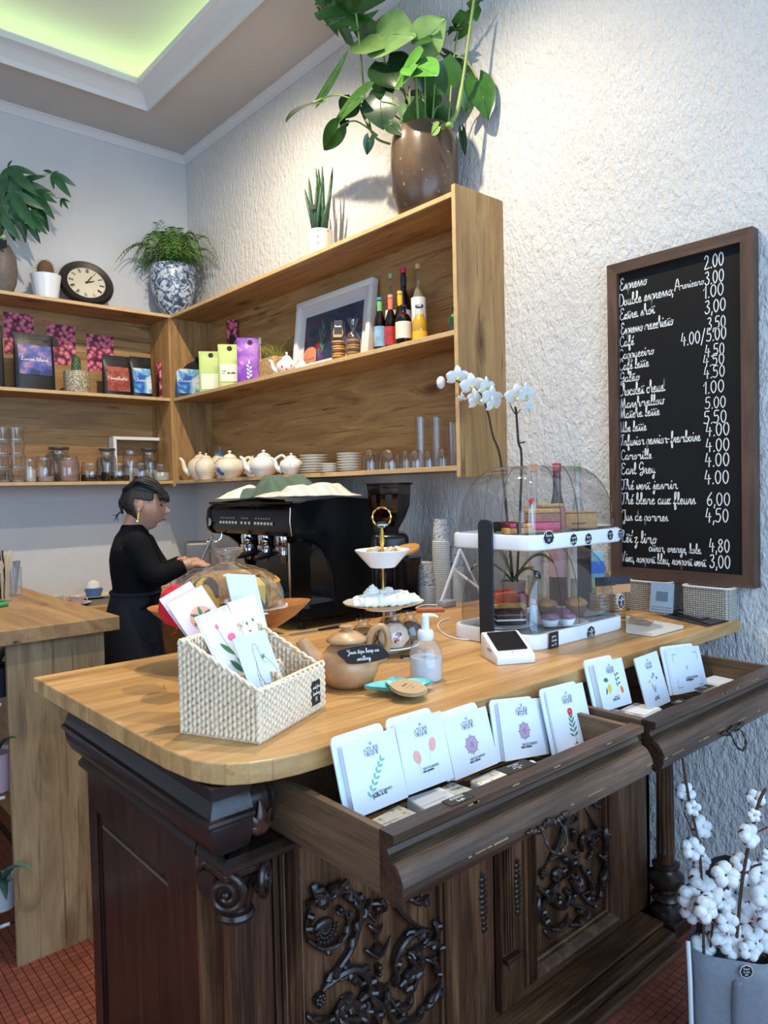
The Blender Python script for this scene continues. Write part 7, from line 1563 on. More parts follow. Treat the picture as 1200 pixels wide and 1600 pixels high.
hand(bb, jp(292, 883, .09), Vector((.85, -.30, .02)), Vector((0, 0, 1))); hand(bb, jp(285, 878, -.10), Vector((.9, -.2, .03)), Vector((0, 0, 1)))
# torso, hips and legs under the clothes
bb.tube([neckb, neckb+Vector((0, 0, -.03)), chest, waist, hip, hip+Vector((0, 0, -.12))], [.054, .06, .088, .085, .105, .11], 20)
for sg in (-1, 1):
    o = Ld*sg*.08; bb.tube([hip+o+Vector((0, 0, -.02)), Vector((hip.x, hip.y, .47))+o+Fd*.01, Vector((hip.x, hip.y, .10))+o-Fd*.02, Vector((hip.x, hip.y, .05))+o], [.085, .055, .038, .040], 14); bb.tube([Vector((hip.x, hip.y, .04))+o-Fd*.05, Vector((hip.x, hip.y, .04))+o+Fd*.05, Vector((hip.x, hip.y, .025))+o+Fd*.13], [.038, .042, .025], 12)
limb(bb, [neckb+Vector((0, 0, -.06)), shR, elR, wrR], [.035, .040, .036, .026]); limb(bb, [neckb+Vector((0, 0, -.06)), shL, elL, wrL], [.035, .040, .036, .026])
body = bb.obj('body', skin_m, wm, True, ang=False); md = body.modifiers.new('remesh', 'REMESH'); md.mode = 'VOXEL'; md.voxel_size = .0042; md.use_smooth_shade = True; md = body.modifiers.new('smooth', 'SMOOTH'); md.factor = .5; md.iterations = 3
# jumper
jm = P('black_knit', (.006, .006, .007), .9, bmp=.3, bscale=150, Specular_IOR_Level=.12); navy = P('navy_apron', lin('12151f'), .85, bmp=.15, bscale=40)
g = G()
# elliptical torso rings following the back line seen from the side
def ring(g, c, fwd, left, n=28): return [c+Fd*math.cos(2*PI*i/n)*fwd+Ld*math.sin(2*PI*i/n)*left for i in range(n)]
rs_ = [(jp(211, 818)-Fd*.0, .057, .056), (jp(209, 828), .062, .062), (jp(207, 838), .078, .09), (jp(207, 846), .085, .14), (jp(209, 856), .100, .178), (jp(211, 872), .112, .180), (jp(213, 892), .114, .165), (jp(214, 912), .108, .150), (jp(214, 930), .106, .145), (jp(214, 948), .118, .165)]
n = 28; vs = [];
for c, a, b_ in rs_: vs += ring(g, c, a, b_, n)
g.add(vs, [(j*n+i, j*n+(i+1) % n, (j+1)*n+(i+1) % n, (j+1)*n+i) for j in range(len(rs_)-1) for i in range(n)]+[tuple(range((len(rs_)-1)*n, len(rs_)*n)), tuple(reversed(range(n)))])
for sh, el, wr in ((shR, elR, wrR), (shL, elL, wrL)):
    mid = sh.lerp(el, .5)-Fd*.006; sp_a = smoothpath([tuple(q) for q in (sh+Vector((0, 0, .0))+(neckb-sh)*.35, sh, mid, el, el.lerp(wr, .5)+Vector((0, 0, -.004)), wr)], 4); g.tube(sp_a, [.052]*4+[.062-.002*i for i in range(4)]+[.055-.0012*i for i in range(5)]+[.049-.0022*i for i in range(8)], 18)
o = g.obj('jumper', jm, wm, True, ang=False); md = o.modifiers.new('remesh', 'REMESH'); md.mode = 'VOXEL'; md.voxel_size = .007; md.use_smooth_shade = True; md = o.modifiers.new('smooth', 'SMOOTH'); md.iterations = 4
# apron skirt with waistband and neck strap, dark trousers below
rs_ = [(jp(212, 922), .106, .148), (jp(211, 940), .116, .165), (jp(209, 965), .126, .18), (jp(207, 1010), .135, .19), (Vector((hip.x, hip.y, .62)), .165, .20), (Vector((hip.x, hip.y, .48)), .17, .20)]
vs = []
for k_, (c, a, b_) in enumerate(rs_):
    for i in range(n): th_ = 2*PI*i/n; w2 = 1+.03*k_/5*math.cos(th_*7+k_); vs.append(c+Fd*math.cos(th_)*a*w2+Ld*math.sin(th_)*b_*w2)
o = G().add(vs, [(j*n+i, j*n+(i+1) % n, (j+1)*n+(i+1) % n, (j+1)*n+i) for j in range(len(rs_)-1) for i in range(n)]).obj('apron', navy, wm, True, ang=False); md = o.modifiers.new('s', 'SOLIDIFY'); md.thickness = .004; md = o.modifiers.new('sub', 'SUBSURF'); md.levels = 1; md.render_levels = 1
G().tube(ring(None, jp(212, 924), .108, .150), .008, 8, closed=True, flat=1.2).obj('apron_band', navy, wm, True)
for sg in (-1, 1):
    of = Ld*sg*.08; G().tube([hip+of+Vector((0, 0, -.1)), Vector((hip.x, hip.y, .45))+of, Vector((hip.x, hip.y, .10))+of-Fd*.01], [.10, .075, .06], 16).obj('trouser_leg', navy, wm, True); G().tube([Vector((hip.x, hip.y, .045))+of-Fd*.07, Vector((hip.x, hip.y, .05))+of+Fd*.04, Vector((hip.x, hip.y, .035))+of+Fd*.16], [.044, .048, .03], 12).obj('shoe', black_m, wm, True)
# hair: cropped at the sides, long and swept over the top, a small knot at the back
hair_m = P('dark_hair', lin('120e0c'), .6, vary=.5, vscale=60); hair_s = P('cropped_hair', lin('2c231e'), .7, vary=.3, vscale=120)
def shell(name, m, f_in, sc, ext=0):
    g = G(); vs = []; idx = {}; fs = []
    for j in range(nv+1):
        for i in range(nu):
            th, ph = 2*PI*i/nu-PI, -PI/2+PI*j/nv
            p = Vector(head_pt(th, ph)); idx[(i, j)] = len(vs); r_ = 1+.02*noise.noise(Vector((th*5, ph*3, 2)))+.012*math.sin(th*26+ph*4); vs.append(tuple((p.x*sc*r_+ext*0, p.y*sc*r_, p.z*sc*r_)))
    for j in range(nv):
        for i in range(nu):
            th, ph = 2*PI*(i+.5)/nu-PI, -PI/2+PI*(j+.5)/nv
            if f_in(th, ph): fs.append((idx[(i, j)], idx[((i+1) % nu, j)], idx[((i+1) % nu, j+1)], idx[(i, j+1)]))
    g.add(vs, fs, HM); o = g.obj(name, m, wm, True, ang=False); bm = bmesh.new(); bm.from_mesh(o.data); bmesh.ops.delete(bm, geom=[v for v in bm.verts if not v.link_faces], context='VERTS'); bm.to_mesh(o.data); bm.free()
    md = o.modifiers.new('s', 'SOLIDIFY'); md.thickness = .006; md.offset = 1; return o
shell('cropped_sides', hair_s, lambda th, ph: abs(th) > 1.12 and ((abs(th) > 2.0 and ph > -.62) or ph > .16+(.25*max(0, 1.35-abs(th)))), 1.012)
shell('hair_top', hair_m, lambda th, ph: ph > .52 and not (abs(th) < 1.0 and ph < .78) or (abs(th) > 2.2 and ph > -.35), 1.03)
g = G(); rnd = random.Random(3)
for i in range(260): # swept strands over the crown, falling forward over the brow
    y0 = rnd.uniform(-.068, .068); x1 = .085+rnd.uniform(-.02, .012); zt2 = rnd.uniform(0, .010)
    pts = [(-.085+rnd.uniform(-.01, .02), y0*.6, .045), (-.05, y0*.9, .094+zt2), (.0, y0*1.03, .113+zt2-y0*y0*7), (.05, y0*1.06, .098+zt2-y0*y0*7), (x1, y0*1.06, .066-y0*y0*6+rnd.uniform(-.01, .0)), (x1+.008, y0*1.02-.004, .046+rnd.uniform(-.018, .01))]
    g.tube(smoothpath([(a_+rnd.uniform(-.004, .004), b_+rnd.uniform(-.006, .006), c_+rnd.uniform(-.004, .006)) for a_, b_, c_ in pts], 2), .0026, 5, HM)
g.obj('swept_strands', hair_m, wm, True, ang=False)['kind'] = 'stuff'
g = G()
for i in range(60):
    a = rnd.uniform(0, 6.28); b_ = rnd.uniform(.010, .026); pts = [(-.086+.01*math.cos(a), .018*math.sin(a)+.0, .02), (-.096-.010*math.cos(a), b_*math.sin(a*1.3), -.02+b_*math.cos(a)), (-.082, .014*math.cos(a), -.055)]
    g.tube(smoothpath(pts, 3), .004, 5, HM)
for i in range(9): g.tube(smoothpath([(-.085, rnd.uniform(-.01, .01), -.04), (-.095-rnd.uniform(0, .01), rnd.uniform(-.02, .02), -.065), (-.095-rnd.uniform(0, .03), rnd.uniform(-.02, .02), -.06-rnd.uniform(0, .05))], 3), .0012, 4, HM)
g.obj('hair_knot', hair_m, wm, True, ang=False)['kind'] = 'stuff'
# face details
g = G(); 
for sg in (-1, 1): g.tube([(.080, sg*.016, .036), (.079, sg*.032, .041), (.066, sg*.048, .035)], [.003, .0045, .0025], 6, HM, flat=.6)
g.obj('eyebrows', hair_m, wm, True)
g = G()
for sg in (-1, 1): g.tube([(.0835, sg*.016, .010), (.0815, sg*.028, .0085), (.073, sg*.041, .011)], [.002, .0032, .002], 6, HM)
g.obj('eyelids', hair_m, wm, True)
G().tube([(.094, -.017, -.056), (.102, -.006, -.054), (.103, 0, -.0555), (.102, .006, -.054), (.094, .017, -.056)], [.002, .004, .0042, .004, .002], 8, HM).obj('lips', P('lips', lin('96504a'), .4), wm, True)
er = HM @ T(-.010, -.084, -.032)
G().tube([(0, 0, 0), (0, -.001, -.012), (.001, 0, -.040)], [.0022, .004, .0035], 8, er).obj('earring', gold, wm, True); G().ball((0, 0, -.046), .006, m=er).obj('earring', P('pearl', (.8, .78, .72), .2), wm, True)
for q in (.0, .016): c = wrR.lerp(elR, .05+q*2); dd = (wrR-elR).normalized(); m = frame(c, dd.orthogonal(), dd.cross(dd.orthogonal())); G().tube([(.030*math.cos(a*.4), .030*math.sin(a*.4), 0) for a in range(16)], .0035, 6, m).obj('bracelet', P('bead_bracelet', lin('c9b8a0'), .4) if q else P('dark_beads', lin('3a2a22'), .4), wm, True)

# ------------------------------------------------------------------ things on the wall shelves
def wall_x(px, py, X): p = at(px, py, 0, X); return p          # on a plane parallel to the right wall
def pouch(name, lab, pos, w_, h_, d_, body, rz, face=None, top=None, grp=None, tilt=0, gusset=True):
    """stand-up coffee pouch, front towards local -y"""
    t = thing(name, lab, 'bag', pos, (tilt, 0, rz), grp); n = 20; g = G(); vs = []
    rows = [(0, 1.0, .96), (.06, 1.0, 1.0), (.3, .93, 1.0), (.6, .62, .985), (.82, .28, .97), (.92, .06, .97), (1.0, .03, .985)]
    for f, dd, ww in rows:
        for i in range(n):
            a = 2*PI*i/n; c, s_ = math.cos(a), math.sin(a); vs.append((math.copysign(abs(c)**.35, c)*w_*ww/2, math.copysign(abs(s_)**.8, s_)*d_*dd/2+.0015*math.sin(i*2+f*9), f*h_))
    g.add(vs, [(j*n+i, j*n+(i+1) % n, (j+1)*n+(i+1) % n, (j+1)*n+i) for j in range(len(rows)-1) for i in range(n)]+[tuple(reversed(range(n))), tuple(range((len(rows)-1)*n, len(rows)*n))]); g.obj('pouch_body', body, t, True, ang=60)
    G().box(-w_*.47, w_*.47, -.0035, -.002, h_*.9, h_*.915).obj('seal_line', body, t)
    return t
def front_y(d_, f): # front surface of the pouch at height fraction f
    pr = [(0, 1.0), (.06, 1.0), (.3, .93), (.6, .62), (.82, .28), (.92, .06), (1.0, .03)]
    for (a, b), (c, e) in zip(pr[:-1], pr[1:]):
        if a <= f <= c: return -(b+(e-b)*(f-a)/(c-a))*d_/2-.0012
    return -.002
def face_panel(t, x0, x1, f0, f1, h_, d_, m, nm='printed_label', off=0, n=5):
    vs = []
    for j in range(n+1):
        f = f0+(f1-f0)*j/n; y = front_y(d_, f)-off
        vs += [(x0, y-.0008, f*h_), ((x0+x1)/2, y-.0016, f*h_), (x1, y-.0008, f*h_)]
    G().add(vs, [(j*3+i, j*3+i+1, j*3+i+4, j*3+i+3) for j in range(n) for i in range(2)]).obj(nm, m, t)
def lab_print(t, h_, d_, shapes, f):
    for nm, m, fn in shapes:
        g = G(); fn(g); o = g.obj(nm, m, t); 
blackf = P('black_foil', (.012, .012, .014), .38, bmp=.25, bscale=30)
bluel, nt, b = nmat('blue_label'); L(nt, ramp(nt, noi(nt, coords(nt), 9, 2, .5, .8), [(.38, lin('2f62b8')), (.5, lin('78b6dd')), (.56, lin('dfe8ee')), (.66, lin('c93a3a'))]), b.inputs['Base Color']); b.inputs['Roughness'].default_value = .4
redl, nt, b = nmat('brown_red_label'); L(nt, ramp(nt, noi(nt, coords(nt), 18, 3), [(.4, lin('8c3b34')), (.6, lin('b5604c')), (.7, lin('5a2a28'))]), b.inputs['Base Color']); b.inputs['Roughness'].default_value = .4
gal, nt, b = nmat('blue_night_label'); L(nt, ramp(nt, noi(nt, coords(nt), 12, 3), [(.4, lin('252a63')), (.52, lin('4a58a8')), (.66, lin('c08a9c'))]), b.inputs['Base Color']); b.inputs['Roughness'].default_value = .4
pinkb, nt, b = nmat('pink_berry_print'); v = N(nt, 'ShaderNodeTexVoronoi'); v.inputs['Scale'].default_value = 34; L(nt, coords(nt), v.inputs['Vector'])
L(nt, ramp(nt, v.outputs['Distance'], [(.0, lin('f2a0ae')), (.45, lin('dd6c84')), (.62, lin('8d2c4c')), (.85, lin('4a1530'))]), b.inputs['Base Color']); b.inputs['Roughness'].default_value = .5
def backY(px, py, Y): return at(px, py, 1, Y)
def pouch_back(name, lab, xl_, xr_, ytop, Y, lm, txt, body=blackf, grp=None, rz=0, z0=ZM, lz=(.12, .72), badge_=True):
    a = backY(xl_, 600, Y); b_ = backY(xr_, 600, Y); xc = (a.x+b_.x)/2; w_ = b_.x-a.x; h_ = zat(xc, Y, ytop)-z0; d_ = min(.075, w_*.5)
    t = pouch(name, lab, (xc, Y, z0), w_, h_, d_, body, rz, grp=grp)
    if lm: face_panel(t, -w_*.40, w_*.40, lz[0], lz[1], h_, d_, lm)
    if txt:
        f = (lz[0]+lz[1])/2; m = frame((-w_*.34, front_y(d_, f)-.0032, f*h_-.006), (1, 0, 0), (0, -.02, 1)); g = G(); write(g, txt, m, .022, w_*.66, 1.2); g.obj('label_lettering', chalk, t)
    if badge_: g = G(); disc(g, 0, 0, .018, .018, n=20, m=frame((w_*.3, -.006, h_*.88), (1, 0, 0), (0, 0, 1))); g.obj('round_badge', tagm, t)
    return t, w_, h_, d_
# upper left compartment: printed cards behind, black pouches in front
for i, (x0, x1, yt, yb, lab) in enumerate([(7, 54, 487, 552, 'pink berry-patterned card behind the large black coffee bag'), (75, 119, 505, 568, 'pink berry-patterned card between the large bag and the small cactus'), (137, 179, 521, 579, 'pink berry-patterned card behind the brown-red labelled bag')]):
    a = backY(x0, (yt+yb)/2, -.03); b_ = backY(x1, (yt+yb)/2, -.03); zt_ = zat((a.x+b_.x)/2, -.03, (yt*.5+yt*.5)+2); t = thing('berry_card', lab, 'card', (a.x, -.0142, ZM), (0, 0, 0), 'pink berry cards'); w_ = b_.x-a.x; zb_l = zat((a.x+b_.x)/2, -.016, yb+2)
    G().box(0, w_, -.002, 0, zb_l-ZM, zt_-ZM).obj('card_face', pinkb, t)
pouch_back('coffee_bag', 'black coffee bag cut off by the left edge of the photo', -22, 7, 507, -.20, None, None, badge_=False)
t, w_, h_, d_ = pouch_back('coffee_bag', 'large black coffee bag with a blue night-sky label and white script', 22, 86, 522, -.20, gal, 'Lunea blend', lz=(.28, .80))
for s_, rz in ((1, 20),): G().box(-.018, .018, -.006, .006, 0, .05, bev=.004).obj('bag_ear', blackf, t).location = (w_*.52, -.01, h_*.82)
pouch_back('coffee_bag', 'black coffee bag with a brown-red label', 160, 204, 556, -.21, redl, 'Nordlicht')
pouch_back('coffee_bag', 'black coffee bag with a red, white and blue label, left of the corner divider', 203, 237, 558, -.19, bluel, 'Christmas')
p = backY(120, 600, -.19); t = thing('cactus_pot', 'small spotted cactus in a pebbly cream pot on the middle shelf', 'cactus', (p.x, -.19, ZM)); k = mpp(p); zt_ = zat(p.x, -.19, 581)-ZM
pebble, nt, b = nmat('pebble_pot'); v = N(nt, 'ShaderNodeTexVoronoi'); v.inputs['Scale'].default_value = 90; L(nt, coords(nt), v.inputs['Vector']); L(nt, ramp(nt, v.outputs['Distance'], [(.2, lin('ddd6c2')), (.6, lin('8f8262'))]), b.inputs['Base Color'])
G().lathe([(0, 0), (18*k, 0), (19*k, .01), (19*k, zt_), (17*k, zt_), (17*k, zt_-.01), (0, zt_-.01)], 28).obj('pot', pebble, t, True, ang=50); cact = P('cactus_green', lin('3c5a3a'), .6, vary=.3, vscale=60); zc_ = zat(p.x, -.19, 556)-ZM
G().lathe([(6*k, zt_-.01), (7*k, zt_+.02), (6*k, zc_-.02), (3*k, zc_-.004), (0, zc_)], 20, wob=lambda a, z: 1+.12*math.cos(a*8)).obj('cactus_body', cact, t, True, ang=False)
g = G(); [g.ball((7*k*math.cos(a+.4*j), 7*k*math.sin(a+.4*j), zt_+.006+.014*j), .0025, 6, 4) for j in range(4) for a in [q*PI/4 for q in range(8)]]; g.obj('areoles', P('areole', lin('cfd3b8')), t, True)['kind'] = 'stuff'
# on the divider: small red patterned packet
p = backY(254, 590, -.33); t = thing('spice_packet', 'narrow red patterned packet fixed to the left face of the corner divider', 'packet', (-D-th-.004, -.17, ZM), (0, 0, -90)); zt_ = zat(-D-th, -.17, 568)-ZM
G().box(-.035, .035, -.014, -.001, 0, zt_, bev=.004).obj('packet_body', pinkb, t, True, ang=35); G().box(-.018, .018, -.0158, -.0142, .03, zt_*.7).obj('dark_label', tagm, t)
# right unit, middle shelf
def pouch_right(name, lab, xl_, xr_, ytop, X, body, lm=None, txt=None, rz=None, lz=(.12, .7), badge_=True, grp=None, dd=.07):
    a = at(xl_, 590, 0, X); b_ = at(xr_, 590, 0, X); yc = (a.y+b_.y)/2; rz = -55 if rz is None else rz
    c = Vector((X, yc, 0)); k = mpp((X, yc, ZM)); dirx = Vector((math.cos(math.radians(rz)), math.sin(math.radians(rz)), 0)); w_ = (xr_-xl_)*k/max(.3, dirx.dot(CR)); h_ = zat(X, yc, ytop)-ZM; d_ = min(dd, w_*.5)
    t = pouch(name, lab, (X, yc, ZM), w_, h_, d_, body, rz, grp=grp)
    if lm: face_panel(t, -w_*.38, w_*.38, lz[0], lz[1], h_, d_, lm)
    if txt: f = (lz[0]+lz[1])/2; g = G(); write(g, txt, frame((-w_*.34, front_y(d_, f)-.0032, f*h_-.006), (1, 0, 0), (0, -.02, 1)), .02, w_*.66, 1.2); g.obj('label_lettering', tagm if body != blackf else chalk, t)
    if badge_: g = G(); disc(g, 0, 0, .017, .017, n=20, m=frame((w_*.05, -.008, h_*.90), (1, 0, 0), (0, 0, 1))); g.obj('round_badge', tagm, t)
    return t, w_, h_, d_
pouch_right('coffee_bag', 'black coffee bag with a red, white and blue label, right of the corner divider', 273, 313, 557, -.20, blackf, bluel, 'Christmas', rz=-8, badge_=False)
lime = P('lime_pouch', lin('b9cf7e'), .5, bmp=.2, bscale=40); wl = P('tea_label', lin('e0e6cf'), .6); purp, nt, b = nmat('purple_pouch'); L(nt, ramp(nt, noi(nt, coords(nt), 14, 3, .5, .5), [(.45, lin('7b3fb0')), (.6, lin('a964c4')), (.72, lin('e2b8e0'))]), b.inputs['Base Color']); b.inputs['Roughness'].default_value = .4
t, w_, h_, d_ = pouch_right('tea_bag', 'pale lime green tea pouch with a round black badge, the left of two', 312, 346, 549, -.22, lime, wl, None, rz=-32, lz=(.08, .45))
t, w_, h_, d_ = pouch_right('tea_bag', 'pale lime green tea pouch with a square white label, the taller of two', 342, 375, 538, -.21, lime, wl, 'Tea', rz=-32, lz=(.15, .55))
t, w_, h_, d_ = pouch_right('tea_bag', 'tall purple tea pouch with a white flower print', 372, 409, 528, -.19, purp, None, None, rz=-32)
g = G(); m = frame((-.0, front_y(d_, .4)-.004, h_*.12), (1, 0, 0), (0, .0, 1)); [leaf2(g, 0, .012*i, PI/2+.7*(-1)**i, .026, .011, m=m) for i in range(7)]; leaf2(g, 0, .09, PI/2, .03, .012, m=m); g.obj('flower_print', paper, t)
a = at(362, 530, 0, -.05); t = thing('berry_packet', 'red berry-patterned packet standing behind the lime and purple pouches', 'packet', (-.04, a.y, ZM), (0, 0, -75)); zt_ = zat(-.04, a.y, 500)-ZM
G().box(-.05, .05, -.012, .0, 0, zt_, bev=.003).obj('packet_body', pinkb, t, True, ang=35); G().box(-.022, .022, -.0135, -.0122, zt_*.55, zt_*.8).obj('dark_label', tagm, t)
# framed picture leaning on the back of the shelf
XF = -.12
fa, fb, fc = (456, 571), (462, 461), (579, 421)
t = thing('framed_picture', 'white framed night painting with a domed pink building, leaning on the shelf', 'picture frame'); o_ = at(515, 560, 0, XF)
m, w_, h_ = sheet_frame((462, 461), (579, 421), (457, 572), (XF, o_.y, ZM), (-1, 0, .16)); m = frame((m[0][3], m[1][3], ZM+.002), (m[0][0], m[1][0], 0), (.12, 0, 1)); put(t, m)
frm = P('white_frame', (.80, .79, .76), .45)
bw_ = .034
for nm, a in (('frame_bar', (0, w_, 0, bw_)), ('frame_bar', (0, w_, h_-bw_, h_)), ('frame_bar', (0, bw_, bw_, h_-bw_)), ('frame_bar', (w_-bw_, w_, bw_, h_-bw_))): G().box(a[0], a[1], a[2], a[3], -.03, .012, bev=.003).obj(nm, frm, t, True, ang=35)
G().box(bw_, w_-bw_, bw_, h_-bw_, -.022, -.012).obj('mount', P('mount_card', (.72, .72, .74), .8), t)
pc_m, nt, b = nmat('night_painting'); L(nt, ramp(nt, noi(nt, coords(nt), 14, 4, .6, .6), [(.35, lin('0e1a33')), (.5, lin('1e3a5c')), (.58, lin('3a2440')), (.66, lin('5c2a3a')), (.75, lin('6d8a78'))]), b.inputs['Base Color']); b.inputs['Roughness'].default_value = .35
q0, q1, q2, q3 = bw_+.05, w_-bw_-.055, bw_+.045, h_-bw_-.065
G().box(q0, q1, q2, q3, -.0118, -.0105).obj('painting', pc_m, t)
g = G(); pts = [(q0, q2), (q0+.13, q2), (q0+.13, q2+.05)]+[(q0+.065+.065*math.cos(a*PI/10), q2+.05+.045*math.sin(a*PI/10)) for a in range(11)]+[(q0, q2+.05)]; g.prism(pts, -.0104, -.0098); g.obj('domed_building', P('pink_building', lin('d98a68'), .6, vary=.2, vscale=40), t)
g = G(); [disc(g, q0+.02+.02*i, q2+.022, .004, .007, -.0096, n=10) for i in range(5)]; g.obj('windows_print', INK['dark'], t); g = G(); [leaf2(g, q0+.16+.012*(i % 3), q2+.02+.02*i, 1.4+.4*(-1)**i, .06, .018, -.0096) for i in range(9)]; g.obj('tree_print', P('teal_paint', lin('4d7c70'), .5), t); g = G(); disc(g, q0+.15, q2+.09, .03, .036, -.0098); g.obj('red_print', P('red_paint', lin('7d2a30'), .5), t); g = G(); disc(g, q0+.17, q2+.02, .03, .018, -.0097); g.obj('violet_print', P('violet_paint', lin('5c2f78'), .5), t)
glz = glass('picture_glass', (.97, .97, .97), refl=.15); G().box(bw_, w_-bw_, bw_, h_-bw_, -.004, -.002).obj('glazing', glz, t)
# biscuits in cellophane
for i, (px, pb, nb_, lab) in enumerate([(529, 560, 8, 'stack of round biscuits in a bag with a dark brown label, before the picture'), (552, 557, 7, 'stack of biscuits in a gathered clear bag, right of the labelled one')]):
    p = at(px, pb, 2, ZM); p.x = max(-.27, min(-.06, p.x)); p = at(px, 540, 0, -.26); k = mpp(p); t = thing('biscuit_bag', lab, 'biscuits', (-.26, p.y, ZM), (0, 0, VZ)); r = 10.5*k
    for j in range(nb_): o = G().lathe([(0, 0), (r*.95, 0), (r, .004), (r*.95, .0105), (0, .011)], 20).obj('biscuit', sponge if (j+i) % 3 else P('choc_biscuit', lin('6b4428'), .7), t, True); o.location = (.001*(-1)**j, 0, .003+j*.0125)
    hh = .003+nb_*.0125
    G().lathe([(r*1.1, .001), (r*1.12, hh), (r*.7, hh+.03), (r*.25, hh+.05), (r*.9, hh+.11)] if i else [(r*1.1, .001), (r*1.12, hh), (r*1.05, hh+.05), (r*1.0, hh+.10)], 16, cap=False, m=S(1, .6, 1) if not i else None).obj('cellophane_bag', cello, t, True, ang=False)
    if not i: G().prism([(-.024, -.03), (-.026, -.005), (-.02, .02), (.024, .022), (.028, -.01), (.018, -.03)], 0, .002, frame((0, -r*.75, hh+.045), (1, 0, 0), (0, .1, 1))).obj('bag_label', orl, t); g = G(); G().prism([(-.02, -.018), (.022, -.018), (.024, .055), (-.018, .055)], 0, .002, frame((0, -r*.75-.002, hh+.05), (1, 0, 0), (0, .1, 1))).obj('dark_label', dkl, t); write(g, 'biscuits', frame((-.016, -r*.75-.0045, hh+.068), (1, 0, 0), (0, .1, 1)), .012, .034, 1.2); g.obj('label_lettering', chalk, t)
# tea things and grass pot behind them
tp_ = []
def teapot(lab, px, py_base, py_rim, X, hwpx, m, zs, rz=VZ, accent=None, name='teapot', knob=None, flip=False, lidtop=None, parts=True, spout=True, handle=True):
    p = at(px, py_rim, 0, X); k = mpp(p); r = hwpx*k; z0 = zs; h_ = zat(X, p.y, py_rim)-z0; ht = zat(X, p.y, lidtop)-z0 if lidtop else h_*1.3
    t = thing(name, lab, 'teapot', (X, p.y, z0), (0, 0, rz+(180 if flip else 0)))
    G().lathe([(0, 0), (r*.6, 0), (r*.62, h_*.06), (r*.9, h_*.3), (r, h_*.55), (r*.88, h_*.82), (r*.55, h_*.97), (r*.45, h_), (r*.4, h_*.97)], 32).obj('pot_body', m, t, True, ang=60)
    G().lathe([(r*.47, h_), (r*.48, h_+.004), (r*.3, h_+(ht-h_)*.45), (r*.08, h_+(ht-h_)*.6), (r*.07, h_+(ht-h_)*.68), (r*.14, h_+(ht-h_)*.84), (r*.08, ht), (0, ht)], 24, cap=False).obj('lid', knob or m, t, True, ang=60)
    if spout: G().tube(smoothpath([(-r*.75, 0, h_*.25), (-r*1.2, 0, h_*.45), (-r*1.38, 0, h_*.85), (-r*1.62, 0, h_*1.0)], 4), [r*.26-r*.014*i for i in range(13)], 10).obj('spout', m, t, True)
    if handle: G().tube(smoothpath([(r*.8, 0, h_*.85), (r*1.25, 0, h_*1.02), (r*1.55, 0, h_*.75), (r*1.35, 0, h_*.35), (r*.9, 0, h_*.25)], 4), r*.10, 8).obj('handle', m, t, True)
    if accent:
        nm, am, spots = accent; g = G()
        for (az, hz, rr_) in spots:
            a = math.radians(az); q = [(0, 0), (.06, .62), (.3, .9), (.55, 1), (.82, .88), (.97, .55)]; rad = r
            for (u0, v0), (u1, v1) in zip(q[:-1], q[1:]):
                if u0 <= hz <= u1: rad = r*(v0+(v1-v0)*(hz-u0)/(u1-u0))
            rad -= rr_*.78; g.ball((rad*math.cos(a), rad*math.sin(a), hz*h_), rr_, 12, 8)
        g2 = g; g2.obj(nm, am, t, True)
    return t
ivory = P('ivory_china', lin('e9ddc4'), .2, vary=.06, vscale=20); whch = P('white_china', lin('e6e3dc'), .18)
teapot('floral white teapot on the middle shelf left of the white frame', 448, 582, 562, -.20, 17, whch, ZM, accent=('rose_decor', INK['red'], [(-110, .5, .010), (-85, .35, .008), (-60, .55, .007)]), lidtop=550)
teapot('second floral white sugar pot close to the white frame', 472, 580, 568, -.18, 12, whch, ZM, accent=('rose_decor', INK['red'], [(-100, .5, .008), (-60, .4, .006)]), lidtop=560, spout=False, name='sugar_pot')
p = at(431, 560, 0, -.10); t = thing('grass_pot', 'low wicker pot of yellowish grass with a label stick on the middle shelf', 'plant', (-.12, p.y, ZM)); zz = zat(-.12, p.y, 560)-ZM
G().box(-.055, .055, -.09, .09, 0, zz, bev=.01, seg=3).obj('wicker_pot', P('wicker_tan', lin('b39366'), .8, vary=.4, vscale=60, bmp=.6), t, True, ang=35); g = G(); rnd = random.Random(5)
for i in range(130): a = rnd.uniform(0, 6.28); l = rnd.uniform(.05, .12); y = rnd.uniform(-.07, .07); g.tube([(0+.02*math.cos(a), y, zz-.01), (.05*math.cos(a), y+.04*math.sin(a), zz+l*.6), (.09*math.cos(a), y+.09*math.sin(a), zz+l*.75)], [.0015, .0013, .0005], 4)
g.obj('grass_blades', P('dry_grass', lin('9a9550'), .7, vary=.4, vscale=40), t, True)['kind'] = 'stuff'; G().box(-.06, -.056, .05, .056, zz-.02, zz+.10).obj('stick', woodc, t); G().box(-.063, -.060, .04, .066, zz+.09, zz+.13).obj('label_plate', P('plate_grey', lin('9aa2a8')), t)
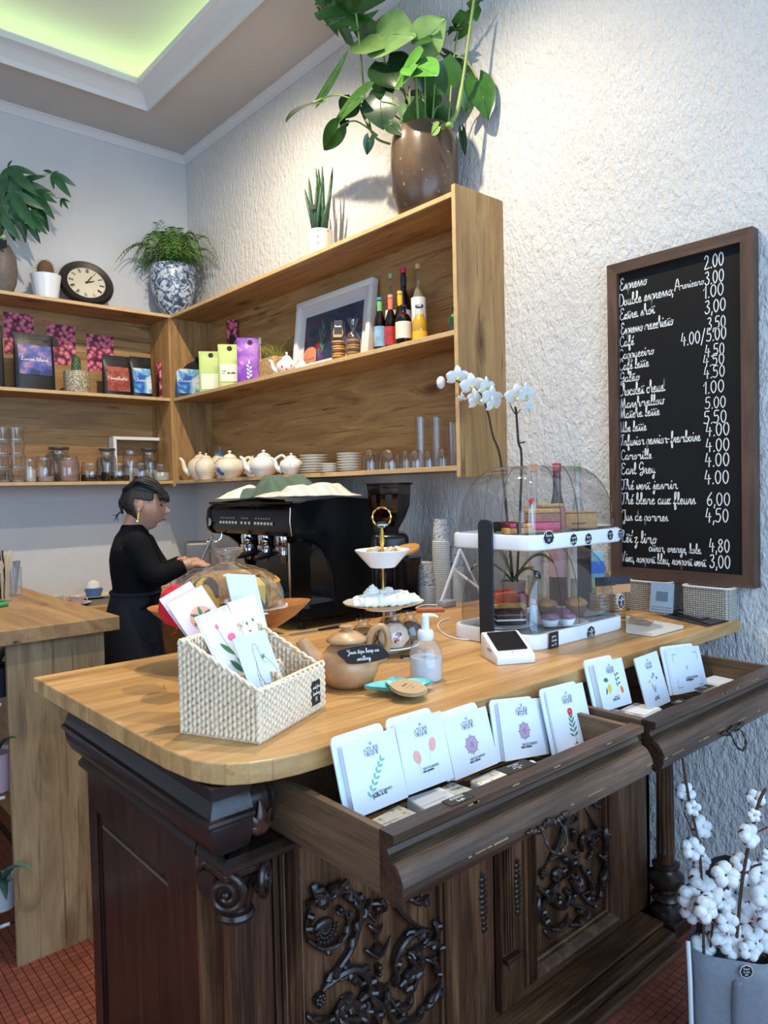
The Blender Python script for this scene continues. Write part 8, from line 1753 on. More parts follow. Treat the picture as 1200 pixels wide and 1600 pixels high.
# bottles
pale = P('apple_label', lin('8fb3c9'), .5, vary=.35, vscale=25); yel = P('yellow_drink', lin('d9a21e'), .25); amb = P('amber_drink', lin('5a2f10'), .25); greenl = P('green_neck', lin('6fb36a'), .5); coral = P('coral_neck', lin('e8785f'), .5); yln = P('yellow_neck', lin('f0b52a'), .5); mar = P('red_round_label', lin('b8323a'), .5, vary=.3, vscale=20); crml = P('cream_label', lin('e3d8bf'), .5); tealc = P('teal_cap', lin('3f8f9a'), .4); blkc = P('black_cap', (.02, .02, .02), .4); pkc = P('pink_cap', lin('e09a90'), .4); ylc = P('yellow_cap', lin('d9b26a'), .4)
def bright(lab, px, ytop, X, rpx, **k_):
    p = at(px, 520, 0, X); k = mpp(p); return drink(lab, X, p.y, ZM, rpx*k, zat(X, p.y, ytop)-ZM, **k_)
bright('slim bottle with a green neck label and a teal cap, leftmost of the row', 594, 465, -.27, 9.5, glassm=brn, liq=amb, label_c=pale, cap_c=tealc, extra=(.62, .92, greenl), lz=(.06, .44), nh=.42)
bright('slim bottle with a coral neck label and round red label', 611, 461, -.25, 9.5, glassm=brn, liq=amb, label_c=mar, cap_c=pkc, extra=(.64, .93, coral), lz=(.06, .40), nh=.45)
bright('tall clear bottle with a pale cap behind the coral necked one', 612, 428, -.12, 9, glassm=clear, liq=clliq, label_c=wlabel, cap_c=grcap, lz=(.3, .55), nh=.5, neck=.3)
bright('slim bottle with a yellow neck label and a gold cap', 626, 455, -.21, 9.5, glassm=brn, liq=amb, label_c=P('teal_label', lin('4a7a86'), .5), cap_c=ylc, extra=(.62, .93, yln), lz=(.06, .42), nh=.42)
bright('tall dark bottle with a red cap and black neck band at the back', 632, 419, -.10, 12, glassm=brn, liq=dkliq, label_c=P('blue_white_label', lin('a9b8c8'), .5), cap_c=redcap, extra=(.78, .9, dkl), lz=(.12, .5), nh=.42, neck=.34)
bright('short dark syrup bottle with a cream label and black cap in front', 631, 477, -.28, 13, glassm=brn, liq=P('red_syrup', lin('3a0d10'), .2), label_c=crml, cap_c=blkc, lz=(.12, .55), nh=.32, neck=.36)
bright('tall clear yellow bottle with a white label at the back right', 655, 413, -.13, 11.5, glassm=clear, liq=glass('pale_yellow_drink', (.82, .76, .45), milk=.2), label_c=wlabel, cap_c=ylc, lz=(.3, .6), nh=.42, neck=.32)
bright('short bulbous yellow juice bottle at the front right', 656, 477, -.27, 11.5, glassm=clear, liq=yel, label_c=yln, cap_c=P('silver_cap', (.6, .6, .6), .3, 1), lz=(.02, .25), nh=.45, neck=.5)
bright('green bottle mostly hidden behind the shelf end panel', 710, 480, -.22, 9, glassm=grn, liq=P('green_drink', lin('2f7a4a'), .3), label_c=P('dk_label', lin('2b3a33'), .5), cap_c=blkc, lz=(.1, .45))
# bottom shelf of the right unit: teapots, plates, glasses
goldx = ('gilt_decor', gold, [(-30, .5, .010), (-25, .75, .008), (-20, .3, .009)]); blue_d = P('blue_decor', lin('4a62a0'), .3, vary=.3, vscale=40)
teapot('white teapot with a long curved spout, nearest the corner', 313, 748, 715, -.22, 20, ivory, ZB, lidtop=706, handle=False)
teapot('cream teapot with gilt decoration second from the corner', 322, 748, 716, -.27, 18, ivory, ZB, accent=goldx, lidtop=708, spout=False)
teapot('teapot with a pointed blue lid standing at the back', 344, 746, 712, -.12, 18, ivory, ZB, lidtop=698, knob=P('blue_lid', lin('8296b4'), .3), spout=False, handle=False)
teapot('cream teapot with a blue painted flower and a ring handle', 359, 748, 716, -.26, 24, ivory, ZB, accent=('blue_flower', blue_d, [(-130, .45, .030), (-120, .30, .022)]), lidtop=704, spout=False)
teapot('small flowered cream pot behind the plain white teapot', 395, 746, 720, -.16, 14, ivory, ZB, accent=('rose_decor', INK['red'], [(-110, .5, .008)]), lidtop=712, spout=False, handle=False, name='sugar_pot')
teapot('plain white round teapot with a ball knob', 412, 744, 713, -.25, 23, whch, ZB, lidtop=703)
teapot('white teapot with small red flowers beside the plates', 455, 741, 716, -.24, 19, whch, ZB, accent=('rose_decor', INK['coral'], [(-140, .5, .008), (-90, .6, .007), (-60, .4, .008), (-110, .25, .006)]), lidtop=708, handle=False)
ORD = ['topmost', 'second from the top', 'third from the top', 'fourth from the top', 'fifth from the top', 'sixth from the top', 'lowest']
goldr = P('plate_rim', lin('c9b88f'), .3)
def plates(lab, px, ytop, ybase, X, rpx, n_, grp):
    p = at(px, ytop, 0, X); k = mpp(p); zt_ = zat(X, p.y, ytop)-ZB; st_ = zt_/n_; r = rpx*k
    for i in range(n_):
        t = thing('stacked_plate', lab % ORD[n_-1-i], 'plate', (X, p.y, ZB+i*st_), group=grp)
        G().lathe([(0, .001), (r*.6, 0), (r*.64, .003), (r, st_*.8), (r, st_*.95), (r*.6, st_*.5), (0, st_*.5)], 28).obj('plate_body', whch, t, True); G().lathe([(r*.995, st_*.8), (r*1.004, st_*.88), (r*.996, st_*.96)], 28, cap=False).obj('gilt_rim', goldr, t, True)
plates('gilt-rimmed plate, %s in the left plate stack', 490, 711, 738, -.20, 22, 7, 'wide plate stack'); plates('small plate, %s in the low stack between the tall stacks', 515, 724, 738, -.27, 16, 4, 'low plate stack'); plates('white plate, %s in the stack nearest the glasses', 546, 708, 736, -.22, 20, 7, 'tall plate stack')
gls = glass('shelf_glass', (.94, .95, .95), refl=2.2, rough=.05); rimg = glass('glass_rim', (.9, .92, .92), refl=2.5, milk=.25, rough=.1)
def tumbler(lab, px, ytop, X, rpx, kind, zs=ZB, grp=None, fill=None, base=None):
    p = at(px, ytop, 0, X); k = mpp(p); h_ = zat(X, p.y, ytop)-zs; r = rpx*k; t = thing('drinking_glass', lab, 'glass', (X, p.y, zs), (0, 0, VZ), grp)
    pf = {'bell': [(r, .0), (r*.98, h_*.3), (r*.85, h_*.7), (r*.6, h_*.94), (r*.3, h_), (0, h_)], 'tall': [(0, .004), (r*.8, 0), (r*.82, .006), (r, h_), (r*.96, h_)], 'straight': [(0, .006), (r*.9, 0), (r*.92, .008), (r, h_), (r*.95, h_)]}[kind]
    G().lathe(pf, 28, cap=False).obj('glass_body', gls, t, True, ang=60); G().lathe([(r*1.0, (0 if kind == 'bell' else h_)-.0005), (r*1.01, (0 if kind == 'bell' else h_)+.001), (r*.97, (0 if kind == 'bell' else h_)+.002)], 28, cap=False).obj('rim', gls, t, True)
    return t
for px, yt, X, r, kd, lab in [(579, 701, -.24, 12, 'bell', 'upturned glass right of the plate stacks'), (609, 700, -.24, 17, 'bell', 'widest upturned glass on the bottom shelf'), (634, 703, -.22, 9, 'bell', 'narrow upturned glass next to the widest one'), (650, 703, -.26, 12, 'bell', 'upturned cut glass in front of the tall glasses'), (670, 704, -.25, 9, 'bell', 'small upturned glass below the tall glasses'), (692, 700, -.24, 10, 'bell', 'upturned glass beside the shelf end panel'),
        (657, 652, -.13, 9, 'tall', 'tall glass with a bright reflection at the back'), (682, 652, -.12, 9, 'tall', 'second tall glass at the back of the bottom shelf'), (707, 660, -.16, 9, 'tall', 'swirled tall glass against the shelf end panel')]: tumbler(lab, px, yt, X, r, kd)
# bottom shelf of the back unit: stacked tumblers, jars, white box frame
def bk(px, py, Y): return at(px, py, 1, Y)
for c_, (px, Y) in enumerate([(4, -.20), (26, -.22)]):
    for j in range(4):
        p = bk(px, 700, Y); z0 = ZB; ztop = zat(p.x, Y, 668); hh = (ztop-ZB)/4; k = mpp((p.x, Y, ZB)); r = 12.5*k
        t = thing('stacked_tumbler', ['tumbler, %s in the glass stack cut by the left edge', 'tumbler, %s in the glass stack next to the jars'][c_] % ['lowest', 'second from below', 'third from below', 'topmost'][j], 'glass', (p.x, Y, ZB+hh*j), group=['outer tumbler stack', 'inner tumbler stack'][c_])
        G().lathe([(0, .004), (r*.78, 0), (r*.80, .008), (r, hh*.95), (r*.93, hh*.95)], 24, cap=False).obj('glass_body', gls, t, True, ang=60); G().lathe([(0, .004), (r*.76, .004), (r*.78, .014), (0, .014)], 24).obj('thick_base', rimg, t, True); G().tube([(r*math.cos(q*PI/12), r*math.sin(q*PI/12), hh*.95) for q in range(24)], .0018, 5, closed=True).obj('rim', rimg, t, True)
steel_l = P('jar_lid_dark', lin('4a4743'), .4)
def jar(lab, px, ytop, Y, rpx, fillc=None, ff=.3, lid=None, grp=None):
    p = bk(px, 730, Y); k = mpp((p.x, Y, ZB)); r = rpx*k; h_ = zat(p.x, Y, ytop)-ZB; t = thing('glass_jar', lab, 'jar', (p.x, Y, ZB), group=grp)
    G().lathe([(0, .003), (r*.93, 0), (r, .01), (r, h_*.74), (r*.88, h_*.84), (r*.88, h_*.98), (r*.92, h_)], 28, cap=False).obj('jar_glass', gls, t, True, ang=60)
    if fillc: G().lathe([(0, .005), (r*.95, .005), (r*.95, h_*ff), (r*.6, h_*ff*1.06), (0, h_*ff*1.03)], 24, cap=False).obj('contents', fillc, t, True)
    if lid: G().lathe([(r*.93, h_), (r*.95, h_+.003), (r*.93, h_+.014), (0, h_+.016)], 24, cap=False).obj('lid', lid, t, True)
dkt = P('loose_tea', lin('2b211b'), .9, vary=.7, vscale=150); pnk = P('pink_salt', lin('a58478'), .8, vary=.15, vscale=60); sug = P('sugar', lin('cfc8bc'), .8)
for a in [(47, 715, -.22, 9, sug, .5, None, 'small jar with a picture label, first after the tumblers'), (70, 713, -.21, 14, P('pink_powder', lin('b59a98'), .8), .22, None, 'wide jar with a little pink powder'), (107, 713, -.22, 16, pnk, .8, None, 'wide jar full of pinkish grains'), (93, 702, -.10, 16, pnk, .5, steel_l, 'tall lidded jar behind the pink jars'),
          (142, 722, -.23, 15, dkt, .34, None, 'low jar with dark tea, left of centre'), (168, 704, -.12, 13, dkt, .3, steel_l, 'tall lidded jar in front of the white box frame'), (186, 722, -.24, 15, dkt, .3, None, 'low jar with dark tea below the white box frame'), (205, 702, -.13, 12, sug, .4, None, 'tall jar standing before the left side of the box frame'),
          (221, 722, -.23, 13, dkt, .25, None, 'low jar with dark tea near the divider'), (234, 704, -.12, 13, sug, .35, steel_l, 'tall jar seen through the white box frame'), (252, 724, -.22, 14, sug, .45, None, 'low jar of white pieces beside the divider')]: jar(a[7], a[0], a[1], a[2], a[3], a[4], a[5], a[6])
a = bk(176, 700, -.10); b_ = bk(256, 700, -.10); zt_ = zat(a.x, -.10, 682)-ZB; t = thing('box_frame', 'empty white wooden box frame standing behind the jars', 'box frame', (a.x, -.06, ZB)); w_ = b_.x-a.x; tk = .022
for q in ((0, w_, zt_-tk, zt_), (0, w_, 0, tk), (0, tk, tk, zt_-tk), (w_-tk, w_, tk, zt_-tk)): G().box(q[0], q[1], -.06, .03, q[2], q[3], bev=.001).obj('frame_side', frm, t)

# ------------------------------------------------------------------ clock, cactus and pots on top of the shelves
YB_ = -.20
p = bk(135, 440, YB_+.02); k = mpp(p); ck = thing('round_clock', 'round black clock with a cream roman-numeral face, leaning on the wall', 'clock', (0, 0, 0)); rC = 41*k
cz = zat(p.x, p.y, 443); tl = math.radians(24)
cn = Vector((-.12, -math.cos(tl), math.sin(tl))).normalized(); xx = Vector((1, -.12, 0)).normalized(); m = frame((p.x, p.y, ZT+rC*math.cos(tl)+.006), xx, (0, math.sin(tl), math.cos(tl))); m = m @ R('Z', -9)
put(ck, m)
G().lathe([(0, -.03), (rC*.94, -.03), (rC, -.015), (rC, .0), (rC*.93, .020), (rC*.76, .014), (rC*.69, .004), (0, .0)], 56).obj('case', P('clock_case', lin('1d1715'), .45, vary=.3, vscale=30), ck, True, ang=40)
G().lathe([(0, .0045), (rC*.685, .0045)], 48, cap=False).obj('dial', P('cream_dial', lin('cfc6b0'), .6, vary=.04), ck)
g = G(); nums = ['XII', 'I', 'II', 'III', 'IIII', 'V', 'VI', 'VII', 'VIII', 'IX', 'X', 'XI']
for i, nu_ in enumerate(nums):
    a = -i*30; mm = R('Z', a) @ T(0, rC*.48, .0052); _, W_ = strokes_of(nu_, True); hh = rC*.15; ww = min(rC*.17, max(.004, W_*hh/9*.7)); write(g, nu_, mm @ T(-ww/2, 0, 0), hh, ww if len(nu_) > 1 else None, 1.3, caps=True)
g.obj('numerals', ink, ck)['kind'] = 'stuff'; g = G()
for i in range(60): g.box(-.0008, .0008, rC*.65, rC*.668, .005, .0054, R('Z', i*6))
g.obj('minute_marks', ink, ck)['kind'] = 'stuff'
for a, l, w_ in ((-28, .46, .009), (-62, .33, .012)): g = G(); leaf2(g, 0, -rC*.08, PI/2, rC*l+rC*.1, w_, .007); o = g.obj('clock_hand', ink, ck); o.rotation_euler[2] = math.radians(a)
g = G(); disc(g, 0, 0, .009, .009, .0078); g.obj('boss', ink, ck)
p = bk(72, 450, -.20); k = mpp(p); t = thing('cactus_pot', 'round brown spiny cactus in a plain white pot beside the clock', 'cactus', (p.x, -.20, ZT)); zr = zat(p.x, -.20, 431)-ZT
G().lathe([(0, 0), (17*k, 0), (22.5*k, zr), (20.5*k, zr), (20*k, zr-.012), (0, zr-.012)], 36).obj('pot', P('glazed_white', (.80, .82, .85), .12), t, True, ang=50); r_ = 15*k; zc_ = zr+r_*.75
m_, nt, b = nmat('brown_cactus'); b.inputs['Base Color'].default_value = (*lin('6b5237'), 1); b.inputs['Roughness'].default_value = .9
G().ball((0, 0, zc_-.01), (r_*.8, r_*.8, r_), 20, 14).obj('cactus_body', m_, t, True); g = G(); rnd = random.Random(2)
for i in range(900):
    v_ = Vector((rnd.gauss(0, 1), rnd.gauss(0, 1), rnd.gauss(0, 1))).normalized(); q = Vector((v_.x*r_*.8, v_.y*r_*.8, v_.z*r_+zc_-.01)); e = q+v_*.014+Vector((rnd.uniform(-.003, .003), rnd.uniform(-.003, .003), 0)); s_ = v_.orthogonal().normalized()*.0007; g.add([q+s_, q-s_, e], [(0, 1, 2)])
g.obj('spines', P('tan_spines', lin('94795a'), .8), t)['kind'] = 'stuff'

# leaves ---------------------------------------------------------------
lf_d = P('monstera_leaf', lin('345f24'), .28, vary=.25, vscale=16); lf_l = P('young_leaf', lin('7fa35c'), .35, vary=.2, vscale=16); lf_m = P('monstera_leaf_bright', lin('4f8536'), .25, vary=.2, vscale=16); lf_k = P('dark_pothos_leaf', lin('1e3c1e'), .28, vary=.25, vscale=16); petm = P('petiole', lin('7f9a4f'), .5); pach = P('pachira_leaf', lin('2f5a35'), .38, vary=.3, vscale=20); fern_m = P('fern_frond', lin('557a34'), .55, vary=.35, vscale=20)
def heart_leaf(g, m, l, w_, cup=.12, split=0, droop=.18, seed=0):
    """heart-shaped blade in the local xy plane, stalk joint at the origin, tip at +y; split = number of monstera cuts per side"""
    n = 26; rnd = random.Random(seed)
    for side in (-1, 1):
        rows = []
        for i in range(n+1):
            u = i/n; y = -.16*l*(1-u)**3*(1) + l*u
            y0 = l*u - .0
            edge = w_/2*(math.sin(PI*min(1, .10+.90*u**.85))**.8)*(1.12-.35*u)
            if u < .12: edge *= .80+1.6*u
            if split:
                ph = (u*(split+.6)+.15*side) % 1.0
                if .14 < u < .88 and ph < .26: edge *= .30+.10*rnd.random()
            row = []
            for j in range(5):
                t_ = j/4; x = side*edge*t_; yy = y0-(.30*l*(1-u)**2.2)*t_**1.3+.10*l*t_*u*0
                if split: yy += .14*l*t_*t_*u*(1-u)*2
                row.append((x, yy-.02*l, cup*abs(x)-droop*l*u*u-.03*l*math.sin(t_*3)))
            rows.append(row)
        vs = [p for r in rows for p in r]; fs = [(i*5+j, i*5+j+1, (i+1)*5+j+1, (i+1)*5+j) for i in range(n) for j in range(4)]
        if side < 0: fs = [f[::-1] for f in fs]
        g.add(vs, fs, m)
    g.tube([(0, 0, .0012), (0, l*.5, .0012-droop*l*.25), (0, l*.95, -droop*l*.88)], [.0022, .0015, .0005], 4, m)
def lframe(base, tip, facing):
    """blade frame: y runs from the joint to the tip, z as near as possible to 'facing'"""
    y = (Vector(tip)-Vector(base)); x = y.cross(Vector(facing)); 
    return frame(base, x, y)
# monstera in a brown speckled pot
pp = at(661, 330, 2, ZT); MXp = -.175; pp = at(664, 300, 0, MXp); k = mpp(pp)
mo = thing('monstera', 'large monstera in a brown speckled pot on top of the right shelf unit', 'potted plant', (MXp, pp.y, ZT+.0)); hp_ = zat(MXp, pp.y, 207)-ZT; rp = 53*k
m_, nt, b = nmat('speckled_brown_pot'); c = ramp(nt, noi(nt, coords(nt), 5, 4), [(.3, lin('3d3027')), (.7, lin('66523f'))]); sp_n = ramp(nt, noi(nt, coords(nt), 42, 3, .7), [(.66, (0, 0, 0)), (.72, (1, 1, 1))]); L(nt, mixc(nt, sp_n, c, lin('b7a58f')), b.inputs['Base Color']); b.inputs['Roughness'].default_value = .28
G().lathe([(0, 0), (rp*.62, 0), (rp*.80, hp_*.08), (rp*.96, hp_*.3), (rp, hp_*.55), (rp*.99, hp_*.78), (rp*.93, hp_*.93), (rp*.84, hp_), (rp*.76, hp_), (rp*.76, hp_*.9), (0, hp_*.9)], 48, wob=lambda a, z: 1-.02*(abs(math.sin(a+2.2)) < .06)).obj('pot', m_, mo, True, ang=60)
G().lathe([(rp*.75, hp_*.905), (0, hp_*.92)], 24, cap=False).obj('soil', P('soil', lin('2b211a'), .95, bmp=.8, bscale=80), mo)
top = Vector((0, 0, hp_*.9))
def ML(px, py, X): q = at(px, py, 0, X); return Vector((q.x-MXp, q.y-pp.y, q.z-ZT))
TOC = (CAM-Vector((MXp, pp.y, ZT+.5))).normalized()
def mleaf(b_, t_, X, wpx, split=0, m=lf_d, face=(0, 0, 0), Xt=None, root=None, droop=.15, stem=True, sr=.004, seed=1, cup=.1):
    B = ML(*b_, X); Tp = ML(*t_, X if Xt is None else Xt); f_ = TOC+Vector(face); g = G(); fr = lframe(B, Tp, f_); k_ = mpp(B+Vector((MXp, pp.y, ZT)))
    heart_leaf(g, fr, (Tp-B).length, wpx*k_, cup, split, droop, seed); o = g.obj('leaf', m, mo, True, ang=False)
    if stem:
        r0 = root or Vector((random.uniform(-.03, .03), random.uniform(-.04, .04), hp_*.88)); r0 = Vector(r0); mid = r0.lerp(B, .55)+Vector((0, 0, .05)); G().tube(smoothpath([tuple(r0), tuple(mid), tuple(B)], 5), [sr*1.2]*3+[sr]*8, 8).obj('stalk', petm, mo, True)
# (joint px, tip px, X, width px)
mleaf((556, 20), (488, 34), -.40, 110, 3, lf_d, (0, 0, -.8), root=ML(572, 185, -.25), sr=.005)
mleaf((548, -14), (558, 50), -.38, 125, 3, lf_d, (0, 0, -.6), stem=False, droop=.0)
mleaf((596, 56), (545, 30), -.32, 92, 0, lf_l, (0, 0, .45), root=ML(606, 165, -.18), droop=.35)
mleaf((594, 56), (640, 44), -.32, 80, 0, lf_l, (0, 0, .45), stem=False, droop=.25, seed=3)
mleaf((660, 68), (694, 28), -.24, 62, 0, lf_l, (0, 0, .3), root=ML(655, 180, -.18))
mleaf((672, 56), (640, 46), -.24, 42, 0, lf_d, (0, 0, .5), stem=False)
mleaf((664, 92), (655, 68), -.28, 44, 0, lf_k, (0, 0, .3)); mleaf((648, 100), (612, 134), -.37, 84, 0, lf_m, (0, 0, .9), droop=.1); mleaf((648, 104), (684, 112), -.36, 60, 0, lf_m, (0, 0, .9), droop=.1)
mleaf((684, 98), (668, 156), -.20, 84, 0, lf_d, (0, 0, .2)); mleaf((604, 100), (625, 134), -.28, 70, 0, lf_k, (0, 0, .4)); mleaf((604, 115), (584, 150), -.20, 50, 0, lf_d, (0, 0, .3)); mleaf((592, 140), (610, 158), -.30, 44, 0, lf_k, (0, 0, .2))
mleaf((594, 158), (598, 200), -.32, 60, 0, lf_k, (0, 0, .2)); mleaf((562, 152), (503, 196), -.38, 58, 0, lf_d, (0, 0, .8), root=ML(580, 205, -.28)); mleaf((548, 160), (536, 186), -.30, 36, 0, lf_k, (0, 0, .2))
mleaf((528, 200), (503, 238), -.40, 34, 0, lf_d, (0, 0, .1), root=ML(590, 212, -.28)); mleaf((577, 216), (573, 242), -.36, 18, 0, lf_k, (0, 0, .1), stem=False); mleaf((540, 188), (530, 200), -.36, 16, 0, lf_k, stem=False)
mleaf((490, 160), (440, 164), -.42, 24, 0, lf_d, (0, 0, 1.6), root=ML(580, 170, -.28), droop=.25); mleaf((503, 150), (548, 84), -.40, 14, 0, lf_l, (.6, 0, .4), stem=False)
mleaf((735, 140), (727, 176), -.10, 34, 0, lf_d, (0, 0, .2), root=ML(700, 210, -.12)); mleaf((748, 128), (765, 182), -.08, 46, 0, lf_d, (.2, 0, .1), root=ML(704, 90, -.12)); mleaf((700, 86), (756, 126), -.10, 22, 0, lf_k, (0, 0, 1.0), stem=False)
mleaf((716, 45), (756, -6), -.12, 34, 2, lf_d, (.4, 0, .2), root=ML(700, 200, -.14)); mleaf((716, 46), (690, 46), -.14, 16, 0, lf_k, (0, 0, 1), stem=False)
mleaf((660, 155), (645, 195), -.14, 50, 0, lf_k, (0, 0, .2)); mleaf((690, 165), (670, 195), -.14, 46, 0, lf_d, (0, 0, .3)); mleaf((640, 165), (655, 200), -.24, 40, 0, lf_d, (0, 0, .1)); mleaf((610, 195), (628, 208), -.34, 24, 0, lf_k, (0, 0, .4)); mleaf((684, 198), (672, 210), -.30, 20, 0, lf_l, (0, 0, .6))
mleaf((722, 205), (727, 242), -.10, 12, 0, lf_k, (0, 0, .1), stem=False)
G().tube(smoothpath([tuple(ML(690, 200, -.22)), tuple(ML(712, 180, -.20)), tuple(ML(724, 120, -.18)), tuple(ML(735, 40, -.16)), tuple(ML(742, -10, -.16))], 6), [.013]*5+[.010]*6+[.007]*14, 10).obj('stalk', petm, mo, True)
G().ball(ML(702, 196, -.22), (.02, .02, .018)).obj('stem_base', petm, mo, True); G().tube(smoothpath([tuple(ML(610, 225, -.24)), tuple(ML(588, 216, -.28)), tuple(ML(572, 190, -.30)), tuple(ML(560, 160, -.32))], 5), .006, 8).obj('stalk', petm, mo, True)
m = frame(ML(607, 205, -.34), (CR.x, CR.y, -.1), (0, 0, 1)); t = slab(.034, .042, .0015).obj('plant_tag', tagm, mo); t.matrix_local = m
G().tube([ML(640, 135, -.2), ML(640, 200, -.2)], .006, 8).obj('support_stick', P('grey_stick', lin('8d8a7c'), .6), mo, True)
# sansevieria
sp = at(500, 380, 0, -.155); t = thing('sansevieria', 'upright snake plant in a white diamond-patterned pot on the right shelf unit', 'potted plant', (-.155, sp.y, ZT)); k = mpp(sp); zr = zat(-.155, sp.y, 363)-ZT; r = 21*k
m_, nt, b = nmat('diamond_pot'); v = N(nt, 'ShaderNodeTexVoronoi'); v.inputs['Scale'].default_value = 38; v.inputs['Randomness'].default_value = .1; v.distance = 'MANHATTAN'; L(nt, coords(nt, (1, 1, .8)), v.inputs['Vector']); L(nt, ramp(nt, v.outputs['Distance'], [(.30, lin('8f8078')), (.36, lin('dcd5cd'))]), b.inputs['Base Color']); b.inputs['Roughness'].default_value = .5
G().lathe([(0, 0), (r*.82, 0), (r, zr), (r*.92, zr), (r*.9, zr*.9), (0, zr*.9)], 36).obj('pot', m_, t, True, ang=50); rnd = random.Random(8); sv = P('snake_leaf', lin('2f5236'), .45, vary=.35, vscale=40); se = P('snake_edge', lin('9aa37a'), .5)
for i in range(10):
    a = i*2.4; x, y = .028*math.cos(a), .035*math.sin(a); hh = zat(-.155, sp.y, [258, 275, 262, 270, 285, 262, 290, 300, 258, 280][i])-ZT; dx = [-.03, -.02, 0, .01, .035, .045, -.045, .055, -.01, .02][i]
    G().tube([(x, y, zr*.85), (x+dx*.3, y-dx*.4, zr+(hh-zr)*.4), (x+dx*.6, y-dx*.8, zr+(hh-zr)*.8), (x+dx*.7, y-dx, hh)], [.012, .013, .010, .001], 8, flat=.7).obj('leaf', sv, t, True, ang=False)
m = frame(Vector((-.06, .01, zat(-.155, sp.y, 330)-ZT)), (CR.x, CR.y, 0), (0, 0, 1)); o = slab(.036, .026, .0015).obj('plant_tag', tagm, t); o.matrix_local = m; G().tube([(-.05, .01, zr*.9), (-.05, .01, zat(-.155, sp.y, 322)-ZT)], .002).obj('tag_stick', bars, t)
# fern in a blue and white marbled pot
fp_ = Vector((-.27, -.25, ZT)); fp_.x = at(271, 450, 1, -.24).x; fe = thing('fern', 'feathery green fern in a blue and white marbled pot in the shelf corner', 'potted plant', (fp_.x, -.24, ZT)); k = mpp((fp_.x, -.24, ZT+.1)); zr = zat(fp_.x, -.24, 418)-ZT; r = 34.5*k
m_, nt, b = nmat('marbled_pot'); L(nt, ramp(nt, noi(nt, coords(nt), 20, 5, .62, 1.6), [(.43, lin('38485e')), (.50, lin('7d8ea3')), (.56, lin('c3ccd6'))]), b.inputs['Base Color']); b.inputs['Roughness'].default_value = .3
G().lathe([(0, .0), (r*.42, .0), (r*.46, zr*.04), (r*.80, zr*.3), (r*.97, zr*.6), (r*1.0, zr*.95), (r*.96, zr), (r*.9, zr), (r*.88, zr*.9), (0, zr*.9)], 44).obj('pot', m_, fe, True, ang=55)
rnd = random.Random(11)
def frond(g, base, az, l, lift, m=None, w_=.05, n_=18):
    ca, sa = math.cos(az), math.sin(az); P0 = Vector(base); pts = []
    for i in range(n_+1): u = i/n_; pts.append(P0+Vector((ca*l*u, sa*l*u, lift*math.sin(u*2.3)*1.0-lift*.55*u*u)))
    g.tube(pts[::3], .0018, 4)
    for i in range(2, n_+1):
        p_ = pts[i]; d = (pts[i]-pts[i-1]).normalized(); s_ = d.cross(Vector((0, 0, 1))).normalized(); u = i/n_; wl_ = w_*math.sin(PI*(.10+.88*u))**.7*(.9+.2*rnd.random())
        for sg in (-1, 1):
            e = p_+s_*sg*wl_+d*wl_*.45+Vector((0, 0, -wl_*.25)); w2 = d*(l/n_*.42); mid = p_.lerp(e, .5)
            g.add([p_, mid-w2*.9, e, mid+w2*.9], [(0, 1, 2, 3)])
for i in range(95):
    g = G(); az = rnd.uniform(0, 2*PI); l = rnd.uniform(.14, .38); 
    if math.sin(az) > 0: l = min(l, .17/max(.2, math.sin(az)))
    if math.cos(az) > 0: l = min(l, .19/max(.2, math.cos(az)))
    frond(g, (rnd.uniform(-.04, .04), rnd.uniform(-.04, .04), zr*.9), az, l, rnd.uniform(.14, .40)*(1.25-l*1.4), w_=rnd.uniform(.040, .062)); g.obj('frond', fern_m, fe, False)
# pachira at the left edge
pa = bk(6, 430, -.20); pt = thing('money_tree', 'money tree in a grey-brown stone pot at the left edge of the shelf top', 'potted plant', (pa.x-.02, -.20, ZT)); k = mpp((pa.x, -.2, ZT)); zr = zat(pa.x, -.20, 385)-ZT; r = 25*k
G().lathe([(0, 0), (r*.6, 0), (r*.9, zr*.25), (r, zr*.5), (r*.92, zr*.8), (r*.62, zr), (r*.5, zr), (0, zr*.9)], 36).obj('pot', P('grey_brown_stone', lin('6b6059'), .5, vary=.15, vscale=30), pt, True, ang=60)
trunk = P('brown_trunk', lin('6b4f38'), .8)
for i in range(4): a = i*1.57; G().tube([(.018*math.cos(a+j*1.1), .018*math.sin(a+j*1.1), zr*.85+j*.045) for j in range(5)]+[(.05*math.cos(a), .05*math.sin(a), zr+.22)], .008, 8).obj('trunk', trunk, pt, True)
def PL(px, py, Y): q = bk(px, py, Y); return Vector((q.x-pt.location.x, q.y-pt.location.y, q.z-ZT))
def palmate(c, ang0, sizes, spread=1.0, Y=-.3):
    """leaflets hanging from one point; angles in the photo plane, degrees from +x"""
    kk = mpp(Vector(c)+pt.location)
    for a, l in sizes:
        ar = math.radians(a); d = Vector((CR.x, CR.y, 0))*math.cos(ar)+Vector((0, 0, 1))*math.sin(ar)+TOC*random.uniform(-.25, .35); g = G(); B = Vector(c); fr = lframe(B, B+d, TOC+Vector((0, 0, .6))); L_ = l*kk; n = 10
        for side in (-1, 1):
            vs = []
            for i in range(n+1):
                u = i/n; e = .145*L_*math.sin(PI*min(1, u**.8*.97+.02))**.8
                for j in range(3): t_ = j/2; vs.append((side*e*t_, L_*u, .25*e*t_-.22*L_*u*u))
            fs = [(i*3+j, i*3+j+1, (i+1)*3+j+1, (i+1)*3+j) for i in range(n) for j in range(2)]; g.add(vs, fs if side > 0 else [f[::-1] for f in fs], fr)
        g.obj('leaflet', pach, pt, True, ang=False)
rt = Vector((0, 0, zr+.2))
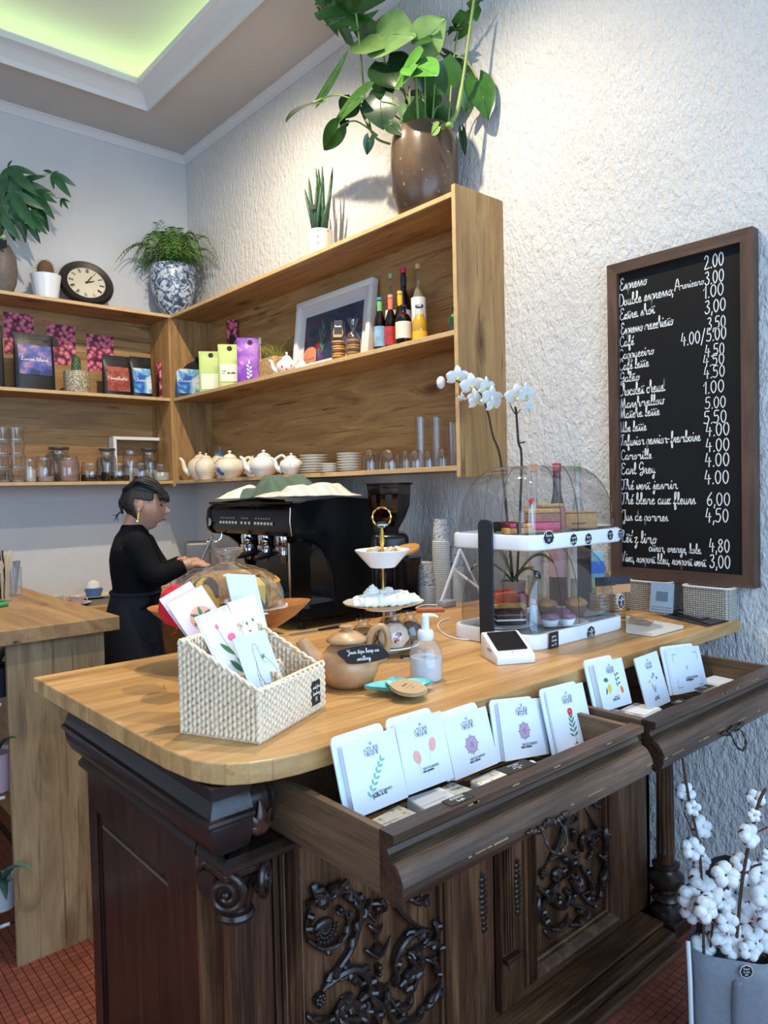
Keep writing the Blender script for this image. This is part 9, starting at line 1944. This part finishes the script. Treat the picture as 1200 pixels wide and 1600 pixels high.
for (px, py, Y, sz) in [(82, 270, -.30, [(-50, 46), (-85, 26), (20, 10), (160, 18), (-30, 36)]), (54, 300, -.32, [(-75, 60), (-50, 52), (-20, 38), (-100, 45), (-130, 50), (10, 26)]), (12, 262, -.30, [(-40, 60), (-75, 75), (-110, 60), (-10, 40), (60, 14)]), (18, 300, -.36, [(-80, 70), (-55, 68), (-110, 60), (-30, 50)]), (38, 330, -.34, [(-70, 50), (-100, 46), (-40, 50), (-15, 30)]), (4, 290, -.26, [(-60, 80), (-90, 80), (-30, 60)]), (96, 310, -.28, [(-60, 18), (-20, 14), (-100, 14)]), (30, 285, -.28, [(20, 40), (-20, 52), (-60, 56)]), (-8, 320, -.32, [(-60, 60), (-30, 60), (-90, 60)])]:
    c = PL(px, py, Y); palmate(c, 0, sz); G().tube(smoothpath([tuple(rt*.9), tuple(rt.lerp(c, .5)+Vector((0, 0, .06))), tuple(c)], 5), .0025, 6).obj('stalk', petm, pt, True)
o = slab(.05, .05, .002).obj('plant_tag', tagm, pt); o.matrix_local = frame(PL(-2, 388, -.30), (CR.x, CR.y, 0), (0, 0, 1)); o = slab(.04, .02, .002).obj('green_tag', P('green_tag', lin('a9c98a'), .5), pt); o.matrix_local = frame(PL(-2, 372, -.305), (CR.x, CR.y, 0), (0, 0, 1))

# ------------------------------------------------------------------ cotton stems in a grey felt bag
CX_, CY_ = -.33, -4.62
cb = at(1142, 1478, 2, .33); CX_, CY_ = cb.x, cb.y
k = mpp((CX_, CY_, .3)); zt_ = .33
fb_ = thing('felt_bag', 'tall grey felt bag with a strap, full of cotton stems', 'bag', (CX_, CY_, 0), (0, 0, -60)); felt = P('grey_felt', lin('7f848c'), .95, vary=.08, vscale=60, bmp=.3, bscale=200); wd2 = 62*k
g = G(); n = 32; rings = [(0, .95), (.02, 1.0), (zt_*.5, 1.04), (zt_*.85, 1.02), (zt_, .98)]; vs = []
for z, q in rings:
    for x, y in rrect(wd2*q, wd2*.62*q, .05, 7): vs.append((x, y, z))
n = 32; g.add(vs, [(j*n+i, j*n+(i+1) % n, (j+1)*n+(i+1) % n, (j+1)*n+i) for j in range(len(rings)-1) for i in range(n)]+[tuple(reversed(range(n)))]); o = g.obj('bag_body', felt, fb_, True, ang=False); md = o.modifiers.new('s', 'SOLIDIFY'); md.thickness = .004
for sx_ in (-1, 1): G().tube(smoothpath([(sx_*wd2*1.02, -wd2*.3, zt_*1.04), (sx_*wd2*1.0, -wd2*.58, zt_*.8), (sx_*wd2*.97, -wd2*.64, zt_*.3), (sx_*wd2*.9, -wd2*.64, .0)], 5), .006, 8).obj('white_cord', P('white_cord', (.7, .72, .75), .6), fb_, True)
G().tube(smoothpath([(wd2*.1, -wd2*.66, zt_*.86), (wd2*.02, -wd2*.74, zt_*.80), (wd2*.0, -wd2*.70, zt_*.5), (wd2*.08, -wd2*.66, .05)], 5), .011, 8, flat=.3).obj('strap', felt, fb_, True); G().tube(smoothpath([(-wd2*.5, wd2*.3, zt_), (-wd2*.4, wd2*.35, zt_+.16), (wd2*.2, wd2*.38, zt_+.18), (wd2*.4, wd2*.34, zt_)], 5), .03, 8, flat=.2).obj('dark_flap', P('dark_felt', lin('2b2f36'), .9), fb_, True)
pq = onplane(1166, 1519, (CX_-.06, CY_-.05, .3), (-CF.x, -CF.y, 0)); 
t = price_tag('round black tag pinned to the grey felt bag', frame(pq-Vector((CR.x, CR.y, 0))*.014-Vector((0, 0, .014)), (CR.x, CR.y, 0), (0, 0, 1)), .030, .030, ['bouquet', 'de coton', '18€'], 'badge')
cot = P('cotton_lint', (.80, .80, .80), .95, bmp=.5, bscale=90); husk = P('dry_husk', lin('7a5236'), .7, vary=.3, vscale=40); twig = P('cotton_twig', lin('4a3226'), .7, vary=.2)
cs = thing('cotton_stems', 'dry cotton branches with fluffy white bolls standing in the grey felt bag', 'cotton branches', (CX_, CY_, 0))
def CL(px, py, near=0): q = onplane(px, py, Vector((CX_, CY_, .5))+Vector((-CF.x, -CF.y, 0))*near, (-CF.x, -CF.y, 0)); return Vector((q.x-CX_, q.y-CY_, q.z))
boll_me = []
rnd = random.Random(21)
for v_ in range(3):
    bm = bmesh.new()
    for i in range(5):
        a = i*2*PI/5+rnd.uniform(-.2, .2); r0 = bmesh.ops.create_icosphere(bm, subdivisions=3, radius=1)['verts']; cx_, cy_ = .58*math.cos(a), .58*math.sin(a)
        for q in r0: nn_ = 1+.16*noise.noise(q.co*2.2+Vector((i*3, v_*5, 0))); q.co = Vector((q.co.x*.50*nn_+cx_, q.co.y*.50*nn_+cy_, q.co.z*.58*nn_+.12))
    boll_me.append(G().bm(bm))
def boll(px, py, rpx, near, hk=True):
    c = CL(px, py, near); r = rpx*mpp(c+Vector((CX_, CY_, 0))); ax = (Vector((-CF.x, -CF.y, .25))+Vector((rnd.uniform(-.7, .7), rnd.uniform(-.7, .7), rnd.uniform(-.3, .7)))).normalized(); m = Matrix.Translation(c) @ ax.to_track_quat('Z', 'Y').to_matrix().to_4x4() @ R('Z', rnd.uniform(0, 72)) @ S(r)
    src = boll_me[rnd.randrange(3)]; bo = G().add(src.v, src.f, m).obj('boll', cot, cs, True, ang=False)
    if hk:
        g = G()
        for i in range(5):
            a = i*2*PI/5+.63; g.tube([(0, 0, -.55), (.5*math.cos(a), .5*math.sin(a), -.5), (.95*math.cos(a), .95*math.sin(a), .0), (1.08*math.cos(a), 1.08*math.sin(a), .42)], [.12, .22, .15, .02], 5, m, flat=.4)
        g.obj('husk', husk, bo, True)
for pts, r in [([(1100, 1500), (1098, 1420), (1094, 1340), (1088, 1300), (1075, 1240), (1066, 1182)], .0035), ([(1090, 1320), (1082, 1300), (1069, 1270)], .002), ([(1150, 1480), (1158, 1390), (1168, 1330), (1184, 1260), (1196, 1232)], .0042), ([(1158, 1370), (1175, 1355), (1190, 1350)], .003), ([(1184, 1300), (1200, 1292)], .002), ([(1110, 1480), (1120, 1410), (1140, 1380)], .003)]:
    G().tube(smoothpath([tuple(CL(*q, .02)) for q in pts], 4), r, 6).obj('branch', twig, cs, True)
for b_ in [(1070, 1238, 15), (1082, 1262, 12), (1094, 1292, 17), (1081, 1325, 17), (1180, 1248, 14), (1178, 1274, 10), (1168, 1305, 18), (1156, 1348, 15), (1133, 1368, 20), (1090, 1372, 18), (1078, 1400, 20), (1110, 1395, 19), (1100, 1420, 20), (1128, 1405, 20), (1150, 1395, 18), (1170, 1385, 20), (1190, 1365, 20), (1192, 1400, 20), (1155, 1420, 20), (1080, 1425, 17), (1135, 1440, 17), (1178, 1425, 20), (1120, 1460, 19), (1098, 1478, 18), (1140, 1480, 17), (1160, 1462, 19), (1185, 1470, 20), (1170, 1485, 15), (1196, 1440, 16), (1095, 1345, 14), (1200, 1335, 10)]: boll(b_[0], b_[1], b_[2], rnd.uniform(-.03, .07), b_[2] != 20 or rnd.random() < .6)
tag(cs, 'dry cotton branches with fluffy white bolls standing in the grey felt bag', 'cotton branches')
